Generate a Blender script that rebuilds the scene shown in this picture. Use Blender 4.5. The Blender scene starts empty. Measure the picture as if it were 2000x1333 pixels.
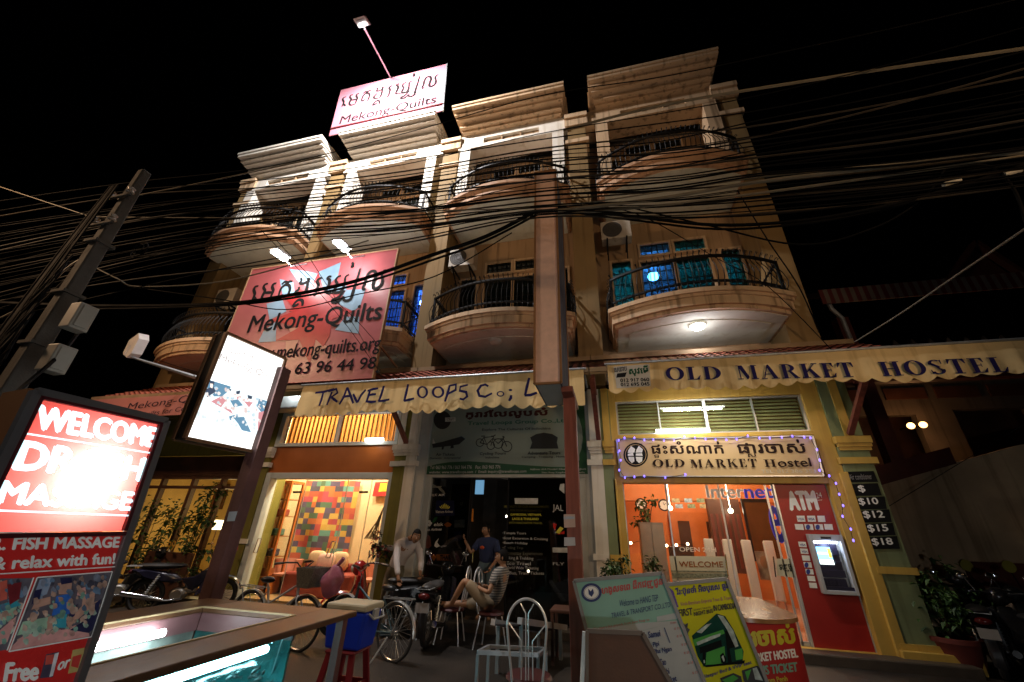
import bpy, bmesh, math, random
import numpy as np
from mathutils import Vector, Matrix
random.seed(7)
SC = bpy.context.scene
COL = SC.collection
R = math.radians

# ---------------------------------------------------------------- camera
FPX, PITCH, YAW, ROLL = 765.04, R(26.12), R(14.228), R(1.9185)
CAMP = np.array([0.0, -8.4, 1.6])
_cy, _sy, _cp, _sp = math.cos(YAW), math.sin(YAW), math.cos(PITCH), math.sin(PITCH)
_fw = np.array([-_sy*_cp, _cy*_cp, _sp]); _r = np.array([_cy, _sy, 0.0]); _u = np.cross(_r, _fw)
_r2 = math.cos(ROLL)*_r+math.sin(ROLL)*_u; _u2 = -math.sin(ROLL)*_r+math.cos(ROLL)*_u
cd = bpy.data.cameras.new('camera'); cam = bpy.data.objects.new('camera', cd); COL.objects.link(cam)
cd.sensor_width = 36; cd.lens = FPX/2000*36; cd.clip_start = .05; cd.clip_end = 500
M = Matrix.Identity(4)
for i in range(3):
    M[i][0], M[i][1], M[i][2], M[i][3] = _r2[i], _u2[i], -_fw[i], CAMP[i]
cam.matrix_world = M
SC.camera = cam
def ray(x, y): return (x-1000)/FPX*_r2-(y-666.5)/FPX*_u2+_fw
def at(x, y, X=None, Y=None, Z=None, D=None):
    d = ray(x, y)
    if X is not None: t = (X-CAMP[0])/d[0]
    elif Y is not None: t = (Y-CAMP[1])/d[1]
    elif Z is not None: t = (Z-CAMP[2])/d[2]
    else: t = D/math.hypot(d[0], d[1])
    return CAMP+t*d

# ---------------------------------------------------------------- night sky, exposure
w = bpy.data.worlds.new('World'); SC.world = w; w.use_nodes = True
nt = w.node_tree
sky = nt.nodes.new('ShaderNodeTexSky'); sky.sky_type = 'NISHITA'; sky.sun_disc = False
sky.sun_elevation = R(-4); sky.sun_rotation = R(200)
nt.links.new(sky.outputs[0], nt.nodes['Background'].inputs[0])
nt.nodes['Background'].inputs[1].default_value = 0.004
vs = SC.view_settings; vs.view_transform = 'Standard'; vs.look = 'None'; vs.exposure = 0.0; vs.gamma = 1; vs.use_curve_mapping = False
try:
    SC.cycles.use_denoising = True; SC.cycles.max_bounces = 6; SC.cycles.transparent_max_bounces = 12
    SC.cycles.sample_clamp_indirect = 3.0; SC.cycles.caustics_reflective = False; SC.cycles.caustics_refractive = False
except Exception: pass

# ---------------------------------------------------------------- materials
def S(r, g, b):
    return tuple(((c/255)/12.92 if c/255 <= .04045 else ((c/255+.055)/1.055)**2.4) for c in (r, g, b))
MATS = {}
def mat(name, c, rough=.6, metal=0, var=.12, scale=4, bump=0, streak=0, emit=0, ecol=None, spec=.4, stretch=(1,1,1), bscale=None, dirt=0):
    if name in MATS: return MATS[name]
    if 'print' in name or 'letter' in name:
        rough, spec = .85, .12
        if not var: var, scale = .22, 9
    m = bpy.data.materials.new(name); m.use_nodes = True; n = m.node_tree; b = n.nodes['Principled BSDF']
    b.inputs['Roughness'].default_value = rough; b.inputs['Metallic'].default_value = metal
    b.inputs['Specular IOR Level'].default_value = spec
    L = n.links.new
    tc = n.nodes.new('ShaderNodeTexCoord'); mp = n.nodes.new('ShaderNodeMapping'); L(tc.outputs['Object'], mp.inputs[0])
    mp.inputs['Scale'].default_value = stretch
    if var:
        nz = n.nodes.new('ShaderNodeTexNoise'); nz.inputs['Scale'].default_value = scale; nz.inputs['Detail'].default_value = 6; L(mp.outputs[0], nz.inputs[0])
        cr = n.nodes.new('ShaderNodeValToRGB'); L(nz.outputs[0], cr.inputs[0])
        cr.color_ramp.elements[0].position = .3; cr.color_ramp.elements[1].position = .7
        cr.color_ramp.elements[0].color = tuple(max(0, x*(1-var)) for x in c)+(1,)
        cr.color_ramp.elements[1].color = tuple(min(1, x*(1+var)) for x in c)+(1,)
        out = cr.outputs[0]
        if streak:
            mp2 = n.nodes.new('ShaderNodeMapping'); L(tc.outputs['Object'], mp2.inputs[0]); mp2.inputs['Scale'].default_value = (4.2, 4.2, .22)
            n2 = n.nodes.new('ShaderNodeTexNoise'); n2.inputs['Scale'].default_value = 1.6; n2.inputs['Detail'].default_value = 8; L(mp2.outputs[0], n2.inputs[0])
            c2 = n.nodes.new('ShaderNodeValToRGB'); L(n2.outputs[0], c2.inputs[0])
            c2.color_ramp.elements[0].position = .33; c2.color_ramp.elements[1].position = .46
            k = 1-streak; c2.color_ramp.elements[0].color = (k, k*.96, k*.9, 1); c2.color_ramp.elements[1].color = (1, 1, 1, 1)
            mx = n.nodes.new('ShaderNodeMix'); mx.data_type = 'RGBA'; mx.blend_type = 'MULTIPLY'; mx.inputs[0].default_value = 1
            L(out, mx.inputs[6]); L(c2.outputs[0], mx.inputs[7]); out = mx.outputs[2]
        L(out, b.inputs['Base Color'])
        if rough > .12:
            mr = n.nodes.new('ShaderNodeMapRange'); L(nz.outputs[0], mr.inputs[0]); mr.inputs[3].default_value = rough*.8; mr.inputs[4].default_value = min(1, rough*1.2); L(mr.outputs[0], b.inputs['Roughness'])
    else: b.inputs['Base Color'].default_value = c+(1,)
    if bump:
        n3 = n.nodes.new('ShaderNodeTexNoise'); n3.inputs['Scale'].default_value = bscale or scale*8; n3.inputs['Detail'].default_value = 5; L(mp.outputs[0], n3.inputs[0])
        bp = n.nodes.new('ShaderNodeBump'); bp.inputs['Strength'].default_value = bump; bp.inputs['Distance'].default_value = .02; L(n3.outputs[0], bp.inputs['Height']); L(bp.outputs[0], b.inputs['Normal'])
    if emit:
        b.inputs['Emission Color'].default_value = (ecol or c)+(1,); b.inputs['Emission Strength'].default_value = emit
    MATS[name] = m; return m
def glassmat(name, tint=(1,1,1), refl=1.0, rough=.02):
    if name in MATS: return MATS[name]
    m = bpy.data.materials.new(name); m.use_nodes = True; n = m.node_tree; n.nodes.clear(); L = n.links.new
    o = n.nodes.new('ShaderNodeOutputMaterial'); t = n.nodes.new('ShaderNodeBsdfTransparent'); g = n.nodes.new('ShaderNodeBsdfGlossy'); mx = n.nodes.new('ShaderNodeMixShader')
    f = n.nodes.new('ShaderNodeFresnel'); ge = n.nodes.new('ShaderNodeNewGeometry'); ir = n.nodes.new('ShaderNodeMapRange'); L(ge.outputs['Backfacing'], ir.inputs[0]); ir.inputs[3].default_value = 1.5; ir.inputs[4].default_value = 1/1.5; L(ir.outputs[0], f.inputs[0])
    ml = n.nodes.new('ShaderNodeMath'); ml.operation = 'MULTIPLY'; ml.inputs[1].default_value = refl; L(f.outputs[0], ml.inputs[0])
    t.inputs[0].default_value = tint+(1,); g.inputs['Roughness'].default_value = rough
    L(ml.outputs[0], mx.inputs[0]); L(t.outputs[0], mx.inputs[1]); L(g.outputs[0], mx.inputs[2]); L(mx.outputs[0], o.inputs[0])
    MATS[name] = m; return m
def transmat(name, c, emit=0):
    """Backlit acrylic: light inside the box shines through it."""
    m = bpy.data.materials.new(name); m.use_nodes = True; n = m.node_tree; n.nodes.clear(); L = n.links.new
    o = n.nodes.new('ShaderNodeOutputMaterial'); t = n.nodes.new('ShaderNodeBsdfTranslucent'); d = n.nodes.new('ShaderNodeBsdfPrincipled'); mx = n.nodes.new('ShaderNodeMixShader')
    t.inputs[0].default_value = c+(1,); d.inputs['Base Color'].default_value = c+(1,); d.inputs['Roughness'].default_value = .25; mx.inputs[0].default_value = .3
    L(t.outputs[0], mx.inputs[1]); L(d.outputs[0], mx.inputs[2]); L(mx.outputs[0], o.inputs[0]); MATS[name] = m; return m
def emat(name, c, s): return mat(name, (.02,.02,.02), emit=s, ecol=c, var=0)

# ---------------------------------------------------------------- objects
WLD = {}   # world matrix of every root
def root_of(o):
    while o.parent: o = o.parent
    return o
def tag(o, label, cat, group=None, kind=None):
    if label: o['label'] = label
    if cat: o['category'] = cat
    if group: o['group'] = group
    if kind: o['kind'] = kind
    return o
def thing(name, label, cat, loc=(0,0,0), rz=0, group=None):
    o = bpy.data.objects.new(name, None); COL.objects.link(o); o.empty_display_size = .1
    o.location = tuple(float(v) for v in loc); o.rotation_euler = (0, 0, rz)
    WLD[o.name] = Matrix.Translation(Vector(o.location)) @ Matrix.Rotation(rz, 4, 'Z')
    return tag(o, label, cat, group)
def dup(root, loc, rz, label, group=None):
    def cp(o, par):
        c = o.copy(); COL.objects.link(c)
        if par: c.parent = par
        for ch in [x for x in COL.objects if x.parent == o]: cp(ch, c)
        return c
    c = cp(root, None); c.location = tuple(loc); c.rotation_euler = (0, 0, rz); c['label'] = label
    if group: c['group'] = group
    return c
UP = np.array([0., 0., 1.])
class Pl:
    """a plane of the place; px marks are carried on to it along the lines of sight of the survey photo"""
    def __init__(s, p, n, up=UP):
        s.p = np.array(p, float); s.n = np.array(n, float); s.n /= np.linalg.norm(s.n); s.up = np.array(up, float)
    def hit(s, q, off=0.0):
        d = ray(*q); t = ((s.p+s.n*off-CAMP)@s.n)/(d@s.n); return CAMP+t*d
    def shift(s, k): return Pl(s.p+s.n*k, s.n, s.up)
def PY(y, X=0): return Pl((X, y, 0), (0, -1, 0))
_T = {}
def text2d(s, bold=0):
    k = (s, bold)
    if k in _T: return _T[k]
    c = bpy.data.curves.new('t', 'FONT'); c.body = s; c.resolution_u = 3; c.offset = bold
    o = bpy.data.objects.new('t', c); COL.objects.link(o)
    bpy.context.view_layer.update()
    me = bpy.data.meshes.new_from_object(o.evaluated_get(bpy.context.evaluated_depsgraph_get()))
    v = np.array([(p.co.x, p.co.y) for p in me.vertices]) if len(me.vertices) else np.zeros((0, 2))
    f = [tuple(p.vertices) for p in me.polygons]
    bpy.data.objects.remove(o); bpy.data.curves.remove(c); bpy.data.meshes.remove(me)
    if len(v): lo, hi = v.min(0), v.max(0); v = (v-lo)/np.maximum(hi-lo, 1e-6)
    _T[k] = (v, f); return v, f
def frame3(d):
    d = np.array(d, float); d /= np.linalg.norm(d)
    a = np.array([0, 0, 1.]) if abs(d[2]) < .9 else np.array([1., 0, 0])
    x = np.cross(a, d); x /= np.linalg.norm(x); return x, np.cross(d, x)
class MB:
    def __init__(s): s.v = []; s.f = []; s.m = []; s.k = 0; s.lay = 0; s.X = None
    def mi(s, k): s.k = k; return s
    def add(s, vs, fs):
        b = len(s.v)
        if s.X is not None: vs = [tuple(s.X @ Vector(tuple(float(c) for c in v))) for v in vs]
        s.v += [tuple(float(c) for c in v) for v in vs]; s.f += [tuple(b+i for i in f) for f in fs]; s.m += [s.k]*len(fs); return s
    def box(s, x0, x1, y0, y1, z0, z1):
        return s.add([(x0,y0,z0),(x1,y0,z0),(x1,y1,z0),(x0,y1,z0),(x0,y0,z1),(x1,y0,z1),(x1,y1,z1),(x0,y1,z1)],
                     [(0,3,2,1),(4,5,6,7),(0,1,5,4),(1,2,6,5),(2,3,7,6),(3,0,4,7)])
    def bar(s, p, q, wx, wy=None, up=(0,0,1)):
        """square bar from p to q"""
        p, q = np.array(p, float), np.array(q, float); d = q-p; d /= np.linalg.norm(d); up = np.array(up, float)
        if abs(d@up) > .97: up = np.array([0, 1., 0])
        x = np.cross(d, up); x /= np.linalg.norm(x); y = np.cross(x, d); wy = wy or wx
        c = [(-1,-1),(1,-1),(1,1),(-1,1)]
        vs = [p+x*a*wx/2+y*b*wy/2 for a, b in c]+[q+x*a*wx/2+y*b*wy/2 for a, b in c]
        return s.add(vs, [(0,3,2,1),(4,5,6,7),(0,1,5,4),(1,2,6,5),(2,3,7,6),(3,0,4,7)])
    def poly(s, pts): return s.add(pts, [tuple(range(len(pts)))])
    def slab(s, pts, vec):
        n = len(pts); vec = np.array(vec, float); a = [np.array(p, float) for p in pts]; b = [p+vec for p in a]
        return s.add(a+b, [tuple(range(n)), tuple(range(2*n-1, n-1, -1))]+[(i, n+i, n+(i+1) % n, (i+1) % n) for i in range(n)])
    def tube(s, pts, r, n=6, closed=False, caps=True):
        pts = [np.array(p, float) for p in pts]; N = len(pts); rs = r if isinstance(r, (list, tuple)) else [r]*N
        vs = []; px = None
        for i, p in enumerate(pts):
            a = pts[(i-1) % N] if (closed or i > 0) else p; b = pts[(i+1) % N] if (closed or i < N-1) else p
            d = b-a; d /= max(np.linalg.norm(d), 1e-9)
            if px is None: x, y = frame3(d)
            else:
                x = px-d*(px@d); l = np.linalg.norm(x)
                if l < 1e-6: x, y = frame3(d)
                else: x /= l; y = np.cross(d, x)
            px = x
            vs += [p+rs[i]*(x*math.cos(2*math.pi*k/n)+y*math.sin(2*math.pi*k/n)) for k in range(n)]
        fs = []
        for i in range(N if closed else N-1):
            j = (i+1) % N
            fs += [(i*n+k, i*n+(k+1) % n, j*n+(k+1) % n, j*n+k) for k in range(n)]
        if not closed and caps: fs += [tuple(range(n-1, -1, -1)), tuple((N-1)*n+k for k in range(n))]
        return s.add(vs, fs)
    def lathe(s, prof, c=(0,0,0), n=16, axis='Z', a0=0, a1=2*math.pi):
        full = abs(a1-a0-2*math.pi) < 1e-6; K = n if full else n+1; vs = []
        for r, h in prof:
            for k in range(K):
                a = a0+(a1-a0)*k/n; x, y = r*math.cos(a), r*math.sin(a)
                p = (x, y, h) if axis == 'Z' else ((x, h, y) if axis == 'Y' else (h, x, y))
                vs.append((p[0]+c[0], p[1]+c[1], p[2]+c[2]))
        fs = []
        for i in range(len(prof)-1):
            for k in range(n):
                k2 = (k+1) % K; fs.append((i*K+k, i*K+k2, (i+1)*K+k2, (i+1)*K+k))
        return s.add(vs, fs)
    def ball(s, c, r, nu=12, nv=8, mod=None):
        r = (r, r, r) if not hasattr(r, '__len__') else r; vs = []; fs = []
        for j in range(nv+1):
            t = math.pi*j/nv
            for i in range(nu):
                a = 2*math.pi*i/nu; p = np.array([math.sin(t)*math.cos(a), math.sin(t)*math.sin(a), math.cos(t)])
                if mod: p = mod(p)
                vs.append((c[0]+p[0]*r[0], c[1]+p[1]*r[1], c[2]+p[2]*r[2]))
        for j in range(nv): fs += [(j*nu+i, (j+1)*nu+i, (j+1)*nu+(i+1) % nu, j*nu+(i+1) % nu) for i in range(nu)]
        return s.add(vs, fs)
    def ring(s, c, Rr, r, n=24, m=8, axis='Y'):
        pts = []
        for k in range(n):
            a = 2*math.pi*k/n; x, y = Rr*math.cos(a), Rr*math.sin(a)
            pts.append(np.array(c, float)+np.array((x, 0, y) if axis == 'Y' else ((0, x, y) if axis == 'X' else (x, y, 0))))
        return s.tube(pts, r, m, closed=True)
    # ---- flat marks on a plane
    def off(s): s.lay += 1; return .003+.0004*(s.lay % 40)
    def mark(s, pl, pts, off=None, base=0):
        o = (s.off() if off is None else off)+base; return s.poly([pl.hit(q, o) for q in pts])
    def ell(s, pl, c, rx, ry, base=0, n=24, inner=None, rot=0):
        o = s.off()+base; pc = pl.hit(c, o)
        def P(k, f): a = 2*math.pi*k/n; return pl.hit((c[0]+rx*f[0]*math.cos(a), c[1]+ry*f[1]*math.sin(a)), o)
        if inner is None: return s.poly([P(k, (1, 1)) for k in range(n)])
        vs = [P(k, (1, 1)) for k in range(n)]+[P(k, (inner[0]/rx, inner[1]/ry)) for k in range(n)]
        return s.add(vs, [(k, (k+1) % n, n+(k+1) % n, n+k) for k in range(n)])
    def stroke(s, pl, pts, w0, base=0, taper=True):
        o = s.off()+base; P = [pl.hit(q, o) for q in pts]; N = len(P); L = []; Rr = []
        for i, p in enumerate(P):
            d = P[min(i+1, N-1)]-P[max(i-1, 0)]; t = np.cross(pl.n, d); t /= max(np.linalg.norm(t), 1e-9)
            ww = w0*(1 if not taper else (.55+.45*math.sin(math.pi*(i+.5)/N)))/2
            L.append(p+t*ww); Rr.append(p-t*ww)
        return s.add(L+Rr, [(i, i+1, N+i+1, N+i) for i in range(N-1)])
    def text(s, pl, txt, BL, BR, top, bold=0, base=0, glyphs=None):
        """ink box of txt: lower left, lower right, and the image height (or corner) of its upper left"""
        o = s.off()+base; b = pl.hit(BL, o); e = pl.hit(BR, o)
        if hasattr(top, '__len__'): t = pl.hit(top, o)-b
        else:
            q = b-CAMP; A = (666.5-top)/FPX   # solve (q+h up).u2 = A (q+h up).fw
            h = (A*(q@_fw)-q@_u2)/(pl.up@_u2-A*(pl.up@_fw)); t = pl.up*h
        v, f = (serif2d(txt) if glyphs else text2d(txt))
        if len(v) == 0: return s
        d = bold*1.25*np.linalg.norm(t); eu = (e-b)/max(np.linalg.norm(e-b), 1e-9); tu = t/max(np.linalg.norm(t), 1e-9)
        for dx, dy in (((0, 0),) if not bold else ((-1, 0), (1, 0), (0, .8), (0, -.8), (.5, .5), (-.5, -.5))):
            sh = eu*dx*d+tu*dy*d+pl.n*(s.off()-.003)*.25
            s.add([b+(e-b)*x+t*y+sh for x, y in v], f)
        return s
    def build(s, name, mats, parent=None, label=None, cat=None, group=None, kind=None, smooth=False, bevel=0, local=False, sharp=40):
        if not s.v: return None
        vs = np.array(s.v)
        loc = None
        if parent is not None:
            rt = root_of(parent)
            if not local:
                inv = WLD[rt.name].inverted(); vs = np.array([tuple(inv @ Vector(p)) for p in s.v])
        else:
            lo, hi = vs.min(0), vs.max(0); loc = np.array([(lo[0]+hi[0])/2, (lo[1]+hi[1])/2, lo[2]]); vs = vs-loc
        me = bpy.data.meshes.new(name); me.from_pydata([tuple(p) for p in vs], [], s.f)
        mats = mats if isinstance(mats, (list, tuple)) else [mats]
        for m in mats: me.materials.append(m)
        for p, k in zip(me.polygons, s.m): p.material_index = min(k, len(mats)-1); p.use_smooth = bool(smooth)
        if smooth: me.set_sharp_from_angle(angle=R(sharp))
        o = bpy.data.objects.new(name, me); COL.objects.link(o)
        if parent is not None: o.parent = parent
        else:
            o.location = tuple(loc); WLD[o.name] = Matrix.Translation(Vector(loc))
        if bevel:
            bm = o.modifiers.new('bevel', 'BEVEL'); bm.width = bevel; bm.segments = 2; bm.limit_method = 'ANGLE'; bm.angle_limit = R(35)
        return tag(o, label, cat, group, kind)
def struct(name, mb, m, **k): return mb.build(name, m, kind='structure', **k)
def part(name, m, parent, fn, **k):
    b = MB(); fn(b); return b.build(name, m, parent, **k)

# ---- bold serif capitals
def _rc(a, b, c, d): return [(a, b), (c, b), (c, d), (a, d)]
def _arc(cx, cy, ro, ri, a0, a1, n=14):
    P = [(cx+ro[0]*math.cos(a0+(a1-a0)*i/n), cy+ro[1]*math.sin(a0+(a1-a0)*i/n)) for i in range(n+1)]
    Q = [(cx+ri[0]*math.cos(a0+(a1-a0)*i/n), cy+ri[1]*math.sin(a0+(a1-a0)*i/n)) for i in range(n+1)]
    return [[P[i], P[i+1], Q[i+1], Q[i]] for i in range(n)]
def _sr(x0, x1, y): return _rc(x0, y, x1, y+.06)
_PI = math.pi
GL = {
 'L': (.8, [_rc(.14,.06,.38,.94), _sr(.03,.5,.94), _sr(.03,.7,0), [(.7,0),(.78,.32),(.73,.32),(.55,.06),(.55,0)]]),
 'E': (.8, [_rc(.14,.06,.38,.94), _sr(.03,.68,.94), _sr(.03,.7,0), [(.7,0),(.78,.3),(.73,.3),(.55,.06),(.55,0)], [(.68,1),(.71,.7),(.67,.7),(.52,.94),(.52,1)], _rc(.38,.48,.54,.54), [(.54,.4),(.58,.4),(.58,.62),(.54,.62)]]),
 'T': (.9, [_rc(.33,.06,.57,.94), _sr(.2,.7,0), _sr(.06,.84,.94), [(.06,1),(.02,.68),(.07,.68),(.22,.94),(.22,1)], [(.84,1),(.88,.68),(.83,.68),(.68,.94),(.68,1)]]),
 'H': (1.08, [_rc(.14,.06,.37,.94), _rc(.71,.06,.94,.94), _rc(.37,.47,.71,.53), _sr(.03,.48,.94), _sr(.03,.48,0), _sr(.6,1.05,.94), _sr(.6,1.05,0)]),
 'D': (1.02, [_rc(.14,.06,.37,.94), _sr(.03,.4,.94), _sr(.03,.4,0)]+_arc(.4,.5,(.6,.5),(.34,.44),-_PI/2,_PI/2)),
 'O': (1.08, _arc(.54,.5,(.52,.52),(.27,.45),0,2*_PI,28)),
 'M': (1.3, [_rc(.16,.06,.23,.94), _rc(.92,.06,1.15,.94), [(.12,1),(.4,1),(.72,.16),(.62,0),(.56,0)], [(.62,0),(.92,.94),(.98,1),(.92,1),(.68,.26)], _sr(.03,.36,0), _sr(.82,1.25,0), _sr(.03,.2,.94), _sr(.95,1.25,.94)]),
 'A': (1.06, [[(.13,.06),(.21,.06),(.53,1),(.47,1)], [(.42,.88),(.5,1),(.57,1),(.94,.06),(.68,.06)], _rc(.27,.3,.72,.36), _sr(.02,.34,0), _sr(.57,1.04,0)]),
 'R': (1.02, [_rc(.14,.06,.37,.94), _sr(.03,.42,.94), _sr(.03,.5,0), [(.44,.5),(.62,.5),(.96,.06),(.7,.06)], _sr(.68,1.0,0)]+_arc(.4,.73,(.42,.27),(.19,.2),-_PI/2,_PI/2)),
 'K': (1.04, [_rc(.14,.06,.37,.94), _sr(.03,.48,.94), _sr(.03,.48,0), [(.37,.38),(.37,.48),(.78,.94),(.86,.94)], [(.46,.55),(.6,.68),(.98,.06),(.7,.06)], _sr(.66,1.0,.94), _sr(.6,1.03,0)]),
 'S': (.82, _arc(.4,.735,(.34,.265),(.16,.2),.25*_PI,1.1*_PI)+_arc(.4,.265,(.36,.265),(.16,.2),-.9*_PI,.1*_PI)+[[(.06,.72),(.24,.78),(.6,.5),(.5,.42)],[(.3,.6),(.5,.46),(.74,.28),(.56,.22)]]+[[(.62,.94),(.7,1),(.7,.7),(.66,.7)],[(.1,.0),(.16,.06),(.12,.32),(.07,.32)]]),
}
def serif2d(txt):
    k = ('serif', txt)
    if k in _T: return _T[k]
    V = []; F = []; x = 0
    for ch in txt:
        if ch == ' ': x += .55; continue
        wd, ps = GL[ch]
        for p in ps:
            b = len(V); V += [(x+a, c) for a, c in p]; F.append(tuple(range(b, b+len(p))))
        x += wd+.1
    v = np.array(V); lo, hi = v.min(0), v.max(0); v = (v-lo)/(hi-lo); _T[k] = (v, F); return v, F
# ---- brush strokes of the Khmer shop name, in its own unit box
_K = [[(165,460),(125,470),(105,510),(118,560),(105,600),(75,660)],[(105,600),(122,630),(140,655)],
 [(290,430),(250,440),(232,480),(250,520),(232,560),(210,610),(222,650),(265,655),(310,640)],[(400,425),(360,435),(345,475),(358,520),(335,580),(310,640)],[(245,548),(295,545),(345,545)],
 [(425,600),(440,540),(470,480),(520,445),(565,455),(575,500),(555,560),(530,620)],[(425,605),(460,590),(490,575)],[(470,440),(510,405),(545,418),(570,400),(610,400)],
 [(715,355),(725,385),(705,420),(740,430),(790,410),(825,380),(815,365),(795,372)],[(825,375),(805,430),(790,500),(760,560),(720,590)],[(690,470),(690,505),(655,530),(648,570),(680,585),(720,590)],
 [(605,730),(640,680),(690,640),(735,650),(740,690),(735,720)],[(610,730),(650,715),(690,690)],
 [(995,355),(955,365),(930,400),(945,440),(930,490),(910,560)],[(910,560),(895,575),(880,585)],
 [(1115,340),(1085,335),(1065,360),(1090,380),(1090,400),(1085,440),(1055,500),(1045,540),(1090,555),(1150,540)],
 [(1240,325),(1195,345),(1170,390),(1190,430),(1165,490),(1150,540),(1200,545),(1250,520),(1275,470),(1290,400),(1300,340),(1345,310)],
 [(1290,520),(1260,545),(1200,610),(1130,640),(1140,670),(1200,660),(1260,610),(1272,590)],[(1272,590),(1275,640),(1320,650),(1370,620),(1395,540),(1420,460),(1450,370),(1490,230)],
 [(1385,150),(1395,185),(1380,210),(1410,200)],
 [(1560,490),(1530,510),(1525,470),(1550,430),(1570,350),(1610,280),(1670,265),(1695,310),(1680,370),(1655,440),(1670,490),(1720,480),(1765,440),(1780,370),(1770,310),(1800,260),(1835,255)]]
# ================================================================= palette
asphalt = mat('asphalt', (.022,.0165,.012), .5, var=.75, scale=1.1, bump=.6, bscale=60, spec=.35)
apron = mat('apron_concrete', (.07,.055,.042), .5, var=.35, scale=3, bump=.25)
ochre = mat('ochre_render', (.39,.255,.14), .8, var=.08, scale=1.2, bump=.18, streak=.44)
ochre2 = mat('cream_moulding', (.58,.41,.25), .75, var=.08, scale=2, bump=.15, streak=.52)
finm = mat('olive_brown_render', (.235,.15,.058), .8, var=.1, scale=1.2, bump=.1, streak=.25); bandm = mat('salmon_moulding', (.52,.31,.18), .75, var=.1, scale=2, bump=.1, streak=.45)
soffitm = mat('grey_soffit', (.58,.57,.47), .8, var=.12, scale=2, bump=.08, streak=.1)
whitepl = mat('white_plaster', (.72,.68,.60), .7, var=.06, scale=3, bump=.06, streak=.16)
greypl = mat('grey_paint', (.42,.44,.43), .6, var=.1, scale=3, bump=.06, streak=.2)
bluegrey = mat('blue_grey_paint', (.50,.55,.56), .45, var=.06, scale=4)
olive = mat('olive_render', (.17,.155,.028), .75, var=.14, scale=3, bump=.1, streak=.25)
sage = mat('sage_render', (.20,.24,.12), .7, var=.12, scale=3, bump=.1, streak=.25)
yellow = mat('yellow_paint', (.60,.385,.08), .5, var=.07, scale=4, bump=.05, streak=.15)
rust = mat('brown_orange_paint', (.36,.10,.018), .33, var=.1, scale=3, spec=.5)
tile = mat('clay_tile', (.26,.060,.028), .7, var=.4, scale=6, bump=.3)
iron = mat('black_iron', (.007,.0065,.006), .55, var=.2, metal=.1, spec=.2)
alu = mat('aluminium', (.55,.57,.58), .35, metal=.6, var=.08)
chrome = mat('chrome', (.75,.75,.76), .14, metal=1, var=0); satin = mat('satin_chrome', (.72,.73,.75), .34, metal=.55, var=.05, spec=.8)
steel = mat('galvanised_steel', (.45,.48,.5), .4, metal=.7, var=.15)
canvas = mat('awning_canvas', (.80,.60,.29), .8, var=.08, scale=3, bump=.15, streak=.22)
navy = mat('navy_print', (.020,.016,.10), .6, var=0)
black = mat('black_print', (.012,.012,.013), .5, var=0)
dark = mat('dark_void', (.006,.006,.006), .9, var=0)
white = mat('white_print', (.90,.90,.88), .5, var=.1, scale=9)
redp = mat('red_print', (.50,.025,.02), .45, var=.05)
woodpost = mat('maroon_wood', (.20,.060,.040), .5, var=.25, scale=3, stretch=(6,6,.6), bump=.15)
purplepost = mat('purple_paint', (.12,.058,.058), .6, var=.25, scale=4, bump=.2, streak=.3)
wood = mat('brown_wood', (.23,.12,.05), .42, var=.3, scale=3, stretch=(1.2,9,5), bump=.12)
dwood = mat('dark_wood', (.07,.03,.018), .45, var=.3, scale=3, bump=.1)
rubber = mat('rubber', (.018,.018,.018), .75, var=.2)
blackpl = mat('black_plastic', (.014,.014,.016), .3, var=.1)
skin = mat('tan_skin', (.30,.155,.085), .5, var=.06)
hairm = mat('black_hair', (.007,.006,.005), .8, var=.2, spec=.1)
glass = glassmat('clear_glass', (.95,.97,.96), 1.0)
dglass = glassmat('dim_glass', (.55,.55,.5), 1.3)
leafm = mat('leaf_green', (.045,.10,.022), .5, var=.45, scale=9)
leafd = mat('leaf_dark', (.022,.055,.016), .5, var=.4, scale=9)
concrete = mat('pole_concrete', (.07,.065,.058), .85, var=.2, scale=5, bump=.3, streak=.4)
cablem = mat('cable_black', (.0035,.0032,.003), .8, var=.2, spec=.08)
cablel = mat('cable_pale', (.15,.125,.085), .6, var=.2)

# ================================================================= ground
b = MB(); b.poly([(-90,-70,0),(90,-70,0),(90,90,0),(-90,90,0)]); struct('ground', b, asphalt)
b = MB(); b.box(-13.4,4.75,-.3,.05,-.1,.13); struct('pavement', b, apron, bevel=.02)

# ================================================================= helpers for the houses
F = [-13.0, -8.95, -4.5, -.25, 4.1]
CEN = [-11.2, -6.75, -2.4, 2.08]
def lighted(name, parent, loc, power, col, size=.15, kind='POINT', rot=None, sx=None, sy=None, spot=None):
    ld = bpy.data.lights.new(name, kind); ld.energy = power; ld.color = col
    if kind == 'AREA':
        ld.shape = 'RECTANGLE'; ld.size = sx; ld.size_y = sy
    else: ld.shadow_soft_size = size
    if kind == 'SPOT': ld.spot_size = spot; ld.spot_blend = .6
    lo = bpy.data.objects.new(name, ld); COL.objects.link(lo)
    if parent:
        lo.parent = parent; lo.location = tuple(WLD[root_of(parent).name].inverted() @ Vector(tuple(float(v) for v in loc)))
    else: lo.location = tuple(loc)
    if rot is not None: lo.rotation_euler = rot
    return lo
def wall_holes(b, x0, x1, z0, z1, y0, y1, holes):
    xs = sorted({x0, x1}|{h[0] for h in holes}|{h[1] for h in holes}); zs = sorted({z0, z1}|{h[2] for h in holes}|{h[3] for h in holes})
    for i in range(len(xs)-1):
        run = None
        for j in range(len(zs)-1):
            cx, cz = (xs[i]+xs[i+1])/2, (zs[j]+zs[j+1])/2
            hole = any(h[0] < cx < h[1] and h[2] < cz < h[3] for h in holes)
            if not hole: run = (run[0] if run else zs[j], zs[j+1])
            if (hole or j == len(zs)-2) and run: b.box(xs[i], xs[i+1], y0, y1, run[0], run[1]); run = None
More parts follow.
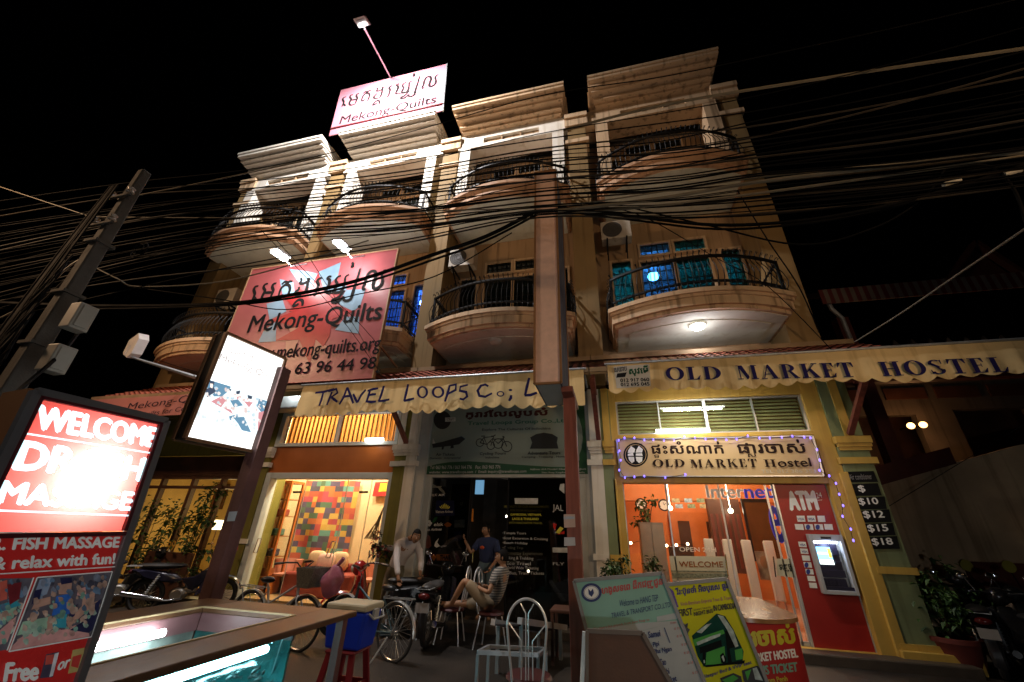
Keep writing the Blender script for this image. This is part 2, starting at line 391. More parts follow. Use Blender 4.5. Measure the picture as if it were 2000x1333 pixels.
def arcpts(c, hw, ye, ym, n=18):
    return [(c+hw*t, ym+(ye-ym)*t*t) for t in [(-1+2*i/n) for i in range(n+1)]]
def balcony(root, c, z, lamp=None, hw=1.8):
    b = MB()
    for e, za, zb in ((.07, z-.10, z), (.03, z-.17, z-.10), (.0, z-.36, z-.17), (-.06, z-.44, z-.36)):
        P = arcpts(c, hw+e, -.45-e, -1.0-e); pts = [(x, y, za) for x, y in P]+[(c+hw+e, .9, za), (c-hw-e, .9, za)]
        b.slab(pts, (0, 0, zb-za))
    sl = b.build('balcony', bandm if z > 9 else ochre2, root)
    b = MB(); P = arcpts(c, hw-.12, -.34, -.86); pts = [(x, y, z-.455) for x, y in P]+[(c+hw-.12, .89, z-.455), (c-hw+.12, .89, z-.455)]
    b.slab(pts, (0, 0, .014)); P = arcpts(c, hw-.36, -.1, -.5); b.slab([(x, y, z-.475) for x, y in P]+[(c+hw-.36, .6, z-.475), (c-hw+.36, .6, z-.475)], (0, 0, .019)); b.build('soffit', soffitm, sl)
    b = MB()   # wrought iron railing, belly bars with curled heads
    P = arcpts(c, hw-.05, -.38, -.93, 30)
    L = [(c-hw+.05, .85), (c-hw+.05, .45), (c-hw+.05, 0.05)]; Q = L+P+[(2*c-x, y) for x, y in L[::-1]]
    for zz, r in ((z+.86, .038), (z+.22, .032)): b.tube([(x, y, zz) for x, y in Q], r, 5)
    dense = []
    for i in range(len(Q)-1):
        d = math.dist(Q[i], Q[i+1]); k = max(1, round(d/.13))
        dense += [(Q[i][0]+(Q[i+1][0]-Q[i][0])*j/k, Q[i][1]+(Q[i+1][1]-Q[i][1])*j/k, Q[i+1][0]-Q[i][0], Q[i+1][1]-Q[i][1]) for j in range(k)]
    for x, y, dx, dy in dense:
        l = math.hypot(dx, dy); nx, ny = dy/l, -dx/l
        if ny > .3: nx, ny = -nx, -ny
        if abs(ny) < .3: nx, ny = (1 if x > c else -1), 0
        pr = [(0, .02), (.03, .10), (.10, .25), (.13, .40), (.08, .58), (.0, .74), (-.02, .86), (.0, .95), (.05, 1.0), (.08, .965), (.05, .93)]
        b.tube([(x+nx*o, y+ny*o, z+h) for o, h in pr], .010, 4, caps=False)
        b.tube([(x+nx*o, y+ny*o, z+h) for o, h in ((.02, .22), (.07, .16), (.09, .10), (.05, .06), (.03, .1))], .008, 4, caps=False)
    for s in (-1, 1):
        x = c+s*(hw-.05); b.bar((x, -.38, z), (x, -.38, z+.9), .05); b.bar((x, -.35, z+.22), (x, .45, z+.86), .035)
    b.build('railing', iron, sl)
    if lamp is not None:
        b = MB(); b.lathe([(0, z-.585), (.10, z-.58), (.145, z-.545), (.15, z-.478)], (c-.05, -.35, 0), 20)
        l = b.build('ceiling_lamp', emat('dome_lamp_glow', (1, .97, .9), 14) if lamp else soffitm, sl, smooth=True)
        if lamp:
            lighted('dome_light', l, (c-.05, -.35, z-.80), 17, (.86, .88, 1), .12)
            b = MB(); b.ring((c-.05, -.35, z-.50), .16, .018, 20, 6, 'Z'); b.build('lamp_rim', soffitm, l, smooth=True)
    return sl
def grid_window(root, x0, x1, z0, z1, pane, y=.9, nx=3, nz=4, nm='window'):
    b = MB(); t = .06
    for a in ((x0-t, x1+t, z1, z1+t), (x0-t, x1+t, z0-t, z0), (x0-t, x0, z0, z1), (x1, x1+t, z0, z1)): b.box(a[0], a[1], y-.05, y+.06, a[2], a[3])
    wi = b.build(nm, ochre2, root)
    b = MB(); b.box(x0, x1, y+.05, y+.06, z0, z1); b.build('pane', pane, wi)
    b = MB()
    for i in range(1, nx): b.box(x0+(x1-x0)*i/nx-.011, x0+(x1-x0)*i/nx+.011, y+.01, y+.03, z0, z1)
    for j in range(1, nz): b.box(x0, x1, y+.032, y+.045, z0+(z1-z0)*j/nz-.011, z0+(z1-z0)*j/nz+.011)
    b.build('grille', iron, wi)
teal = glassmat('teal_glass', (.045,.27,.30), .8); teal2 = glassmat('blue_teal_glass', (.10,.25,.42), .8); blueg = glassmat('blue_glass', (.22,.42,.95), .8)
voidp = mat('black_glass', (.006,.010,.009), .08, var=0, spec=.6)
def upper(root, k, lit=None):
    x0, x1, c = F[k], F[k+1], CEN[k]
    holes = []; wins = []
    for z in (6.2, 10.25):
        wins += [(c-.85, c-.03, z+.02, z+2.2, 4, 7, 'balcony_door'), (c+.05, c+.87, z+.02, z+2.2, 4, 7, 'balcony_door'), (c-.82, c-.06, z+2.42, z+2.78, 5, 2, 'window'), (c+.08, c+.84, z+2.42, z+2.78, 5, 2, 'window'),
                 (c-1.62, c-1.12, z+.5, z+2.3, 2, 5, 'window'), (c+1.2, c+1.62, z+.5, z+2.3, 2, 5, 'window')]
    holes = [(w[0], w[1], w[2], w[3]) for w in wins]
    b = MB(); wall_holes(b, x0+.26, x1-.26, 5.0, 13.3, .9, 1.15, holes); b.build('wall', ochre, root)
    for wd in wins:
        f1 = wd[2] < 10
        grid_window(root, wd[0], wd[1], wd[2], wd[3], ((teal2 if (k == 3 and wd[0] < c-.5 and wd[1] < c+.01 and wd[0] > c-1) else lit) if (lit and f1) else voidp), nx=wd[4], nz=wd[5], nm=wd[6])
    b = MB()
    for s, xf in ((0, x0), (1, x1)):
        a, d = (xf, xf+.28) if s == 0 else (xf-.28, xf)
        if k == 0 and s == 0: a = xf-.28
        if k == 3 and s == 1: d = xf+.28
        b.box(a+.001, d-.001, 0, 1.1, 4.6, 13.6)
    b.build('party_wall', finm, root)
    b = MB()     # attic capitals on the party walls
    for a, d in ((x0+.002, x0+.36), (x1-.36, x1-.002)):
        if k == 3 and d > x1-.1: d = x1+.36
        if k == 0 and a < x0+.1: a = x0-.36
        b.box(a, d, -.16, .6, 13.62, 13.8); b.box(a, d, -.1, .6, 13.30, 13.62); part('moulding', ochre2, root, lambda q: q.box(a, d, -.06, .6, 12.55, 12.7)); b.build('capital', ochre2, root); b = MB()
    for s in (-1, 1):
        b = MB(); xa = c+s*1.38; xb = c+s*1.74; b.box(min(xa, xb), max(xa, xb), -.05, .55, 10.25, 13.2); b.build('column', whitepl if k < 3 else ochre2, root)
    b = MB(); b.box(x0+.285, x1-.285, -.06, .6, 13.2, 13.34); b.box(x0+.285, x1-.285, -.04, .6, 13.62, 13.86)
    for a, d in ((x0+.285, c-.95), (c+.95, x1-.285)): b.box(a, d, -.04, .6, 13.34, 13.62)
    bm_ = b.build('attic_beam', whitepl if k in (0, 1, 2) else ochre2, root)
    b = MB(); b.box(c-.95, c+.95, .06, .5, 13.34, 13.62)
    for i in (-.32, .32): b.box(c+i-.02, c+i+.02, .0, .06, 13.34, 13.62)
    b.build('frieze_panel', ochre, bm_)
    b = MB(); hw = 1.86
    for i, (yy, za, zb) in enumerate(((-.20, 13.87, 13.94), (-.34, 13.94, 14.0), (-.10, 14.0, 14.09), (-.52, 14.09, 14.16), (-.66, 14.16, 14.22), (-.60, 14.22, 14.26), (-.80, 14.26, 14.37), (-.84, 14.37, 14.46))):
        e = (yy+.8)*.28; b.box(c-hw+e, c+hw-e, yy, .7, za, zb-.002)
    b.build('cornice', ochre2 if k > 1 else whitepl, root)
    b = MB(); A = (c, .7, 16.3); q = [(c-1.9, -.3, 14.47), (c+1.9, -.3, 14.47), (c+1.9, 2.2, 14.47), (c-1.9, 2.2, 14.47)]
    b.add(q+[A], [(0, 1, 4), (1, 2, 4), (2, 3, 4), (3, 0, 4), (3, 2, 1, 0)]); b.build('roof', ochre2, root)
    # clay tiled canopy roof above the shop
    b = MB(); xa, xb = x0-.02, x1+.0
    if k == 3: xb = x1+.75
    n = int((xb-xa)/.17); p0, p1 = np.array([0, -1.36, 4.42]), np.array([0, .0, 5.18]); rows = 7
    for r in range(rows):
        a = p0+(p1-p0)*r/rows; d = p0+(p1-p0)*(r+1.15)/rows; a = a+np.array([0, 0, .03])
        vs = []; nn = n*4
        for i in range(nn+1):
            x = xa+(xb-xa)*i/nn; h = .028*(1-abs(math.sin(math.pi*i/4)))
            vs += [(x, a[1], a[2]+h), (x, d[1], d[2]+h)]
        b.add(vs, [(2*i, 2*i+1, 2*i+3, 2*i+2) for i in range(nn)])
    rf = b.build('tiled_canopy', tile, root)
    b = MB(); b.slab([(xa, -1.38, 4.38), (xb, -1.38, 4.38), (xb, -.005, 5.1), (xa, -.005, 5.1)], (0, 0, -.06)); b.bar((xa, -1.385, 4.41), (xb, -1.385, 4.41), .05, .09)
    b.bar((xa, -.05, 5.21), (xb, -.05, 5.21), .12, .1); b.build('eave_board', mat('eave_wood', (.28,.19,.10), .7, var=.2), rf)
    balcony(root, c, 6.2, {3: True, 2: False}.get(k)); balcony(root, c, 10.25)

houses = [thing('shophouse', l, 'building', (CEN[k], 0, 0), 0, 'row of four shophouses') for k, l in enumerate((
    'leftmost narrow house of the row with plants before its dark ground floor',
    'house with the glowing warm shop window and patchwork quilt inside',
    'house with the dark glass travel office and grey board over its door',
    'rightmost house of the row with the yellow framed hostel front and teal lit windows'))]
for k in range(4): upper(houses[k], k, lit={3: teal, 1: blueg}.get(k))
def lit_room(root, c, col, power, lampx, floor=6.2):
    b = MB(); x0, x1 = c-1.75, c+1.75
    b.box(x0, x1, 3.4, 3.5, floor, floor+3.1); b.box(x0-.1, x0, 1.15, 3.5, floor, floor+3.1); b.box(x1, x1+.1, 1.15, 3.5, floor, floor+3.1)
    b.box(x0, x1, 1.15, 3.5, floor+3.1, floor+3.2); b.box(x0, x1, 1.15, 3.5, floor-.1, floor)
    rm = b.build('room', mat('room_plaster', (.55,.58,.6), .8, var=.05), root)
    for lx, lz in lampx:
        b = MB(); b.ball((lx, 2.2, lz), (.17, .17, .13), 16, 10); o = b.build('room_lamp', emat('room_lamp_glow', (.95, .97, 1), 90), rm, smooth=True)
    ld = bpy.data.lights.new('room_light', 'POINT'); ld.energy = power; ld.color = col; ld.shadow_soft_size = .2
    lo = bpy.data.objects.new('room_light', ld); COL.objects.link(lo); lo.parent = rm; lo.location = tuple(WLD[root_of(rm).name].inverted() @ Vector((lampx[0][0], 2.0, lampx[0][1]-.3)))
_l4 = at(1276, 540, Y=2.2); lit_room(houses[3], CEN[3], (.75, .93, 1), 13, [(_l4[0], _l4[2])])
_l2 = at(829, 593, Y=2.2); lit_room(houses[1], CEN[1], (.8, .9, 1), 26, [(_l2[0], _l2[2])])

# ================================================================= ground floors
def pillar(root, name, m, x0, x1, caps, y0=0., side=None, z1=4.5, capm=None):
    b = MB(); b.box(x0, x1, y0, .7, .0, z1); p = b.build(name, m, root)
    b = MB(); e = .05
    if caps:
        a, d = caps
        M_ = capm or whitepl
        for nm_, q_ in (('ledge', (a, d, y0-.05, y0+.2, 2.885, 2.995)), ('pilaster_strip', ((a+d)/2-.07, (a+d)/2+.07, y0-.025, y0+.1, 3.362, 4.5)), ('dado_band', (a+.02, d, y0-.03, y0+.2, 1.2, 1.3)), ('base', (a, d, y0-.03, y0+.2, .0, .3))): part(nm_, M_, p, lambda q: q.box(*q_))
        b.box(a+.06, d-.02, y0-.03, y0+.2, 3.12, 3.18); b.box(a+.04, d-.01, y0-.06, y0+.2, 3.18, 3.24); b.box(a+.02, d, y0-.09, y0+.2, 3.24, 3.36)
        b.build('capital', capm or whitepl, p)
    return p
def aim(lo, frm, to): lo.rotation_euler = (Vector(tuple(to))-Vector(tuple(frm))).to_track_quat('-Z', 'Y').to_euler()

H1, H2, H3, H4 = houses
# ---- house 4: hostel front
pillar(H4, 'pillar', sage, -.145, .06, (-.15, .10), capm=yellow)
pillar(H4, 'pillar', sage, 4.03, 4.5, (3.99, 4.56), capm=yellow)
b = MB()
b.box(.06, .2, .04, .3, 0.0, 4.5); b.box(3.74, 4.03, .04, .3, 0.0, 4.5)
for za, zb in ((4.22, 4.5), (3.42, 3.5), (2.56, 2.66)): b.box(.2, 3.74, .04, .3, za, zb)
b.box(.2, 3.74, .12, .3, 2.66, 3.42); b.box(.2, 3.74, .0, .3, 0, .13)
b.box(.02, .09, .0, .2, 0, 2.62); b.box(3.93, 4.06, -.02, .2, 0, 2.75); b.box(3.95, 4.9, -.1, .2, 0, .22)
shopfront4 = b.build('shopfront', yellow, H4, bevel=.008)
b = MB()
for a in ((.2, 3.74, 3.5, 3.535), (.2, 3.74, 4.185, 4.22), (.2, .24, 3.535, 4.185), (3.70, 3.74, 3.535, 4.185), (1.93, 1.99, 3.535, 4.185), (1.05, 1.075, 3.535, 4.185), (2.84, 2.865, 3.535, 4.185)): b.box(a[0], a[1], .1, .16, a[2], a[3])
tr = b.build('transom_window', alu, H4)
part('pane', glassmat('transom_glass', (.9,.95,.9), 2.2), tr, lambda b: b.box(.24, 3.70, .135, .14, 3.535, 4.185))
b = MB()
for j in range(9):
    z = 3.57+j*.07; b.slab([(.24, .2, z), (3.70, .2, z), (3.70, .26, z+.05), (.24, .26, z+.05)], (0, .006, .012))
b.build('louvre', mat('louvre_paint', (.66,.62,.34), .5, var=.15), tr, )
part('louvre_back', mat('louvre_back_paint', (.30,.16,.05), .7), tr, lambda b: b.box(.2, 3.74, .285, .3, 3.5, 4.22))
# interior
ori = mat('orange_wall', (.52,.17,.045), .6, var=.07, scale=3); ori2 = mat('dark_orange_wall', (.45,.09,.015), .6, var=.07)
b = MB(); b.box(.06, 4.3, 6.0, 6.1, 0.0, 3.4); b.box(-.04, .06, .3, 6.1, 0, 3.4); b.box(4.3, 4.4, .3, 6.1, 0, 3.4); b.box(-.04, 4.4, .3, 6.1, 3.4, 3.5); b.box(3.74, 4.3, .3, .4, 0, 3.4)
b.box(.06, 4.3, 4.2, 4.5, 2.55, 3.4)
b.build('room', ori, H4)
part('room_floor', mat('tile_floor', (.40,.30,.22), .25, var=.1), H4, lambda b: b.box(.06, 4.3, .3, 6.0, .02, .13))
for lx, ly in ((1.1, 2.6), (2.9, 2.9), (2.0, 4.9), (2.2, .85)):  # last bulb is added, to brighten the partitions and glass lettering
    b = MB(); b.ball((lx, ly, 3.28), (.09, .09, .11), 12, 8); o = b.build('hanging_bulb', emat('warm_bulb', (1, .85, .6), 22), H4, smooth=True)
    lighted('bulb_light', o, (lx, ly, 3.1), 76 if ly > 1 else 115, (1, .82, .60), .12)
# glass front & door
b = MB()
for x in (.2, 1.0, 1.95, 2.75, 2.86): b.box(x, x+.025, .2, .24, .13, 2.56)
b.box(.2, 2.87, .2, .24, .13, .19); dr = b.build('glass_door', alu, H4)
part('pane', glass, dr, lambda b: b.box(.225, 2.75, .218, .222, .19, 2.56))
pg4 = Pl((0, .21, 0), (0, -1, 0))
def g4(q): return (1210+q[0]/4.651, 940+q[1]/4.651)
b = MB(); b.text(pg4, 'Inter', g4((800,152)), g4((1140,152)), g4((800,40))[1], bold=.045); o1 = b.build('lettering', transmat('white_vinyl', (.85,.87,.9)), dr)
b = MB(); b.text(pg4, 'net', g4((1148,155)), g4((1398,152)), g4((1148,62))[1], bold=.045); b.build('lettering', transmat('blue_vinyl', (.04,.08,.85)), dr)
b = MB(); b.text(pg4, 'e', g4((1420,560)), g4((1512,552)), g4((1365,235))[1], bold=.03); b.build('lettering', transmat('violet_vinyl', (.10,.09,.60)), dr)
b = MB(); b.text(pg4, 'OPEN 24H', g4((547,640)), g4((880,645)), g4((545,600))[1], bold=.02); b.build('lettering', mat('frost_letter', (.8,.78,.7), .5, var=0), dr)
def board(name, parent, pl, quad, m, thick=.015, base=.01):
    b = MB(); P = [pl.hit(q, base) for q in quad]; b.slab(P, pl.n*thick); return b.build(name, m, parent)
cream = mat('cream_board', (.62,.58,.42), .5, var=.06)
wb = board('welcome_board', dr, pg4, [g4(q) for q in ((450,680),(975,685),(988,905),(480,905))], cream, .008, .002)
pw = pg4.shift(.012); b = MB(); b.text(pw, 'WELCOME', g4((545,780)), g4((945,783)), g4((545,730))[1], bold=.02); b.build('lettering', mat('brown_letter', (.30,.10,.03), .5, var=0), wb)
b = MB(); b.mark(pw, [g4(q) for q in ((465,812),(985,818),(986,830),(466,824))]); b.mark(pw, [g4(q) for q in ((476,835),(987,842),(988,880),(480,880))]); b.build('strip_print', mat('green_grey_print', (.25,.26,.18), .5, var=.5, scale=30), wb)
wb = board('door_sign', dr, pg4, [g4(q) for q in ((1420,705),(1630,710),(1655,885),(1430,860))], cream, .008, .002)
b = MB(); b.text(pw, 'ទាញចូល', g4((1462,825)), g4((1612,818)), g4((1455,760))[1], bold=.02); b.build('lettering', black, wb)
for q0, q1 in (((960,670),(985,860)), ((1398,690),(1420,870))):
    part('door_handle', chrome, dr, lambda b: b.tube([pg4.hit(g4(q0), .01), pg4.hit(g4(q0), .06), pg4.hit(g4(q1), .06), pg4.hit(g4(q1), .01)], .012, 6), smooth=True)
# ATM wall
part('atm_wall', mat('atm_red', (.36,.018,.014), .42, var=.08), H4, lambda b: b.box(2.9, 3.72, .16, .3, .13, 2.555))
part('atm_wall_edge', alu, H4, lambda b: (b.box(3.72, 3.74, .15, .3, .13, 2.555), b.box(2.875, 2.9, .15, .3, .13, 2.555)))
pa = Pl((0, .16, 0), (0, -1, 0))
atmsign = MB()
atmsign.text(pa, 'ATM', g4((1558,262)), g4((1808,258)), g4((1545,98))[1], bold=.05)
atmsign.text(pa, '24', g4((1795,158)), g4((1842,150)), g4((1785,108))[1])
atmsign.text(pa, 'hour', g4((1795,182)), g4((1845,176)), g4((1790,166))[1])
for q in ((1608,315,1690,370),(1702,315,1786,370),(1795,315,1872,372)): atmsign.mark(pa, [g4((q[0],q[1])), g4((q[2]-10,q[1])), g4((q[2],q[3])), g4((q[0]+10,q[3]))])
for x in (1590,1678,1768,1856): atmsign.mark(pa, [g4((x,390)), g4((x+76,392)), g4((x+86,445)), g4((x+10,440))])
for j in range(7): x, y = 1622+j*16, 550+j*62; atmsign.mark(pa, [g4((x,y)), g4((x+70,y+3)), g4((x+80,y+52)), g4((x+10,y+48))])
at_ = atmsign.build('lettering', white, H4)
b = MB(); pa2 = pa.shift(.004)
for x in (1622, 1716): b.text(pa2, 'VISA', g4((x,356)), g4((x+58,356)), g4((x,335))[1], bold=.03)
for j in (0, 1): b.text(pa2, 'VISA', g4((1640+j*16,588+j*62)), g4((1690+j*16,588+j*62)), g4((1638+j*16,570+j*62))[1], bold=.03)
for x in (1712, 1800): b.ell(pa2, g4((x,418)), 4.2, 5)
for j in (3, 4): b.ell(pa2, g4((1650+j*16,576+j*62)), 4, 5)
b.build('card_mark', mat('card_blue', (.03,.05,.30), .4, var=0), at_)
b = MB()
for x in (1628, 1735, 1822): b.ell(pa2, g4((x,418)), 4, 5)
for j in (2, 3, 4): b.ell(pa2, g4((1672+j*16,577+j*62)), 4, 5)
b.build('card_mark', redp, at_)
b = MB()
b.ell(pa2, g4((1650,417)), 4, 5); b.ell(pa2, g4((1900,415)), 4, 4); b.ell(pa2, g4((1830,345)), 6, 3.4)
for j in (5, 6): b.ell(pa2, g4((1662+j*16,576+j*62)), 5, 3.5)
b.build('card_mark', mat('card_grey', (.12,.11,.12), .4, var=0), at_)
# ---- ATM machine set in the red wall
t = thing('cash_machine', 'cash machine with lit blue screen set in the red wall beside the hostel door', 'cash machine', (3.45, .1, .85))
X0, X1, Z0, Z1, Yf = 3.2, 3.7, .87, 1.74, .04
b = MB()
for a in ((X0, X0+.05, Z0, Z1), (X1-.05, X1, Z0, Z1), (X0+.05, X1-.05, Z0, Z0+.06), (X0+.05, X1-.05, Z1-.1, Z1)): b.box(a[0], a[1], Yf, .16, a[2], a[3])
b.box(X0+.05, X1-.05, .145, .16, Z0+.06, Z1-.1)
cas = b.build('casing', mat('silver_plastic', (.48,.50,.52), .35, var=.05), t, bevel=.008)
b = MB(); b.slab([(X0+.05, .14, Z0+.06), (X1-.05, .14, Z0+.06), (X1-.05, .05, Z0+.06), (X0+.05, .05, Z0+.06)], (0, 0, .05)); b.box(X0+.06, X1-.12, .08, .145, Z0+.11, Z0+.22); b.box(X0+.06, X1-.1, .09, .145, Z0+.24, Z0+.34); b.box(X0+.06, X1-.1, .12, .144, Z0+.34, Z1-.1); [b.box(X0+.10+i*.045, X0+.135+i*.045, .07, .08, Z0+.125+j*.022, Z0+.14+j*.022) for i in range(4) for j in range(4)]; b.box(X0+.30, X0+.39, .085, .119, Z0+.44, Z0+.47); b.box(X0+.30, X0+.39, .085, .119, Z0+.56, Z0+.64)
b.build('keypad', mat('dark_navy_plastic', (.02,.02,.045), .35), t)
part('screen', emat('screen_glow', (.25,.65,.95), 2.6), t, lambda b: b.box(X0+.085, X0+.29, .108, .119, Z0+.42, Z0+.68))
part('screen_band', emat('screen_white', (.9,1,.9), 2.4), t, lambda b: (b.box(X0+.085, X0+.29, .104, .107, Z0+.57, Z0+.60), b.box(X0+.085, X0+.29, .104, .107, Z0+.42, Z0+.49)))
part('screen_logo', emat('screen_yellow', (.9,.75,.1), 1.2), t, lambda b: b.box(X0+.24, X0+.285, .103, .106, Z0+.52, Z0+.66))
lp = part('lamp', emat('atm_lamp_glow', (.85,.92,1), 16), t, lambda b: b.box(X0+.07, X1-.1, .06, .10, Z1-.135, Z1-.105))
lighted('lamp_light', lp, ((X0+X1)/2, .03, Z1-.16), 2.2, (.55,.68,1), .05)
part('camera_hood', blackpl, t, lambda b: b.box(X0+.17, X0+.32, Yf-.008, Yf+.002, Z1-.07, Z1-.035))
# ---- hostel interior furniture
for i_, q_ in enumerate(((1427, 998), (1309, 993))):
    p = PY(3.2).hit(q_); b = MB(); b.ball(p, .06, 12, 8); b.tube([p, (p[0], p[1], 3.4)], .008, 5); b.build('ceiling_bulb', emat('lobby_bulb', (1, .85, .6), 14), label=('bright bulb hanging before the dark cupboard in the hostel lobby', 'small bulb hanging beside the wall clocks in the hostel lobby')[i_], cat='lamp', smooth=True)
t = thing('light_string', 'row of tiny warm bulbs strung along the hostel lobby wall', 'string lights', PY(4.0).hit((1300, 1060)))
Q_ = [PY(4.0).hit(q) for q in ((1232,1061),(1264,1054),(1282,1064),(1290,1057),(1302,1066),(1321,1065),(1343,1063))]
part('wire', black, t, lambda b: b.tube(Q_, .006, 4))
for p in Q_: part('bulb', emat('tiny_warm', (1, .75, .45), 14), t, lambda b: b.ball(p, .035, 8, 6), smooth=True)
b = MB()
for i, x in enumerate((1.75, 2.1, 2.45, 2.85)):
    t = thing('booth_partition', ('pale booth partition nearest the WELCOME board', 'second pale booth partition behind the hostel glass door', 'third pale booth partition from the WELCOME board', 'pale booth partition nearest the red wall')[i], 'partition', (x, 1.4, .13), 0, 'pale partitions inside the hostel')
    part('panel', mat('pale_laminate', (.72,.72,.68), .4, var=.05), t, lambda b: b.box(x, x+.17, 1.3, 1.34, .6, 1.62), bevel=.01)
    part('post', alu, t, lambda b: (b.box(x+.0, x+.03, 1.345, 1.38, .13, 1.6), b.box(x+.14, x+.17, 1.345, 1.38, .13, 1.6)))
pw0 = PY(4.18)
def clock(q, label):
    p = pw0.hit(q, .03); b = MB(); t = thing('wall_clock', label, 'clock', p)
    b.lathe([(0.0, p[1]-.01), (.13, p[1]-.01)], (p[0], 0, p[2]), 20, 'Y'); b.build('dial', mat('clock_dial', (.6,.58,.52), .5, var=.05), t)
    b = MB(); b.ring((p[0], p[1], p[2]), .14, .022, 24, 6); b.build('rim', blackpl, t, smooth=True)
    b = MB(); b.bar((p[0], p[1]-.02, p[2]), (p[0]+.05, p[1]-.02, p[2]+.05), .012); b.bar((p[0], p[1]-.022, p[2]), (p[0]-.02, p[1]-.022, p[2]+.08), .01); b.build('hands', black, t)
clock((1252, 985), 'round wall clock at the left on the orange beam of the hostel'); clock((1297, 987), 'round wall clock beside the row of pictures in the hostel')
for i in range(8):
    q = (1312+(i % 4)*24+(i//4)*6, 974+(i//4)*11); p = pw0.hit(q, 0)
    b = MB(); b.box(p[0], p[0]+.2, p[1]-.02, p[1], p[2]-.105, p[2]); o = b.build('picture', mat('postcard_%d' % (i % 3), ((.4,.36,.2), (.3,.42,.5), (.2,.28,.16))[i % 3], .4, var=.7, scale=14), label='small coloured picture card in the double row on the orange beam', cat='picture', group='picture cards on the hostel beam')
b = MB(); p = PY(5.9).hit((1368, 1085)); b.box(p[0]-.75, p[0]+.75, 5.85, 5.98, .13, 2.35); 
for i in (-1, 0, 1): pass
t = b.build('wooden_door', mat('orange_door', (.42,.13,.03), .4, var=.1), label='orange wooden double door at the back of the hostel lobby', cat='door')
b = MB(); b.box(p[0]-.52, p[0]-.18, 5.83, 5.85, .5, 2.1); b.box(p[0]+.3, p[0]+.52, 5.83, 5.85, .5, 2.1); b.build('door_panel', mat('door_dark', (.05,.02,.01), .3), t)
b = MB(); b.box(2.35, 3.1, 3.4, 3.6, .9, 2.55); t = b.build('dark_cupboard', dwood, label='tall dark cupboard behind the pale booth partitions', cat='cupboard')
b = MB()
for i in range(6): b.box(2.38+i*.12, 2.44+i*.12, 3.385, 3.4, 1.0, 2.2)
b.build('slats', mat('red_brown', (.12,.03,.02), .4), t)
t = thing('television', 'dark wall television hanging behind the violet letter', 'television', (3.35, 2.6, 2.2)); part('casing', blackpl, t, lambda b: b.box(2.95, 3.55, 2.6, 2.66, 1.2, 2.5)); part('screen', mat('tv_dark', (.10,.045,.02), .25), t, lambda b: b.box(3.0, 3.5, 2.59, 2.6, 1.25, 2.42))
t = thing('lobby_cabinet', 'grey cabinet with a leafy plant on top inside the hostel window', 'cabinet', (.75, 1.6, .13)); part('body', mat('cabinet_grey', (.28,.27,.27), .5), t, lambda b: b.box(.5, 1.0, 1.4, 1.9, .13, 1.9)); part('door', mat('cabinet_grey2', (.33,.32,.32), .5), t, lambda b: (b.box(.52, .745, 1.38, 1.4, .2, 1.86), b.box(.755, .98, 1.38, 1.4, .2, 1.86)))
t = thing('armchair', 'dark wooden high chair inside the hostel window', 'chair', (1.3, 1.5, .13)); part('seat', dwood, t, lambda b: b.box(1.08, 1.55, 1.2, 1.7, .5, .58), bevel=.01); part('backrest', dwood, t, lambda b: b.box(1.08, 1.55, 1.66, 1.72, .58, 1.45), bevel=.02)
for x in (1.1, 1.49):
    for y in (1.22, 1.62): part('leg', dwood, t, lambda b: b.box(x, x+.045, y, y+.045, .13, .5))
def leaves(b, c, r, n, size, seed, squash=1.0, drop=.3):
    rnd = random.Random(seed); cl = [(rnd.gauss(0, .42), rnd.gauss(0, .42), rnd.gauss(0, .45)*squash) for _ in range(max(5, n//28))]
    for i in range(n):
        k = cl[i % len(cl)]; p = np.array([c[0]+r*(k[0]+rnd.gauss(0, .2)), c[1]+r*(k[1]+rnd.gauss(0, .2)), c[2]+r*(k[2]+rnd.gauss(0, .2)*squash)])
        a, e = rnd.uniform(0, 6.28), rnd.uniform(-.9, .5); d = np.array([math.cos(a)*math.cos(e), math.sin(a)*math.cos(e), math.sin(e)]); s_ = np.cross(d, [0, 0, 1.]); s_ /= max(np.linalg.norm(s_), 1e-6)
        L_ = size*rnd.uniform(.6, 1.3); w_ = L_*.32; m_ = p+d*L_*.5+np.array([0, 0, L_*.08])
        b.k = rnd.choice((0, 0, 1)); b.add([p, m_+s_*w_, p+d*L_-np.array([0, 0, L_*drop]), m_-s_*w_], [(0, 1, 2), (0, 2, 3)])
    b.k = 0; return cl
def plant(name, label, c, r, n, size, seed, pot=None, potm=None, z0=0, group=None, squash=1.0, cat='plant'):
    t = thing(name, label, cat, (c[0], c[1], z0), 0, group); b = MB(); cl = leaves(b, c, r, n, size, seed, squash); b.build('foliage', [leafm, leafd], t)
    b = MB()
    for k in cl[:9]:
        q = np.array([c[0]+r*k[0], c[1]+r*k[1], c[2]+r*k[2]]); p0 = np.array([c[0], c[1], z0+(pot[1] if pot else 0)*.9]); m_ = (p0+q)/2+np.array([0, 0, .1*r]); b.tube([p0, m_, q], [.012, .009, .004], 5, caps=False)
    b.build('stem', mat('stem_brown', (.08,.05,.025), .8), t)
    if pot:
        b = MB(); b.lathe([(0, z0+.005), (pot[0]*.7, z0+.005), (pot[0]*.95, z0+pot[1]*.85), (pot[0]*1.05, z0+pot[1]*.86), (pot[0]*1.05, z0+pot[1]), (pot[0]*.9, z0+pot[1]), (pot[0]*.85, z0+pot[1]*.85), (0, z0+pot[1]*.85)], (c[0], c[1], 0), 20); b.build('pot', potm or mat('terracotta', (.22,.07,.035), .75, var=.2), t, smooth=True)
    return t
plant('potted_plant', 'leafy plant standing on the grey lobby cabinet', (.75, 1.65, 2.2), .28, 160, .1, 5, z0=1.9)
plant('potted_plant', 'small potted shrub before the pale pillar left of the hostel window', (-.05, -1.0, 1.05), .27, 330, .075, 6, (.16, .6), None, .13)
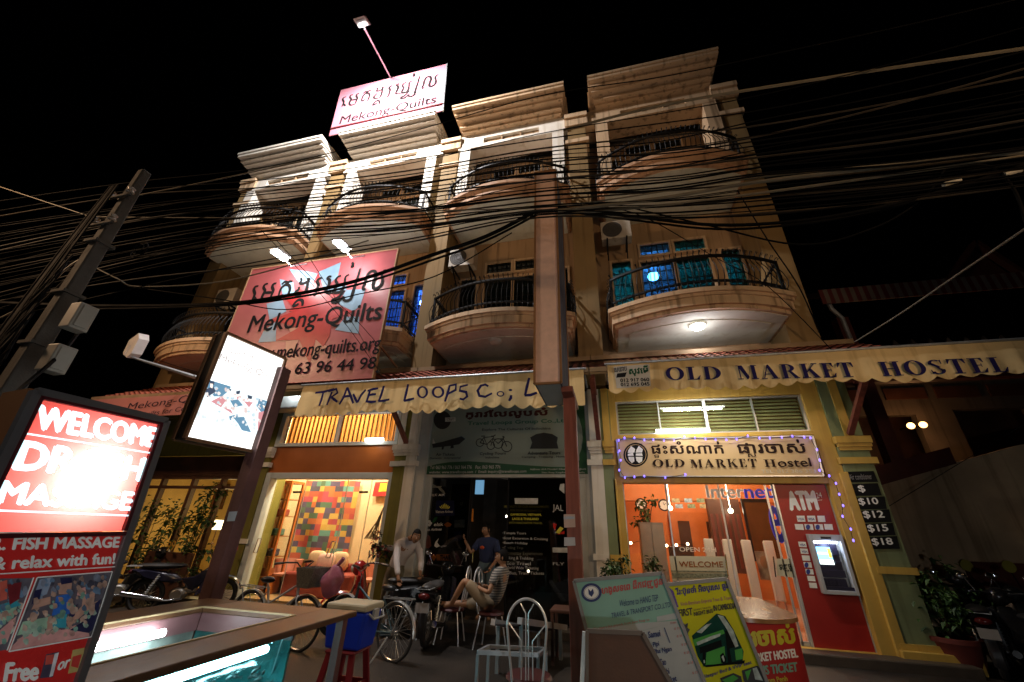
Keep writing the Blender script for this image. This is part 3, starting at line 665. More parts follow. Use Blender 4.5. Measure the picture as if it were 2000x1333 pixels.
plant('potted_plant', 'thin potted plant just inside the hostel window corner', (.55, -.35, 1.15), .2, 130, .075, 8, (.13, .7), None, .13)
plant('potted_plant', 'large dark bush in a red pot by the hostel right pillar', (4.75, .15, .92), .44, 700, .10, 9, (.36, .42), mat('red_pot', (.13,.025,.018), .7, var=.2), 0)

# ---- price boards on the right pillar
def pb(q): return (1640+q[0]/3.3333, 730+q[1]/3.3333)
pf = PY(0.0)
for quad, txt, BL, BR, tp in (([(45,640),(218,635),(248,706),(66,708)], 'Air conditioner', (70,692), (214,688), 655), ([(70,720),(245,714),(272,794),(92,797)], '$', (130,775), (172,775), 728), ([(103,808),(290,800),(305,882),(125,886)], '$10', (133,860), (258,856), 812), ([(128,894),(320,884),(337,967),(150,971)], '$12', (164,946), (296,944), 895), ([(153,979),(342,972),(362,1052),(176,1058)], '$15', (192,1036), (322,1032), 985), ([(178,1066),(370,1058),(390,1140),(206,1144)], '$18', (220,1123), (353,1120), 1073)):
    nm = {'$': 'black price board with a lone dollar sign', 'Air conditioner': 'black board reading Air conditioner above the prices'}.get(txt, 'black price board reading %s on the hostel pillar' % txt)
    b = MB(); P = [pf.hit(pb(q), .002) for q in quad]; b.slab(P, (0, -.012, 0)); o = b.build('price_board', black, label=nm, cat='price board', group='price boards on the hostel pillar')
    b = MB(); b.text(pf, txt, pb(BL), pb(BR), pb((0, tp))[1], bold=.03 if txt[0] == '$' else .0, base=.014); b.build('lettering', white if txt[0] == '$' else mat('grey_print', (.3,.3,.3), .5, var=0), o)

# ---- hostel sign board with its circle emblem
ps = PY(-.02)
def hs(q): return (1190+q[0]/4.651, 850+q[1]/4.651)
b = MB(); P = [ps.hit(hs(q)) for q in ((65,40),(1845,10),(1945,372),(105,378))]; b.slab([P[0], P[1], P[2], P[3]], (0, .04, 0))
sg = b.build('hostel_sign', mat('tan_sign', (.60,.42,.22), .45, var=.05, scale=2), label='long tan hostel sign with a black round emblem above the glass door', cat='sign', )
b = MB()
for a, d in ((0, 1), (1, 2), (2, 3), (3, 0)): b.bar(P[a]+np.array([0, -.004, 0]), P[d]+np.array([0, -.004, 0]), .03, .02)
b.build('frame', alu, sg)
b = MB(); b.ell(ps, hs((240,180)), 24, 23.6); b.k = 1; b.ell(ps, hs((240,180)), 20.8, 20.4, inner=(19.8, 19.4)); b.k = 2
for pts in ([(198,100),(235,128),(228,160),(168,165),(172,140)], [(268,100),(305,130),(298,160),(240,162),(246,135)], [(168,172),(215,160),(222,190),(168,190)], [(242,168),(298,165),(303,190),(240,188)], [(172,198),(225,200),(228,240),(205,258),(178,225)], [(240,198),(302,200),(298,240),(270,256),(246,232)]): b.mark(ps, [hs(q) for q in pts])
b.build('emblem', [black, mat('tan_line', (.55,.38,.2), .5, var=0), white], sg)
b = MB()
b.text(ps, 'ផះសំណាក់', hs((388,170)), hs((1040,168)), hs((388,62))[1], bold=.025); b.text(ps, 'ទ', hs((410,208)), hs((455,208)), hs((410,180))[1], bold=.02)
b.text(ps, 'ផារចាស់', hs((1175,165)), hs((1790,160)), hs((1175,50))[1], bold=.025); b.text(ps, 'ស', hs((1262,200)), hs((1335,196)), hs((1262,172))[1], bold=.02)
b.text(ps, 'OLD', hs((400,293)), hs((690,290)), hs((400,222))[1], glyphs=1); b.text(ps, 'MARKET', hs((742,296)), hs((1352,292)), hs((742,222))[1], glyphs=1); b.text(ps, 'H', hs((1415,290)), hs((1522,290)), hs((1415,222))[1], glyphs=1); b.text(ps, 'ostel', hs((1540,292)), hs((1840,286)), hs((1540,216))[1], bold=.02)
b.build('lettering', mat('dark_brown_print', (.03,.016,.012), .5, var=0), sg)
b = MB(); b.text(ps, 'TEL: 012 386 353', hs((1385,346)), hs((1882,342)), hs((1385,316))[1], bold=.02); b.build('lettering', mat('pale_print', (.62,.55,.42), .5, var=0), sg)
# string of blue fairy lights
fl = [hs(q) for q in ((85,50),(138,28),(228,28),(318,47),(400,45),(496,52),(588,50),(682,18),(778,28),(873,40),(965,45),(1062,45),(1155,40),(1257,10),(1362,30),(1457,30),(1565,22),(1660,12),(1768,22),(1825,28),(1885,135),(1910,230),(1908,322),(1995,372))]+[(1632,944.7),(1638.5,966),(1646,988),(1645,1009),(1661,1034),(1666,1056)]
f2 = [hs(q) for q in ((85,50),(92,145),(103,230),(90,320),(142,388),(228,382),(318,375),(508,388),(690,360))]
t = thing('fairy_lights', 'string of small blue lights round the tan hostel sign', 'string lights', ps.hit(hs((1000,372)), .02))
pp = [ps.hit(q, .055) for q in fl]; pq = [ps.hit(q, .055) for q in f2]
b = MB(); b.tube(pp, .005, 4); b.tube(pq, .005, 4); b.build('wire', black, t)
for i, p in enumerate(pp+pq[1:]):
    b = MB(); b.ball((p[0], p[1]-.012, p[2]), (.013, .013, .022), 8, 6); o = b.build('bulb', emat('blue_bulb', (.16,.11,1), 5), t, smooth=True)
    if i % 3 == 0: lighted('bulb_light', o, (p[0], p[1]-.05, p[2]), .28, (.22,.16,1), .02)

# ---- awnings
def awning(name, label, xa, xb, zt, zb, slant, marks, sticker=None):
    t = thing(name, label, 'awning', ((xa+xb)/2, -1.42, zb)); b = MB(); n = int((xb-xa)/.02); k = .27; vs = []
    rnd = random.Random(3)
    for i in range(n+1):
        u = i/n; x = xa+(xb-xa)*u; h = abs(math.sin(math.pi*(x-xa+.03*math.sin(x*1.9))/k))*(.065+.018*math.sin(x*3.1+xa)); w_ = .012*math.sin(x*7.1)+.008*math.sin(x*17.3+1)
        zb_ = zb+(.10-h)+(.02*math.sin(x*2.3))
        for j in range(7):
            f = j/6; vs.append((x-slant*f*(1-u)*1.0, -1.44+w_*f-.03*f, zt+(zb_-zt)*f))
    b.add(vs, [(i*7+j, i*7+j+1, (i+1)*7+j+1, (i+1)*7+j) for i in range(n) for j in range(6)])
    va = b.build('valance', canvas, t, smooth=True)
    b = MB(); b.tube([(xa-.05, -1.45, zt+.02), (xb+.05, -1.45, zt+.02)], .022, 8); b.build('rail', steel, t)
    b = MB(); b.tube([(xa, -1.40, zt), (xa, -.3, zt+.05)], .02, 6); b.tube([(xb, -1.40, zt), (xb, -.3, zt+.05)], .02, 6); b.build('arm', steel, t)
    pl = PY(-1.495)
    b = MB(); marks(b, pl); b.build('lettering', navy, va)
    return t, va
def tl(q): return (580+q[0]/3.509, 715+q[1]/3.509)
def m1(b, pl):
    for st in ([(125,185),(185,178),(255,158)],[(182,178),(168,230),(152,275)],[(240,178),(220,230),(205,268)],[(215,176),(270,158),(278,185),(235,215)],[(235,215),(255,230),(277,247)],[(345,148),(320,215),(290,265)],[(345,148),(370,210),(386,258)],[(310,216),(340,208),(372,206)],[(385,193),(400,225),(414,252)],[(414,252),(440,200),(472,163)],[(502,165),(492,200),(478,242)],[(483,172),(520,160),(557,154)],[(490,202),(515,196),(542,194)],[(470,243),(510,247),(542,244)],[(596,138),(577,200),(560,243)],[(558,243),(600,238),(634,230)],
               [(762,126),(748,190),(735,240)],[(733,240),(770,232),(803,224)],[(1047,133),(1032,190),(1014,245)],[(1045,136),(1090,128),(1088,165),(1035,192)],[(1172,130),(1120,143),(1115,170),(1160,180),(1166,210),(1140,230),(1115,225)],[(1312,140),(1290,128),(1262,135),(1238,170),(1250,205),(1290,212),(1337,188)],[(1468,200),(1466,220),(1453,240)],[(1592,82),(1577,140),(1563,203)],[(1560,203),(1600,200),(1645,184)]):
        b.stroke(pl, [tl(q) for q in st], .058)
    b.ell(pl, tl((860,180)), 11, 12, inner=(6.4, 8.8)); b.ell(pl, tl((967,180)), 12.4, 11.5, inner=(7.5, 8.2)); b.ell(pl, tl((1395,192)), 7.5, 5.6, inner=(5, 3.4)); b.ell(pl, tl((1463,166)), 3.6, 2.2)
awning('awning', 'shorter cream awning with brush lettering over the dark travel office', -6.52, -.36, 4.40, 3.66, .0, m1)
def ol(q): return (1180+q[0]/2.439, 680+q[1]/2.439)
def m2(b, pl):
    b.text(pl, 'OLD', ol((298,155)), ol((563,150)), ol((298,92))[1], glyphs=1); b.text(pl, 'MARKET', ol((640,150)), ol((1205,138)), ol((640,84))[1], glyphs=1); b.text(pl, 'HOSTEL', ol((1330,136)), ol((1938,115)), ol((1330,66))[1], glyphs=1)
t, va = awning('awning', 'longer cream awning with bold navy serif lettering over the hostel', .08, 6.4, 4.46, 3.86, .0, m2)
pl = PY(-1.495)
b = MB(); P = [pl.hit(ol(q), .004) for q in ((45,90),(215,77),(222,182),(60,192))]; b.slab(P, (0, -.003, 0)); stk = b.build('paper_notice', mat('notice_paper', (.55,.53,.47), .7, var=.08), t)
b = MB(); b.text(pl, '012 917 060', ol((78,163)), ol((215,158)), ol((78,147))[1], bold=.04, base=.007); b.text(pl, '012 695 045', ol((80,183)), ol((216,179)), ol((80,167))[1], bold=.04, base=.007); b.text(pl, 'សយាប', ol((50,116)), ol((108,108)), ol((50,96))[1], bold=.02, base=.007); b.mark(pl, [ol(q) for q in ((62,122),(108,116),(100,138),(58,142))], base=.007); b.build('lettering', black, stk)
b = MB(); b.text(pl, 'សុវេមី', ol((122,135)), ol((212,128)), ol((122,90))[1], bold=.03, base=.007); b.build('lettering', mat('dark_green_print', (.02,.10,.05), .5, var=0), stk)
# struts from the pillar capitals to the awnings
for x, l, hs_ in ((-4.55, 'maroon wooden strut left of the grey travel board', H2), (-.2, 'maroon wooden strut between the travel office and the hostel', H3), (4.27, 'maroon wooden strut above the price boards', H4)):
    part('strut', woodpost, hs_, lambda b: (b.bar((x, -.06, 3.4), (x-.02, -1.3, 4.28), .09, .07), b.bar((x+.25 if x > 4 else x, -.3, 4.3), (x, -1.3, 4.32), .07)))

# ================================================================= house 3: travel office
pillar(H3, 'pillar', whitepl, -.385, -.147, (-.46, -.16))
pillar(H3, 'pillar', greypl, -4.27, -4.03, None)
pillar(H3, 'pillar', whitepl, -4.51, -4.272, (-4.62, -4.2), y0=-.05)
part('pillar', greypl, H3, lambda b: b.box(-.52, -.387, .1, .7, 0, 4.5))
part('transom_wall', dwood, H3, lambda b: b.box(-4.03, -.52, .25, .4, 2.66, 4.6))
b = MB(); b.box(-4.03, -3.9, .1, .3, .13, 2.66); b.box(-.64, -.52, .1, .3, .13, 2.66); b.box(-4.03, -.52, .1, .3, 2.66, 2.80); df = b.build('door_frame', mat('grey_door_frame', (.42,.43,.40), .5, var=.08), H3, bevel=.01)
b = MB()
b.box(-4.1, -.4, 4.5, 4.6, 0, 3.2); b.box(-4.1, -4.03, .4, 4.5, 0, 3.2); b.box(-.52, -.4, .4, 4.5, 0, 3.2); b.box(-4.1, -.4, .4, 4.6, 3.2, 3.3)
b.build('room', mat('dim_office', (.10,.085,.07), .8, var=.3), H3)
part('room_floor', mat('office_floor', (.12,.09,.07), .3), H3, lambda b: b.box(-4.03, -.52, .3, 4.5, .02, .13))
pg3 = PY(.2)
part('shop_glass', dglass, df, lambda b: (b.box(-3.9, -2.98, .195, .2, .13, 2.66), b.box(-2.15, -.64, .195, .2, .13, 2.66)))
b = MB()
for x in (-3.0, -2.96, -2.16): b.box(x, x+.03, .18, .22, .13, 2.66)
b.build('mullion', black, df)
for q in ((492,830),(570,845)): part('door_handle', chrome, df, lambda b: b.tube([pg3.hit((830+q[0]/6.06, 930+q[1]/6.06), .05), pg3.hit((830+(q[0]-8)/6.06, 930+(q[1]+180)/6.06), .05)], .012, 6), smooth=True)
def g3(q): return (830+q[0]/6.06, 930+q[1]/6.06)
gold = mat('gold_print', (.5,.30,.05), .5, var=0); dimw = mat('dim_white_print', (.50,.50,.48), .5, var=0); orng = mat('orange_print', (.6,.20,.03), .5, var=0); yell = mat('yellow_print', (.55,.50,.06), .5, var=0); pink = mat('pink_print', (.45,.16,.14), .5, var=0); dblue = mat('dark_blue_print', (.03,.035,.14), .5, var=0); grn = mat('green_print', (.03,.16,.06), .5, var=0)
b = MB()
b.mark(pg3, [g3(q) for q in ((65,80),(110,105),(150,130),(120,140),(90,120))]); b.mark(pg3, [g3(q) for q in ((75,125),(205,120),(180,140),(90,142))]); b.mark(pg3, [g3(q) for q in ((150,130),(190,140),(225,175),(242,215),(210,200),(170,165))])
b.text(pg3, 'SILK AIR', g3((55,240)), g3((235,238)), g3((55,213))[1]); b.text(pg3, 'Vietnam Airlines', g3((125,440)), g3((328,437)), g3((125,408))[1]); b.text(pg3, 'Lao Airlines', g3((2,650)), g3((195,645)), g3((2,620))[1], bold=.04)
b.text(pg3, 'elsk', g3((105,595)), g3((215,590)), g3((105,555))[1], bold=.03)
for k in range(5): a = k*1.257; b.ell(pg3, g3((45+22*math.cos(a), 560+22*math.sin(a))), 3, 2.6)
b.mark(pg3, [g3(q) for q in ((110,830),(125,780),(165,735),(145,790),(175,825),(140,850))]); b.text(pg3, 'Dragonair', g3((160,850)), g3((255,845)), g3((160,820))[1])
b.mark(pg3, [g3(q) for q in ((1060,262),(1338,264),(1336,334),(1066,331))]); b.text(pg3, 'JAL', g3((1512,430)), g3((1640,440)), g3((1510,335))[1], bold=.0)
b.mark(pg3, [g3(q) for q in ((1600,95),(1650,90),(1650,210),(1590,160))])
for i, (s_, BL, BR, tp) in enumerate((('•Temple Tours',(915,697),(1197,702),660),('•Boat Excursion & Cruising',(915,757),(1455,772),718),('•Beach Holiday',(915,812),(1217,820),775),('•Cycling Trip',(915,872),(1162,876),833),('•Homestay Experiences',(930,942),(1392,950),893),('•Hiking & Trekking',(935,996),(1283,1006),950),('•Eco Travel',(940,1052),(1252,1058),1013),('World Wide Ticketing',(945,1112),(1345,1120),1068),('Bus, Train Tickets',(1000,1170),(1408,1176),1130))): b.text(pg3, s_, g3(BL), g3(BR), g3((0,tp))[1])
b.mark(pg3, [g3(q) for q in ((1508,848),(1700,850),(1700,908),(1512,906))]); b.text(pg3, 'FLY', g3((1515,1055)), g3((1650,1058)), g3((1515,1022))[1])
dw = b.build('window_print', dimw, df)
b = MB(); p2 = pg3.shift(.02)
b.mark(pg3, [g3(q) for q in ((135,290),(345,292),(352,470),(122,472))]); b.build('window_print', dblue, df)
b = MB(); p2 = pg3.shift(.019)
for a in range(-3, 4): b.mark(pg3, [g3((235+a*9, 395)), g3((235+a*17-7, 340+abs(a)*11)), g3((235+a*20, 318+abs(a)*12)), g3((235+a*17+7, 345+abs(a)*11))], base=.002)
b.text(pg3, 'CAMBODIA, VIETNAM,', g3((1010,472)), g3((1376,476)), g3((1010,444))[1], bold=.03); b.text(pg3, 'LAOS & THAILAND', g3((1035,520)), g3((1346,524)), g3((1035,492))[1], bold=.03)
b.mark(pg3, [g3(q) for q in ((1545,670),(1600,600),(1640,620),(1590,685))])
b.build('window_print', yell, df)
b = MB()
b.text(pg3, 'SPECIALITY OF OUR ARRANGMENTS', g3((933,374)), g3((1462,381)), g3((933,346))[1]); b.text(pg3, 'FOR YOUR HOLIDAYS TO', g3((1010,422)), g3((1380,426)), g3((1010,396))[1]); b.text(pg3, 'WITH INNOVATIVE TRAVEL', g3((990,566)), g3((1392,571)), g3((990,541))[1]); b.build('window_print', mat('olive_print', (.26,.24,.05), .5, var=0), df)
b = MB(); b.mark(pg3, [g3(q) for q in ((135,930),(285,928),(285,1000),(140,1000))]); b.mark(pg3, [g3(q) for q in ((70,965),(105,925),(135,965),(105,1005))]); b.mark(pg3, [g3(q) for q in ((225,575),(270,545),(318,570),(300,600),(255,605))]); b.mark(pg3, [g3(q) for q in ((540,390),(575,388),(570,540),(538,540))]); b.build('window_print', orng, df)
b = MB(); b.text(pg3, 'THAI', g3((175,992)), g3((278,990)), g3((175,938))[1], bold=.04, base=.003); b.text(pg3, 'malaysia', g3((1135,322)), g3((1335,326)), g3((1130,276))[1], bold=.03, base=.003); b.build('window_print', black, df)
b = MB(); b.mark(pg3, [g3(q) for q in ((1075,328),(1072,290),(1100,268),(1095,300),(1112,275),(1105,330))], base=.003); b.text(pg3, 'SWISS', g3((1515,900)), g3((1690,902)), g3((1515,856))[1], bold=.03, base=.003); b.mark(pg3, [g3(q) for q in ((1515,560),(1560,570),(1540,640),(1520,610))]); b.mark(pg3, [g3(q) for q in ((1560,690),(1650,650),(1650,690))]); b.build('window_print', redp, df)
b = MB(); b.ell(pg3, g3((30,770)), 5, 9); b.mark(pg3, [g3(q) for q in ((5,850),(30,690),(60,720),(75,830),(40,860))]); b.build('window_print', pink, df)
b = MB(); b.mark(pg3, [g3(q) for q in ((85,540),(110,495),(152,480),(135,530),(100,560))]); b.build('window_print', grn, df)
# standing poster rack behind the glass and blue paper
t = thing('poster_stand', 'narrow stand of travel posters behind the left office glass', 'poster stand', (-3.2, .4, .13)); part('panel', black, t, lambda b: b.box(-3.5, -3.05, .38, .42, .3, 2.55))
pst = PY(.375)
b = MB(); b.mark(pst, [g3(q) for q in ((350,520),(475,515),(472,610),(345,610))]); b.text(pst, 'Q', g3((412,350)), g3((448,350)), g3((412,305))[1]); b.build('poster', mat('pale_blue_print', (.25,.28,.36), .4, var=.3, scale=8), t)
b = MB(); b.mark(pst, [g3(q) for q in ((305,890),(440,880),(430,1150),(300,1145))]); b.build('poster', mat('mauve_print', (.20,.12,.13), .4, var=.6, scale=14), t)
b = MB(); b.mark(pst, [g3(q) for q in ((345,660),(440,650),(430,770),(340,770))]); b.build('poster', dblue, t)
b = MB(); p = PY(2.4).hit((937, 952)); b.box(p[0]-.12, p[0]+.12, 2.38, 2.4, p[2]-.18, p[2]+.18); b.build('blue_notice', emat('notice_glow', (.2,.45,.7), .7), label='small bright blue notice seen through the dark office door', cat='notice')
for q, nm in (((990, 1009), 'small white lamp spot behind the yellow destination words'), ((1032, 1116), 'tiny lamp spot low behind the white list of tours'), ((1138, 1068), 'small warm lamp behind the office glass right of the post')):
    p = PY(2.0).hit(q); b = MB(); b.ball(p, .03, 10, 6); o = b.build('small_lamp', emat('spot_glow', (1, .9, .75), 18), label=nm, cat='lamp', smooth=True)
lighted('lamp_light', o, (p[0], p[1]-.15, p[2]), 3, (1, .6, .3), .05)
# grey board over the door
pt = PY(.1)
def g5(q): return (820+q[0]/5.882, 780+q[1]/5.882)
P = [pt.hit(g5(q)) for q in ((135,20),(1885,-10),(1932,862),(72,866))]
b = MB(); b.slab(P, (0, .05, 0)); tb = b.build('travel_board', mat('grey_green_sign', (.235,.285,.255), .4, var=.04, scale=2), label='large grey travel board with aeroplane, bicycles and tent pictures', cat='sign')
b = MB(); b.mark(pt, [g5(q) for q in ((80,775),(200,745),(330,725),(560,714),(800,728),(1000,745),(1250,762),(1500,778),(1720,780),(1790,755),(1835,700),(1832,640),(1860,560),(1872,450),(1862,330),(1830,220),(1780,120),(1760,60),(1884,60),(1930,860),(75,865))]); b.build('print', mat('dark_green_band', (.020,.085,.035), .4, var=0), tb)
b = MB(); b.ell(pt, g5((258,240)), 17, 18)
for s_, BL, BR, tp in (('Explore The Cultures Of Indochina',(715,372),(1503,356),338),('Air Tickets',(185,652),(398,650),620),('Domestic . International',(115,690),(465,684),668),('Cycling Tours',(688,650),(987,645),612),('Indochina',(755,682),(912,680),660),('Adventure Tours',(1240,638),(1614,634),602),('Camping . Trekking . Homestay',(1170,682),(1760,676),654)): b.text(pt, s_, g5(BL), g5(BR), g5((0,tp))[1], bold=.02)
for cx, cy, rr in ((690,500,48),(815,535,48),(900,510,60),(998,545,64)): b.ell(pt, g5((cx,cy)), rr/5.88, rr/5.88, inner=(rr/5.88-1.6, rr/5.88-1.6))
for st in ([(690,500),(735,440),(850,430),(815,535)],[(735,440),(770,520),(850,440)],[(705,425),(750,425)],[(870,410),(845,425),(820,425)],[(900,510),(840,460),(960,455),(998,545)],[(900,510),(960,455)],[(950,425),(975,440)],[(955,430),(962,460)],[(770,520),(690,500)]): b.stroke(pt, [g5(q) for q in st], .022, taper=False)
b.mark(pt, [g5(q) for q in ((1268,440),(1340,400),(1425,385),(1520,400),(1585,440),(1575,500),(1592,568),(1265,570),(1290,500))]); b.mark(pt, [g5(q) for q in ((140,515),(260,490),(380,455),(480,430),(520,460),(450,520),(330,540),(150,560))])
b.mark(pt, [g5(q) for q in ((255,530),(285,525),(270,580),(250,578))]); b.mark(pt, [g5(q) for q in ((355,525),(385,520),(390,560),(352,568))])
b.build('print', mat('board_black', (.018,.02,.022), .5, var=0), tb)
b = MB(); b.mark(pt, [g5(q) for q in ((340,470),(480,425),(525,455),(455,495),(350,515))], base=.004); b.build('print', mat('board_blue', (.05,.10,.20), .4, var=0), tb)
b = MB(); b.mark(pt, [g5(q) for q in ((1375,495),(1425,440),(1480,495))], base=.004); b.mark(pt, [g5(q) for q in ((145,520),(150,445),(180,510))], base=.002); b.mark(pt, [g5(q) for q in ((290,212),(410,208),(412,256),(290,260))], base=.004)
for s_, BL, BR, tp in (('Tel: 063 963 776 / 063 964 776',(115,804),(594,800),766),('Fax: 063 965 776',(640,800),(926,797),762),('website: www.travelloops.com  /  Email: inquiry@travelloops.com',(105,864),(1223,852),824),('Address: 61A Mondul I Khum Svay Dangkum',(1265,822),(1908,818),796),('Siem Reap Kingdom of Cambodia',(1400,858),(1893,856),834)): b.text(pt, s_, g5(BL), g5(BR), g5((0,tp))[1], base=.002, bold=.015)
b.build('print', dimw, tb)
b = MB(); b.text(pt, 'CRAFT', g5((312,250)), g5((395,246)), g5((312,220))[1], base=.008); b.text(pt, 'ក្រាវែលលូបសំ', g5((530,232)), g5((1465,205)), g5((530,130))[1], bold=.05); b.build('print', mat('maroon_print', (.075,.022,.018), .5, var=0), tb)
b = MB(); b.text(pt, 'Travel Loops Group Co.,Ltd', g5((548,312)), g5((1700,278)), g5((548,258))[1], bold=.03); b.build('print', mat('board_green', (.02,.12,.075), .5, var=0), tb)

# ================================================================= house 2: quilt shop
pillar(H2, 'pillar', olive, -4.82, -4.512, (-4.9, -4.55))
pillar(H2, 'pillar', olive, -8.95, -8.26, (-9.0, -8.2))
def fr(name, m, rects, y0=.05, y1=.3, **k):
    return part(name, m, H2, lambda b: [b.box(r[0], r[1], y0, y1, r[2], r[3]) for r in rects], **k)
fr('transom_frame', bluegrey, ((-8.26, -4.82, 3.38, 3.47), (-8.26, -4.82, 4.17, 4.26), (-8.26, -8.12, 3.47, 4.17), (-4.92, -4.82, 3.47, 4.17), (-6.56, -6.52, 3.47, 4.17)), .0, .2, bevel=.012)
lv = transmat('amber_acrylic', (.21,.10,.028))
b = MB()
for i in range(26):
    x = -8.10+i*.1225; b.lathe([(.058, 3.47), (.058, 4.17)], (x+.06, .2, 0), 6, 'Z', math.pi, 2*math.pi)
b.build('louvre', lv, H2)
part('louvre_rib', mat('rib_orange', (.20,.065,.012), .6), H2, lambda b: [b.box(-8.115+i*.1225, -8.085+i*.1225, .13, .15, 3.47, 4.17) for i in range(27)])
part('panel_wall', rust, H2, lambda b: b.box(-8.26, -4.82, .06, .3, 2.76, 3.38))
part('lintel_wall', rust, H2, lambda b: b.box(-8.9, -4.6, .1, .3, 4.26, 4.7))
fr('door_frame', bluegrey, ((-8.26, -8.1, .13, 2.76), (-4.92, -4.82, .13, 2.76), (-8.1, -4.92, 2.62, 2.76)), .02, .25, bevel=.012)
warm = mat('warm_wall', (.78,.60,.36), .7, var=.05)
b = MB(); b.box(-8.7, -4.5, 1.85, 1.95, 0, 4.4); b.box(-4.82, -4.5, .7, 1.85, 0, 4.4); b.box(-8.7, -8.6, .7, 1.85, 0, 4.4); b.box(-8.7, -4.5, .3, 1.95, 4.4, 4.5); b.build('room', warm, H2)
part('room_floor', mat('shop_floor', (.50,.32,.15), .3, var=.1), H2, lambda b: b.box(-8.6, -4.82, .3, 1.85, .02, .13))
pgl = PY(.16)
gd = part('glass_door', glass, H2, lambda b: b.box(-8.1, -4.92, .155, .16, .13, 2.62))
part('mullion', alu, gd, lambda b: [b.box(x, x+.012, .15, .165, .13, 2.62) for x in (-7.15, -6.02, -5.4)])
def g6(q): return (440+q[0]/5, 760+q[1]/5)
for x, y in ((710,1010),(1355,1010)): part('patch_fitting', blackpl, gd, lambda b: (b.slab([pgl.hit(g6(q), .0) for q in ((x-40,y-10),(x+42,y-12),(x+40,y+8),(x-42,y+10))], (0, -.03, 0))))
for q0, q1 in (((508,1080),(500,1130)), ((652,1078),(648,1135))):
    def hd(b):
        a, d = pgl.hit((508 if q0[0] < 600 else 652, 1052 if q0[0] < 600 else 1058), .06), pgl.hit((498 if q0[0] < 600 else 640, 1080 if q0[0] < 600 else 1090), .06)
        w_ = np.array([.05, 0, 0]); b.tube([a-w_*.3, a-w_, d-w_, d-w_*.3, d+w_*.3, d+w_, a+w_, a+w_*.3], .011, 6, closed=True)
    part('door_handle', chrome, gd, hd, smooth=True)
def arealamp(nm, label, x, y, z, power, col):
    b = MB(); b.box(x-.5, x+.5, y-.05, y+.05, z-.03, z); o = b.build(nm, emat('shop_tube', (1, .86, .6), 12), label=label, cat='lamp')
    lighted('tube_light', o, (x, y, z-.12), power, col, .2); return o
arealamp('ceiling_tube', 'warm tube lamp on the quilt shop ceiling near the glass', -6.0, .9, 4.3, 420, (1, .84, .56))
arealamp('ceiling_tube', 'warm tube lamp over the sofa at the back of the quilt shop', -7.4, .85, 4.3, 420, (1, .84, .58))
# quilt
pq = PY(1.78); QC = [pq.hit(q) for q in ((602,940),(705,942),(688,1105),(552,1090))]
qcols = [S(200,60,50), S(225,120,40), S(230,185,60), S(60,110,80), S(70,60,110), S(190,50,80), S(50,50,85), S(90,160,150), S(215,90,50), S(235,200,90)]
qm = [mat('quilt_%d' % i, tuple(c*.62+.05 for c in q), .8, var=.08) for i, q in enumerate(qcols)]
b = MB(); rnd = random.Random(11); NX, NY = 11, 14; a, d = (-10.05, -7.75); z0, z1 = .55, 2.98
a, d = QC[0][0], QC[1][0]; z0 = QC[3][2]; z1 = QC[0][2]
for j in range(NY):
    i = 0
    while i < NX:
        wd = rnd.choice((1, 1, 1, 2)); wd = min(wd, NX-i); b.k = rnd.randrange(10)
        xa, xb = a+(d-a)*i/NX, a+(d-a)*(i+wd)/NX; za, zb = z0+(z1-z0)*j/NY, z0+(z1-z0)*(j+1)/NY
        def yy(x, z): return 1.75+.03*math.sin(x*9)+.02*math.sin(z*3+x*4)
        n = 3; vs = []
        for u in range(n+1):
            for v in range(2): x = xa+(xb-xa)*u/n; z = za+(zb-za)*v; vs.append((x, yy(x, z), z))
        b.add(vs, [(2*u, 2*u+2, 2*u+3, 2*u+1) for u in range(n)]); i += wd
b.build('patchwork_quilt', qm, label='tall patchwork quilt of coloured squares hanging on the shop wall', cat='quilt', smooth=True)
t = thing('sofa', 'dark red covered sofa under the patchwork quilt', 'sofa', (-6.85, 1.2, .13)); mred = mat('sofa_red', (.22,.035,.03), .75, var=.1)
part('seat', mred, t, lambda b: b.box(-7.75, -5.95, .85, 1.55, .13, .62), bevel=.05); part('backrest', mred, t, lambda b: b.box(-7.75, -5.95, 1.5, 1.7, .13, .80), bevel=.06)
for i, (x, z, c_, l) in enumerate(((-7.35, .84, (.7,.52,.34), 'cream patterned cushion at the left of the red sofa'), (-7.0, .80, (.66,.44,.40), 'pale pink cushion in the middle of the red sofa'), (-6.7, .84, (.68,.50,.33), 'cream cushion at the right behind the pink one'))):
    b = MB(); b.ball((x, 1.36+.06*(i != 1)-.05*(i == 1), z), (.24, .08, .22), 14, 10, lambda p: np.sign(p)*np.abs(p)**.6); b.build('cushion', mat('cushion_%d' % i, c_, .8, var=.12, scale=14), label=l, cat='cushion', smooth=True)
for x, l in ((-8.0, 'pink rattan chair left of the red sofa'), (-5.6, 'small pink rattan chair right of the red sofa')):
    t = thing('rattan_chair', l, 'chair', (x, 1.2, .13)); rt_ = mat('rattan_pink', (.55,.24,.18), .6, var=.15)
    b = MB(); b.lathe([(0, .5), (.26, .5), (.28, .55), (0, .58)], (x, 1.2, 0), 16); b.build('seat', rt_, t, smooth=True)
    b = MB(); b.lathe([(.30, .5), (.34, .85), (.31, .86), (.27, .5)], (x, 1.2, 0), 14, 'Z', -.3, math.pi+.3); b.build('backrest', rt_, t, smooth=True)
    for a_ in (.8, 2.4, 3.9, 5.5): part('leg', dwood, t, lambda b: b.tube([(x+.2*math.cos(a_), 1.2+.2*math.sin(a_), .5), (x+.24*math.cos(a_), 1.2+.24*math.sin(a_), .13)], .018, 6))
t = thing('display_cabinet', 'tall orange wooden glass cabinet inside the quilt shop', 'cabinet', (-8.3, .7, .13)); ow = mat('orange_wood', (.42,.13,.03), .35, var=.15, stretch=(6,6,.7))
xa, xb, ya, yb = -8.58, -8.06, .72, 1.2
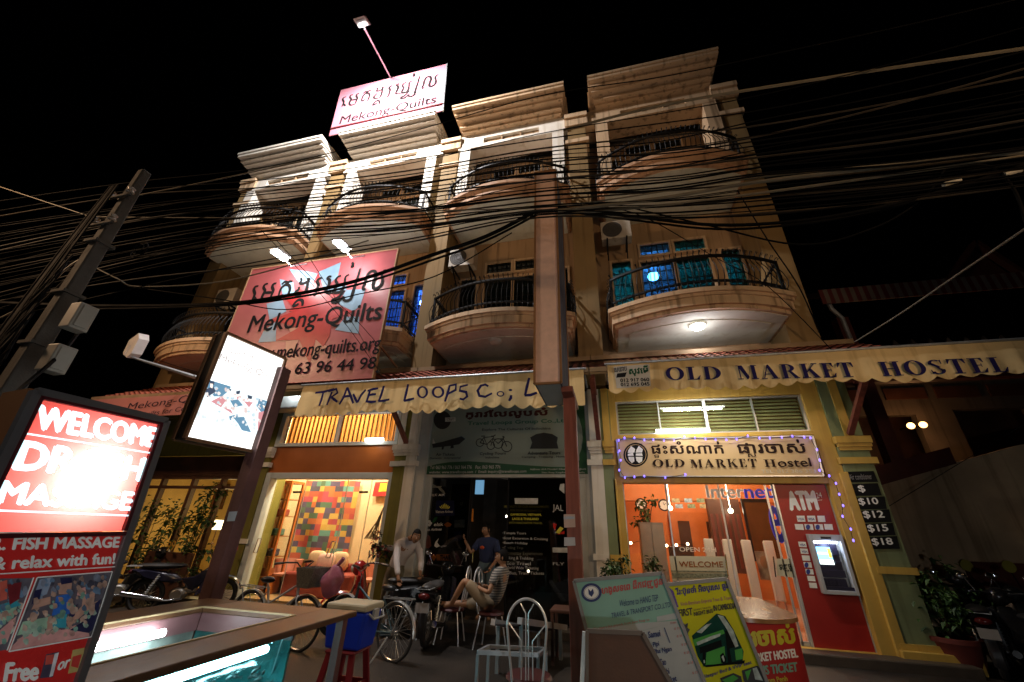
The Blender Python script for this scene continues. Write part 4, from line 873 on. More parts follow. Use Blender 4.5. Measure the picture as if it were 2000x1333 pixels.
part('frame', ow, t, lambda b: ([b.box(x, x+.05, y, y+.05, .13, 2.6) for x in (xa, xb-.05) for y in (ya, yb-.05)], b.box(xa, xb, ya, yb, 2.6, 2.66), b.box(xa, xb, ya, yb, .13, .5)))
for z in (.9, 1.35, 1.8, 2.2): part('shelf', ow, t, lambda b: b.box(xa+.05, xb-.05, ya+.05, yb-.03, z, z+.02))
part('pane', glass, t, lambda b: (b.box(xb-.025, xb-.02, ya+.05, yb-.05, .5, 2.6), b.box(xa+.05, xb-.05, ya+.02, ya+.025, .5, 2.6)))
for i, z in enumerate((.5, .92, 1.37, 1.82)):
    b = MB(); b.box(xa+.12, xb-.12, ya+.12, yb-.15, z, z+.16); b.build('folded_cloth', qm[(i*3+1) % 10], label='folded %s cloth on a cabinet shelf in the quilt shop' % ('orange', 'violet', 'green', 'yellow')[i], cat='cloth', bevel=.03)
b = MB(); p = PY(2.9).hit((750, 1060)); p0 = PY(2.9).hit((728, 1010)); b.box(-5.75, -4.95, 1.8, 1.845, .14, 2.1); b.build('white_door', mat('white_door', (.8,.78,.72), .4, var=.03), label='plain white door at the right rear of the quilt shop', cat='door')
pr = PY(1.75); P = [pr.hit(g6(q)) for q in ((1465,910),(1660,905),(1640,1045),(1435,1048))]
b = MB(); b.slab(P, (0, .05, 0)); o = b.build('wall_hanging', mat('red_hanging', (.48,.03,.03), .6), label='red wall hanging with yellow pictures above the white door', cat='wall hanging')
b = MB(); b.mark(pr, [g6(q) for q in ((1515,920),(1595,920),(1580,1000),(1495,1005))]); b.mark(pr, [g6(q) for q in ((1605,915),(1650,912),(1640,995),(1600,1000))]); b.build('print', yell, o)
# hanging bags and dolls by the shop's right pillar
b = MB(); p = at(742, 1030, Y=-.35)
for i in range(26):
    a_ = i*.5; b.tube([(p[0]+.02, -.35, p[2]+.42), (p[0]-.06+.02*math.sin(a_), -.35+.05*math.cos(a_), p[2]+.1), (p[0]-.16+.11*math.sin(a_*1.7), -.36+.08*math.cos(a_), p[2]-.22)], .006, 4, caps=False)
b.build('straw_broom', mat('straw', (.30,.20,.09), .8, var=.2), label='bunch of brown straw hanging beside the quilt shop door', cat='broom')
b = MB(); p = at(738, 1068, Y=-.32); leaves(b, p, .26, 160, .09, 21); b.build('dark_garland', [mat('dark_green_cloth', (.02,.035,.015), .7), mat('flower_red', (.35,.06,.05), .7)], label='dark flowered garland hanging over the red scooter', cat='garland')

# ================================================================= house 1: dark front with plants
pillar(H1, 'pillar', olive, -13.3, -12.8, (-13.35, -12.75))
part('beam', olive, H1, lambda b: (b.box(-12.8, -8.96, .3, .5, 3.25, 4.6), b.box(-13.2, -8.96, -1.1, .3, 4.2, 4.27)))
part('soffit_boards', mat('soffit_board', (.20,.17,.05), .6, var=.15), H1, lambda b: [b.box(-13.2, -8.96, -1.05+i*.16, -.93+i*.16, 4.12, 4.195) for i in range(8)])
part('lintel_board', dwood, H1, lambda b: b.box(-12.8, -8.96, .28, .42, 2.72, 3.22))
b = MB()
for x in (-12.8, -11.9, -10.85, -9.9, -9.06): b.box(x, x+.1, .3, .42, .3, 2.72)
for z in (.3, 2.4, 2.64): b.box(-12.8, -8.96, .305, .415, z, z+.07)
wf = b.build('window_frame', dwood, H1)
part('pane', glass, wf, lambda b: b.box(-12.7, -9.0, .35, .355, .35, 2.66))
b = MB(); b.box(-13.2, -8.96, 3.2, 3.3, 0, 3.6); b.box(-13.3, -13.2, .5, 3.3, 0, 3.6); b.box(-8.96, -8.86, .5, 3.3, 0, 3.6); b.box(-13.2, -8.96, .5, 3.3, 3.6, 3.7); b.box(-13.2, -8.96, .5, 3.3, -.02, .12); b.build('room', mat('gold_wall', (.50,.36,.13), .7, var=.1), H1)
for x, z, l in ((-11.6, 1.55, 'glowing white table lamp behind the plants'), (-9.3, 2.2, 'warm wall lamp at the right of the dark front')):
    t = thing('table_lamp', l, 'lamp', (x, 2.2, z-.5)); b = MB(); b.lathe([(.16, z-.12), (.11, z+.14)], (x, 2.2, 0), 16); b.build('lamp_shade', emat('shade_glow', (1, .82, .45), 5), t, smooth=True)
    b = MB(); b.lathe([(.09, z-.5), (.015, z-.47), (.015, z-.12)], (x, 2.2, 0), 10); o = b.build('stem', dwood, t); lighted('lamp_light', o, (x, 1.95, z), 48, (1, .68, .30), .1)
for q, l in (((372, 985), 'dark framed picture on the golden wall behind the plants'), ((425, 970), 'red framed picture right of the dark one on the golden wall')):
    p = PY(3.15).hit(q); t = thing('picture', l, 'picture', p); part('frame', dwood, t, lambda b: b.box(p[0]-.32, p[0]+.32, 3.12, 3.2, p[2]-.4, p[2]+.4)); part('canvas', mat('old_painting', (.16,.06,.03), .5, var=.6, scale=8), t, lambda b: b.box(p[0]-.26, p[0]+.26, 3.115, 3.12, p[2]-.34, p[2]+.34))
for i, (x, y, z, r, n) in enumerate(((-10.9, -.2, 1.7, .62, 200), (-9.6, -.15, 1.75, .5, 190), (-10.3, -.35, .8, .6, 360), (-9.2, -.4, .9, .42, 220), (-11.9, -.3, 1.3, .6, 200), (-9.9, .0, 2.3, .42, 80))):
    plant('garden_shrub', ('tall airy shrub at the left before the golden window', 'tall leafy shrub by the purple post', 'low bushy shrub behind the parked black moped', 'small shrub at the foot of the olive pillar', 'shrub at the far left half hidden by the red sign', 'high thin spray of leaves under the dark lintel')[i], (x, y, z), r, n, .12, 40+i, z0=.13)
b = MB(); p = at(358, 1098, Y=-.6)
b.box(-10.2, -8.95, -.62, -.55, .13, 1.0); o = b.build('house_number_board', dwood, label='dark low board with the number 99 among the shrubs', cat='number board'); pn = PY(-.62)
b = MB(); b.text(pn, '99', (322,1078), (338,1076), 1058); b.build('lettering', gold, o)
# pink sign on the left eave
pk = PY(-1.42); b = MB(); P = [pk.hit(q) for q in ((195,800),(375,775),(378,812),(200,838))]; P[0][0] = P[3][0] = -13.1; P[1][0] = P[2][0] = -9.3; P[0][2] = P[1][2] = 4.36; P[2][2] = P[3][2] = 3.86
b.slab(P, (0, -.03, 0)); pe = b.build('eave_sign', mat('pink_sign', (.46,.17,.15), .5, var=.06), label='pink banner under the far left tiled eave', cat='sign')
b = MB(); b.text(pk, 'Mekong-Quilts', (245,806), (415,783), 788, base=.034); b.text(pk, 'Quilts for Community', (270,818), (420,797), 806, base=.034); b.build('lettering', mat('plum_print', (.05,.025,.03), .5, var=0), pe)
# ================================================================= big roadside sign of the quilt shop
def smooth_line(P, k=3):
    P = [np.array(p, float) for p in P]; out = []
    for i in range(len(P)-1):
        p0, p1, p2, p3 = P[max(i-1, 0)], P[i], P[i+1], P[min(i+2, len(P)-1)]
        for j in range(k):
            t = j/k; out.append(.5*((2*p1)+(-p0+p2)*t+(2*p0-5*p1+4*p2-p3)*t*t+(-p0+3*p1-3*p2+p3)*t**3))
    out.append(P[-1]); return out
pb_ = PY(-1.35)
TL, TR, BR = pb_.hit((487, 529)), pb_.hit((778, 486)), pb_.hit((756, 737))
sx0, sx1, sz0, sz1 = -9.4, TR[0]-.02, BR[2], TL[2]+.02
def bg(q): return (480+q[0]/6.6667, 490+q[1]/6.6667)
t = thing('shop_sign', 'big pink and red banner sign with a star standing on the eave', 'sign', ((sx0+sx1)/2, -1.33, sz0))
bn = part('banner', mat('pink_vinyl', (.34,.085,.095), .35, var=.05, scale=2, bump=.05, bscale=9), t, lambda b: b.box(sx0, sx1, -1.35, -1.33, sz0, sz1))
part('frame', mat('sign_frame', (.35,.22,.12), .5), t, lambda b: (b.box(sx0, sx1, -1.36, -1.27, sz1, sz1+.03), b.box(sx0-.03, sx0, -1.36, -1.27, sz0, sz1+.03), b.box(sx1, sx1+.03, -1.36, -1.27, sz0, sz1+.03), [b.bar((x, -1.3, sz0), (x, -1.3, sz1), .05) for x in (sx0+.8, -7, sx1-.8)], b.bar((sx0+.5, -1.25, sz1-.8), (sx0+.5, .3, sz1-1.6), .04), b.bar((sx1-.3, -1.25, sz1-2.4), (sx1-.3, 0.2, sz0+.8), .04)))
b = MB()
for pts in ([(945,278),(1240,150),(1200,335),(1010,500)], [(560,235),(780,265),(940,300),(840,490),(690,410)], [(440,370),(620,410),(640,560),(480,590)], [(270,690),(480,640),(530,790),(310,900)], [(1310,510),(1560,500),(1490,720),(1400,790),(1200,690)], [(230,1050),(400,920),(390,1180),(160,1195)], [(1300,860),(1480,860),(1470,1080),(1160,1030)], [(1010,500),(1310,420),(1310,515),(1090,560)]): b.mark(pb_, [bg(q) for q in pts])
b.build('print', mat('pale_blue_vinyl', (.19,.30,.40), .4, var=.08), bn)
b = MB()
for pts in ([(945,285),(1030,560),(900,800),(800,560)], [(800,560),(560,790),(900,800)], [(1030,560),(1310,520),(1120,690)], [(1030,560),(1120,690),(900,800)], [(1120,690),(1400,790),(1130,890),(900,800)], [(330,905),(620,790),(900,800),(690,1000)], [(690,1000),(390,1170),(700,1160)], [(690,1000),(900,800),(1130,890),(1090,1110),(910,1150),(700,1160)], [(910,1150),(1090,1110),(1010,1250)], [(700,1160),(910,1150),(830,1480),(760,1320)], [(500,610),(800,560),(640,760)], [(700,490),(800,560),(700,640)]): b.mark(pb_, [bg(q) for q in pts], base=.003)
b.build('print', mat('red_vinyl', (.36,.018,.022), .4, var=.12), bn)
b = MB()
for pts in ([(620,790),(330,905),(560,900)], [(560,1010),(690,1000),(600,1100)], [(520,1180),(690,1160),(610,1330),(520,1330)], [(910,1160),(1060,1250),(860,1400)]): b.mark(pb_, [bg(q) for q in pts], base=.004)
b.build('print', mat('salmon_vinyl', (.44,.20,.15), .4, var=.1), bn)
blk = mat('sign_black_print', (.008,.007,.007), .8, var=0)
LN = [[pb_.hit(bg(q), .008+.0003*i) for q in st] for i, st in enumerate(_K)]
allp = np.array([p for l in LN for p in l]); KLO, KHI = allp.min(0), allp.max(0)
KU = [[((p[0]-KLO[0])/(KHI[0]-KLO[0]), (p[2]-KLO[2])/(KHI[2]-KLO[2])) for p in l] for l in LN]
def ribbon(b, P, n, w0):
    P = smooth_line(P); N = len(P); L = []; Q = []
    for i, p in enumerate(P):
        d = P[min(i+1, N-1)]-P[max(i-1, 0)]; tt = np.cross(n, d); tt /= max(np.linalg.norm(tt), 1e-9); ww = w0*(.6+.5*math.sin(math.pi*(i+.6)/N))/2
        L.append(p+tt*ww); Q.append(p-tt*ww)
    b.add(L+Q, [(i, i+1, N+i+1, N+i) for i in range(N-1)])
def khmer(b, pl, o, eu, ev, w0, base=.004):
    """o = lower left of the word's box, eu/ev = its edges"""
    for i, l in enumerate(KU): ribbon(b, [o+eu*u+ev*v+pl.n*(base+.0003*i) for u, v in l], pl.n, w0)
b = MB(); khmer(b, pb_, np.array([KLO[0], -1.35, KLO[2]]), np.array([KHI[0]-KLO[0], 0, 0]), np.array([0, 0, KHI[2]-KLO[2]]), .085, .008)
b.text(pb_, 'Mekong-Quilts', (478,661), (740,635.5), 617, base=.008, bold=.012); b.text(pb_, 'www.mekong-quilts.org', (472,715), (739,692), 681, base=.008, bold=.01); b.text(pb_, '(+855)  63 96 44 98', (472,745.5), (731,727.5), 717, base=.008, bold=.012)
b.mark(pb_, [(733,726),(737,722),(739,725),(743,722),(742,728),(735,729)], base=.008)
b.build('lettering', blk, bn)
for q0, q1, l in (((548,503),(575,518),'left bright tube floodlight over the big pink banner'), ((668,485),(690,497),'right bright tube floodlight over the big pink banner')):
    p = at(*q0, Y=-2.1); t2 = thing('sign_floodlight', l, 'lamp', (p[0], -1.4, sz1), 0, 'tube floodlights over the banner')
    part('arm', steel, t2, lambda b: b.tube([(p[0]+.05, -1.3, sz1-.02), (p[0]+.03, -1.75, p[2]-.02), (p[0], p[1]+.1, p[2]+.05)], .02, 6))
    hd = part('housing', steel, t2, lambda b: b.slab([(p[0]-.13, p[1]-.27, p[2]+.04), (p[0]+.13, p[1]-.27, p[2]+.04), (p[0]+.13, p[1]+.18, p[2]+.08), (p[0]-.13, p[1]+.18, p[2]+.08)], (0, 0, .06)), bevel=.015)
    o = part('tube', emat('flood_tube', (.95, 1, .97), 26), hd, lambda b: b.tube([(p[0], p[1]-.25, p[2]-.0), (p[0], p[1]+.16, p[2]+.04)], .07, 10), smooth=True)
    lo = lighted('flood_light', o, (p[0], p[1]+.2, p[2]-.12), 78, (1, .94, .93), .12)

# ================================================================= rooftop sign and its lamp on a long arm
pr_ = PY(-.7); TLr, TRr, BRr, BLr = [pr_.hit(q) for q in ((664.6,180),(872.5,122),(865,209),(643,264.6))]
x0r, x1r = (TLr[0]+BLr[0])/2, (TRr[0]+BRr[0])/2; z1r = (TLr[2]+TRr[2])/2; z0r = 14.52
t = thing('rooftop_sign', 'pale pink sign with black writing standing on the roof edge', 'sign', ((x0r+x1r)/2, -.66, z0r))
bn = part('banner', mat('pink_sheet', (.34,.135,.17), .5, var=.03), t, lambda b: b.slab([(BLr[0], -.7, z0r), (BRr[0], -.7, z0r), (TRr[0], -.7, z1r), (TLr[0], -.7, z1r)], (0, .03, 0)))
part('frame', steel, t, lambda b: (b.bar((BRr[0]+.02, -.69, z0r), (TRr[0]+.02, -.69, z1r), .05), b.bar((x0r+1, -.6, z0r), (x0r+1, .6, z0r+.4), .06), b.bar((x1r-1, -.6, z0r), (x1r-1, .6, z0r+.4), .06), b.bar((x0r+.2, -.64, z1r-.7), (x1r-.2, -.64, z1r-.7), .05)))
b = MB(); a, d, m_, lo_ = pr_.hit((663,214)), pr_.hit((856,150)), pr_.hit((809,144)), pr_.hit((728,207))
khmer(b, pr_, np.array([a[0], -.7, lo_[2]]), np.array([d[0]-a[0], 0, 0]), np.array([0, 0, m_[2]-lo_[2]]), .085)
b.text(pr_, 'Mekong-Quilts', (660.5,248), (850,206), 227.5, base=.003, bold=.005); b.build('lettering', blk, bn)
b = MB(); b.bar((BLr[0], -.72, z0r+.36), (BRr[0], -.72, z0r+.36), .045); b.build('rail', mat('dark_red_rail', (.10,.012,.012), .6), t)
hl = at(705, 44, Y=-3.1)
t = thing('rooftop_lamp', 'small floodlight on a long thin arm above the rooftop sign', 'lamp', (at(763,150,Y=-.7)))
part('arm', chrome, t, lambda b: b.tube([at(763, 152, Y=-.7), at(712, 56, Y=-3.0)], .028, 6))
hd = part('head', mat('lamp_head', (.30,.26,.25), .5), t, lambda b: b.slab([hl+np.array(q) for q in ((-.2,-.14,0),(.2,-.14,0),(.2,.16,.08),(-.2,.16,.08))], (0, .05, .14)), bevel=.02)
o = part('glass', emat('roof_lamp_glow', (1, .8, .75), .15), hd, lambda b: b.slab([hl+np.array(q) for q in ((-.16,-.06,-.012),(.16,-.06,-.012),(.16,.13,.03),(-.16,.13,.03))], (0, 0, .008)))
ll = lighted('roof_light', o, hl+np.array([0, .02, -.06]), 6200, (1, .95, .94), .14, 'SPOT', spot=R(168)); aim(ll, hl, (-6.6, .0, 14.4))

# ================================================================= lightbox on the purple post
k = 4.8; TLl = CAMP+k*np.array([-.92799731, .69050554, .44120139]); ev_ = np.array([.16254, .98606, -.0]); ev_ /= np.linalg.norm(ev_)
nl = np.array([ev_[1], -ev_[0], 0]); pL = Pl(TLl, nl); wl = .1749*k
def lb(q): return (340+q[0]/5.126, 640+q[1]/5.126)
TLl = pL.hit(lb((527,38))); TRl = pL.hit(lb((1108,325))); BRl = pL.hit(lb((828,1258))); BLl = pL.hit(lb((112,1098)))
zt, zb_ = (TLl[2]+TRl[2])/2, (BRl[2]+BLl[2])/2; a = TLl*1.; d = TRl*1.; am = (TLl+BLl)/2; dm = (TRl+BRl)/2
def LB(u, z, off): p = am+(dm-am)*u; return np.array([p[0], p[1], z])+nl*off
bth = .20
t = thing('lightbox_sign', 'glowing white lightbox with a group photo on the tall purple post', 'sign', LB(.5, zb_, -bth/2))
fm = mat('box_frame', (.20,.11,.06), .45, metal=.3)
part('casing', mat('box_black', (.012,.011,.010), .6), t, lambda b: b.slab([LB(0, zb_, -.03), LB(1, zb_, -.03), LB(1, zt, -.03), LB(0, zt, -.03)], -nl*(bth-.05)))
b = MB()
for off in (0, -bth+.0):
    q = [LB(0, zb_, off), LB(1, zb_, off), LB(1, zt, off), LB(0, zt, off)]
    for i in range(4): b.bar(q[i], q[(i+1) % 4], .035, .035)
b.build('frame', fm, t)
m_ = emat('lightbox_white', (1, .99, .95), 1.9)
fa = part('face', m_, t, lambda b: b.slab([LB(.02, zb_+.02, -.02), LB(.98, zb_+.02, -.02), LB(.98, zt-.02, -.02), LB(.02, zt-.02, -.02)], nl*.012))
part('face', m_, t, lambda b: b.slab([LB(.02, zb_+.02, -bth-.005), LB(.98, zb_+.02, -bth-.005), LB(.98, zt-.02, -bth-.005), LB(.02, zt-.02, -bth-.005)], nl*.012))
pf_ = pL.shift(-.006)
def em2(n, c, s=1.0): return emat('lit_'+n, c, s)
b = MB(); a, d, m1_, lo_ = [pf_.hit(lb(q)) for q in ((575,215),(1030,400),(952,258),(735,325))]
eu = np.array([d[0]-a[0], d[1]-a[1], 0]); hh = .20; o_ = np.array([a[0], a[1], a[2]-.12]); khmer(b, pf_, o_, eu, np.array([0, 0, hh]), .009, .003)
b.text(pf_, 'Mekong-Quilts', lb((440,338)), lb((1022,560)), lb((0,262))[1]); b.build('lettering', em2('grey', (.50,.44,.44), 1.0), fa)
b = MB(); b.text(pf_, 'way of living', lb((430,1150)), lb((582,1172)), lb((0,1118))[1]); b.build('lettering', em2('tan', (.75,.52,.30), 1.1), fa)
b = MB(); b.mark(pf_, [lb(q) for q in ((345,520),(560,585),(640,620),(975,745),(868,1085),(700,1040),(200,905))]); b.build('photo_print', em2('photo', (.86,.97,1), 1.25), fa)
def pp_(n, c, s, polys, base=.003):
    b = MB()
    for p in polys: b.mark(pf_, [lb(q) for q in p], base=base)
    b.build('photo_print', em2(n, c, s), fa)
pp_('blue', (.20,.42,.62), .8, [[(345,522),(570,592),(540,640),(480,690),(400,690),(330,600)], [(850,712),(970,750),(930,830),(880,860),(830,790)], [(590,900),(700,895),(770,1050),(680,1030),(640,960)], [(560,730),(640,720),(690,780),(600,800)], [(550,890),(650,865),(660,885),(560,930)]])
pp_('navy', (.08,.12,.20), .7, [[(310,620),(390,590),(420,640),(330,700)], [(355,535),(405,540),(400,575),(360,575)], [(620,640),(665,630),(655,665),(625,670)], [(735,675),(785,690),(775,720),(740,710)], [(880,770),(930,800),(900,810)], [(545,610),(575,620),(565,640)]], .006)
pp_('red', (.80,.35,.38), 1.0, [[(370,740),(470,690),(520,730),(470,800)], [(480,795),(570,825),(590,870)], [(845,850),(940,830),(880,1000),(865,1085),(835,1075)], [(700,740),(790,750),(750,800)], [(620,690),(650,690),(640,730)]], .006)
def lcol(i, c, s_): return em2('spk%d' % i, c, s_)
_lc = [lcol(i, c, 1.0) for i, c in enumerate(((.35,.55,.75), (.62,.80,.92), (.95,.90,.88), (.9,.72,.68), (1,.95,.92), (.70,.86,.92), (1,1,1), (.85,.93,.95)))]
_rn = random.Random(8)
for i in range(110):
    u, v = _rn.random(), _rn.random(); q = (np.array((350,530))*(1-u)+np.array((955,750))*u)*(1-v)+(np.array((230,890))*(1-u)+np.array((860,1050))*u)*v; r = _rn.uniform(7, 20); b = MB(); m_ = 7
    if i == 0: _bs = [MB() for _ in _lc]
    _bs[min(7, int((v*.7+_rn.random()*.4)*8))].mark(pf_, [lb((q[0]+r*_rn.uniform(.6,1.2)*math.cos(6.283*j/m_), q[1]+r*_rn.uniform(.6,1.3)*math.sin(6.283*j/m_))) for j in range(m_)], base=.0015+.0001*(i % 9))
for k_, b in enumerate(_bs): b.build('photo_print', _lc[k_], fa)
pp_('skin', (1,.86,.76), 1.3, [[(362,560),(390,565),(385,610),(362,600)], [(530,640),(560,650),(540,690)], [(625,668),(650,670),(640,700)], [(745,715),(775,722),(765,750)], [(885,775),(910,785),(900,815)]], .009)
lo = lighted('box_light', fa, LB(.5, (zt+zb_)/2, .06), 22, (1, .98, .93), .2, 'AREA', sx=.7, sy=1.2); aim(lo, LB(.5, (zt+zb_)/2, .06), LB(.5, (zt+zb_)/2, 1))
t = thing('sign_post', 'tall purple painted square post carrying the glowing lightbox', 'post', (-4.34, -4.24, 0))
xx, yy_ = -4.34, -4.24
part('post', purplepost, t, lambda b: b.bar((xx, yy_, 0), (xx+.02, yy_, 3.55), .16), bevel=.01)
pq_ = PY(yy_-.1); b = MB(); P = [pq_.hit(q, .003) for q in ((448,1000),(464,999),(458,1018),(443,1019))]; b.slab(P, (0, -.004, 0)); b.build('paper_label', mat('label_blue', (.35,.45,.55), .6), t)

# ================================================================= fish massage sign
k = 1.55; O = CAMP+k*np.array([-1.41806692, .63900443, .29736187])
nf = np.array([.99672, -.01134, .08008]); e1 = np.array([.00938, .99965, .02474]); e2 = np.array([.08034, .0239, -.99648]); e1 /= np.linalg.norm(e1); nf = np.cross(e2, e1); nf /= np.linalg.norm(nf); nf = nf if nf[0] > 0 else -nf; e2 = np.cross(nf, e1); e2 = e2 if e2[2] < 0 else -e2
Wf = .3427*k; pF = Pl(O, nf, -e2); pF.p = O+nf*0
def ff(u, v, off=0): return O+e1*u+e2*v+nf*off   # u along the top, v downwards
Hf = 2.02; Hu = np.dot(pF.hit((255,1037))-O, e2)
th = .17
t = thing('street_lightbox', 'tall red and white lightbox sign advertising a fish massage, its lamp glaring', 'sign', ff(Wf/2, Hf, -th/2))
redf = transmat('red_acrylic', (.62,.12,.11)); whf = emat('lit_white_acrylic', (.62,.92,1.0), 1.7)
b = MB()
b.slab([ff(0, 0, -.02), ff(0, Hf, -.02), ff(0, Hf, -th), ff(0, 0, -th)], e1*.012)
b.slab([ff(Wf-.012, 0, -.02), ff(Wf-.012, Hf, -.02), ff(Wf-.012, Hf, -th), ff(Wf-.012, 0, -th)], e1*.012)
b.slab([ff(.012, 0, -th+.01), ff(Wf-.012, 0, -th+.01), ff(Wf-.012, Hf, -th+.01), ff(.012, Hf, -th+.01)], -nf*.01)
b.slab([ff(.012, 0, -.02), ff(Wf-.012, 0, -.02), ff(Wf-.012, 0, -th), ff(.012, 0, -th)], e2*.012)
b.slab([ff(.012, Hu+.01, -.03), ff(Wf-.012, Hu+.01, -.03), ff(Wf-.012, Hu+.01, -th), ff(.012, Hu+.01, -th)], e2*.012)
cas = b.build('casing', mat('box_brown', (.26,.10,.035), .6, var=.15), t)
b = MB()
for a, d in ((ff(.012, .012), ff(Wf-.012, .012)), (ff(.012, .012), ff(.012, Hf)), (ff(Wf-.012, .012), ff(Wf-.012, Hf))): b.bar(a, d, .028, .03, up=nf)
b.build('frame', mat('grey_trim', (.20,.20,.21), .45, metal=.5), t)
b = MB()
for a, d in ((ff(.03, .03, .002), ff(Wf-.03, .03, .002)), (ff(.032, .03, .002), ff(.032, Hu, .002)), (ff(Wf-.032, .03, .002), ff(Wf-.032, Hu, .002)), (ff(.012, Hu+.012, .002), ff(Wf-.012, Hu+.012, .002))): b.bar(a, d, .016, .02, up=nf)
b.build('frame', mat('maroon_trim', (.10,.012,.018), .5), t)
fu = part('face', redf, t, lambda b: b.poly([ff(.02, .02, -.006), ff(Wf-.02, .02, -.006), ff(Wf-.02, Hu, -.006), ff(.02, Hu, -.006)]))
pf_ = Pl(O-nf*.006, nf, -e2)
def w4(q): return (q[0]/4.444, 750+q[1]/4.444)
b = MB()
b.text(pf_, 'WELCOME', w4((305,388)), w4((1335,550)), w4((350,188)), bold=.06)
b.text(pf_, 'DR.FISH', w4((118,738)), w4((1215,842)), w4((205,498)), bold=.06)
b.text(pf_, 'MASSAGE', w4((-30,1035)), w4((1125,1096)), w4((35,845)), bold=.06)
FRM = [(180,425),(1335,605),(1140,1145),(-140,1095)]
for i in range(4): b.stroke(pf_, [w4(FRM[i]), w4(FRM[(i+1) % 4])], .0065, taper=False)
b.build('lettering', whf, fu)
# the lamp inside
lp_ = pf_.hit((140, 945), -.10)
o = part('lamp', emat('inner_lamp', (1, .98, .92), 30), cas, lambda b: b.ball(lp_-nf*.05, .02, 12, 8), smooth=True)
lighted('inner_light', o, lp_+nf*.0, 16, (1, .95, .90), .028); lighted('inner_light', o, pf_.hit((165, 900), -.12), 5, (.92, .96, 1), .05)
# lower printed half, without a lamp; a glow is added further down
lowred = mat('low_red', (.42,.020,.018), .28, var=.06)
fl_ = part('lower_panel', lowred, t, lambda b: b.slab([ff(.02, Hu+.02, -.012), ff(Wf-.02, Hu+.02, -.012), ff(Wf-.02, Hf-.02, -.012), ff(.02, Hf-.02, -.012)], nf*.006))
def w5(q): return (q[0]/4.259, 1020+q[1]/4.259)
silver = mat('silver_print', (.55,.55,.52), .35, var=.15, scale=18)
b = MB()
b.text(pf_, 'DR. FISH MASSAGE', w5((-225,236)), w5((985,210)), w5((-200,128)), bold=.05); b.text(pf_, '& relax with fun!', w5((-75,398)), w5((950,346)), w5((-55,292)), bold=.045)
b.text(pf_, 'Free', w5((30,1330)), w5((305,1312)), w5((55,1175)), bold=.05); b.text(pf_, 'or', w5((470,1238)), w5((562,1208)), w5((492,1168)), bold=.05)
for l in ([(-50,88),(1060,96)], [(1052,96),(960,372)], [(-50,435),(960,372)], [(310,462),(935,412)], [(935,412),(762,955)], [(762,955),(75,1078)], [(75,1078),(310,462)], [(280,462),(60,1068)]): b.stroke(pf_, [w5(q) for q in l], .004, taper=False)
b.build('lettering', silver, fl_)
def ph(n, c, polys, base=.0):
    b = MB()
    for p in polys: b.mark(pf_, [w5(q) for q in p], base=base)
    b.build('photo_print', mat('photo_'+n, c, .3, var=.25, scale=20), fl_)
def speck(pl_fn, mp, par, quad, cols, n, size, seed, base, nm):
    rn = random.Random(seed); q = [np.array(v, float) for v in quad]; bs = [MB() for _ in cols]
    for i in range(n):
        u, v = rn.random(), rn.random(); k = min(len(cols)-1, max(0, int((v*.65+rn.random()*.45)*len(cols)))); c = (q[0]*(1-u)+q[1]*u)*(1-v)+(q[3]*(1-u)+q[2]*u)*v
        r = size*rn.uniform(.4, 1.2); m_ = rn.randrange(6, 10); a0 = rn.random()*6
        bs[k].mark(pl_fn, [mp((c[0]+r*rn.uniform(.6, 1.15)*math.cos(a0+6.283*j/m_), c[1]+r*rn.uniform(.6, 1.4)*math.sin(a0+6.283*j/m_))) for j in range(m_)], base=base+.0001*(i % 9))
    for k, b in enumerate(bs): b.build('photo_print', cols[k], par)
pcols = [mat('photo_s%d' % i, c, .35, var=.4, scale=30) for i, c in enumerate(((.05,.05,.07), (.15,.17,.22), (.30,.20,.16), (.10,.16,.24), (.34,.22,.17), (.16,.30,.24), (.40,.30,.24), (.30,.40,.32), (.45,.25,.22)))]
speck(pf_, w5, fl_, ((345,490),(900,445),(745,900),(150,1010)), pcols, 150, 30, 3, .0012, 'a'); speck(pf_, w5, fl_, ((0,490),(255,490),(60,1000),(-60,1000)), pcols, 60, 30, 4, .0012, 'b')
ph('shade', (.10,.09,.11), [[(312,466),(930,418),(760,950),(82,1072)], [(0,470),(276,466),(58,1062),(-120,1090)]])
ph('sky', (.22,.27,.36), [[(330,480),(440,460),(390,600),(270,650)]], .002)
ph('mint', (.30,.46,.33), [[(190,830),(400,790),(420,880),(140,945)], [(0,690),(150,680),(110,800),(0,830)]], .002)
ph('teal', (.04,.28,.36), [[(440,790),(560,740),(550,880),(430,880)], [(0,690),(130,650),(180,690),(0,750)]], .003)
ph('blue', (.03,.12,.42), [[(470,620),(590,590),(600,760),(430,780)]], .004)
ph('skin', (.42,.24,.18), [[(480,510),(600,490),(590,600),(490,600)], [(690,620),(790,590),(780,690),(570,880),(550,830),(680,700)], [(300,650),(420,620),(420,680),(260,730)], [(400,790),(430,780),(440,890),(390,890)]], .005)
ph('navy', (.02,.02,.06), [[(590,720),(650,680),(620,780),(560,830)], [(760,700),(840,640),(780,890),(740,920),(580,900),(700,820)], [(500,465),(600,460),(600,505),(510,520)], [(290,570),(350,555),(330,640),(260,690)]], .006)
ph('pink', (.55,.28,.26), [[(100,1030),(200,940),(560,890),(740,925),(745,950),(82,1072)], [(0,900),(140,780),(60,1000),(0,1020)], [(650,560),(710,540),(720,620),(640,610)]], .004)
ph('wine', (.16,.02,.025), [[(60,520),(180,500),(160,640),(80,690)]], .005); ph('coralbrick', (.5,.10,.07), [[(0,500),(60,480),(60,640),(0,660)]], .004)
ph('can', (.06,.05,.08), [[(385,1100),(490,1080),(440,1290),(330,1300)]]); ph('canred', (.5,.08,.06), [[(385,1110),(450,1100),(440,1180),(375,1190)]], .003); ph('canwhite', (.6,.6,.62), [[(455,1095),(490,1085),(440,1280),(410,1290)]], .004)
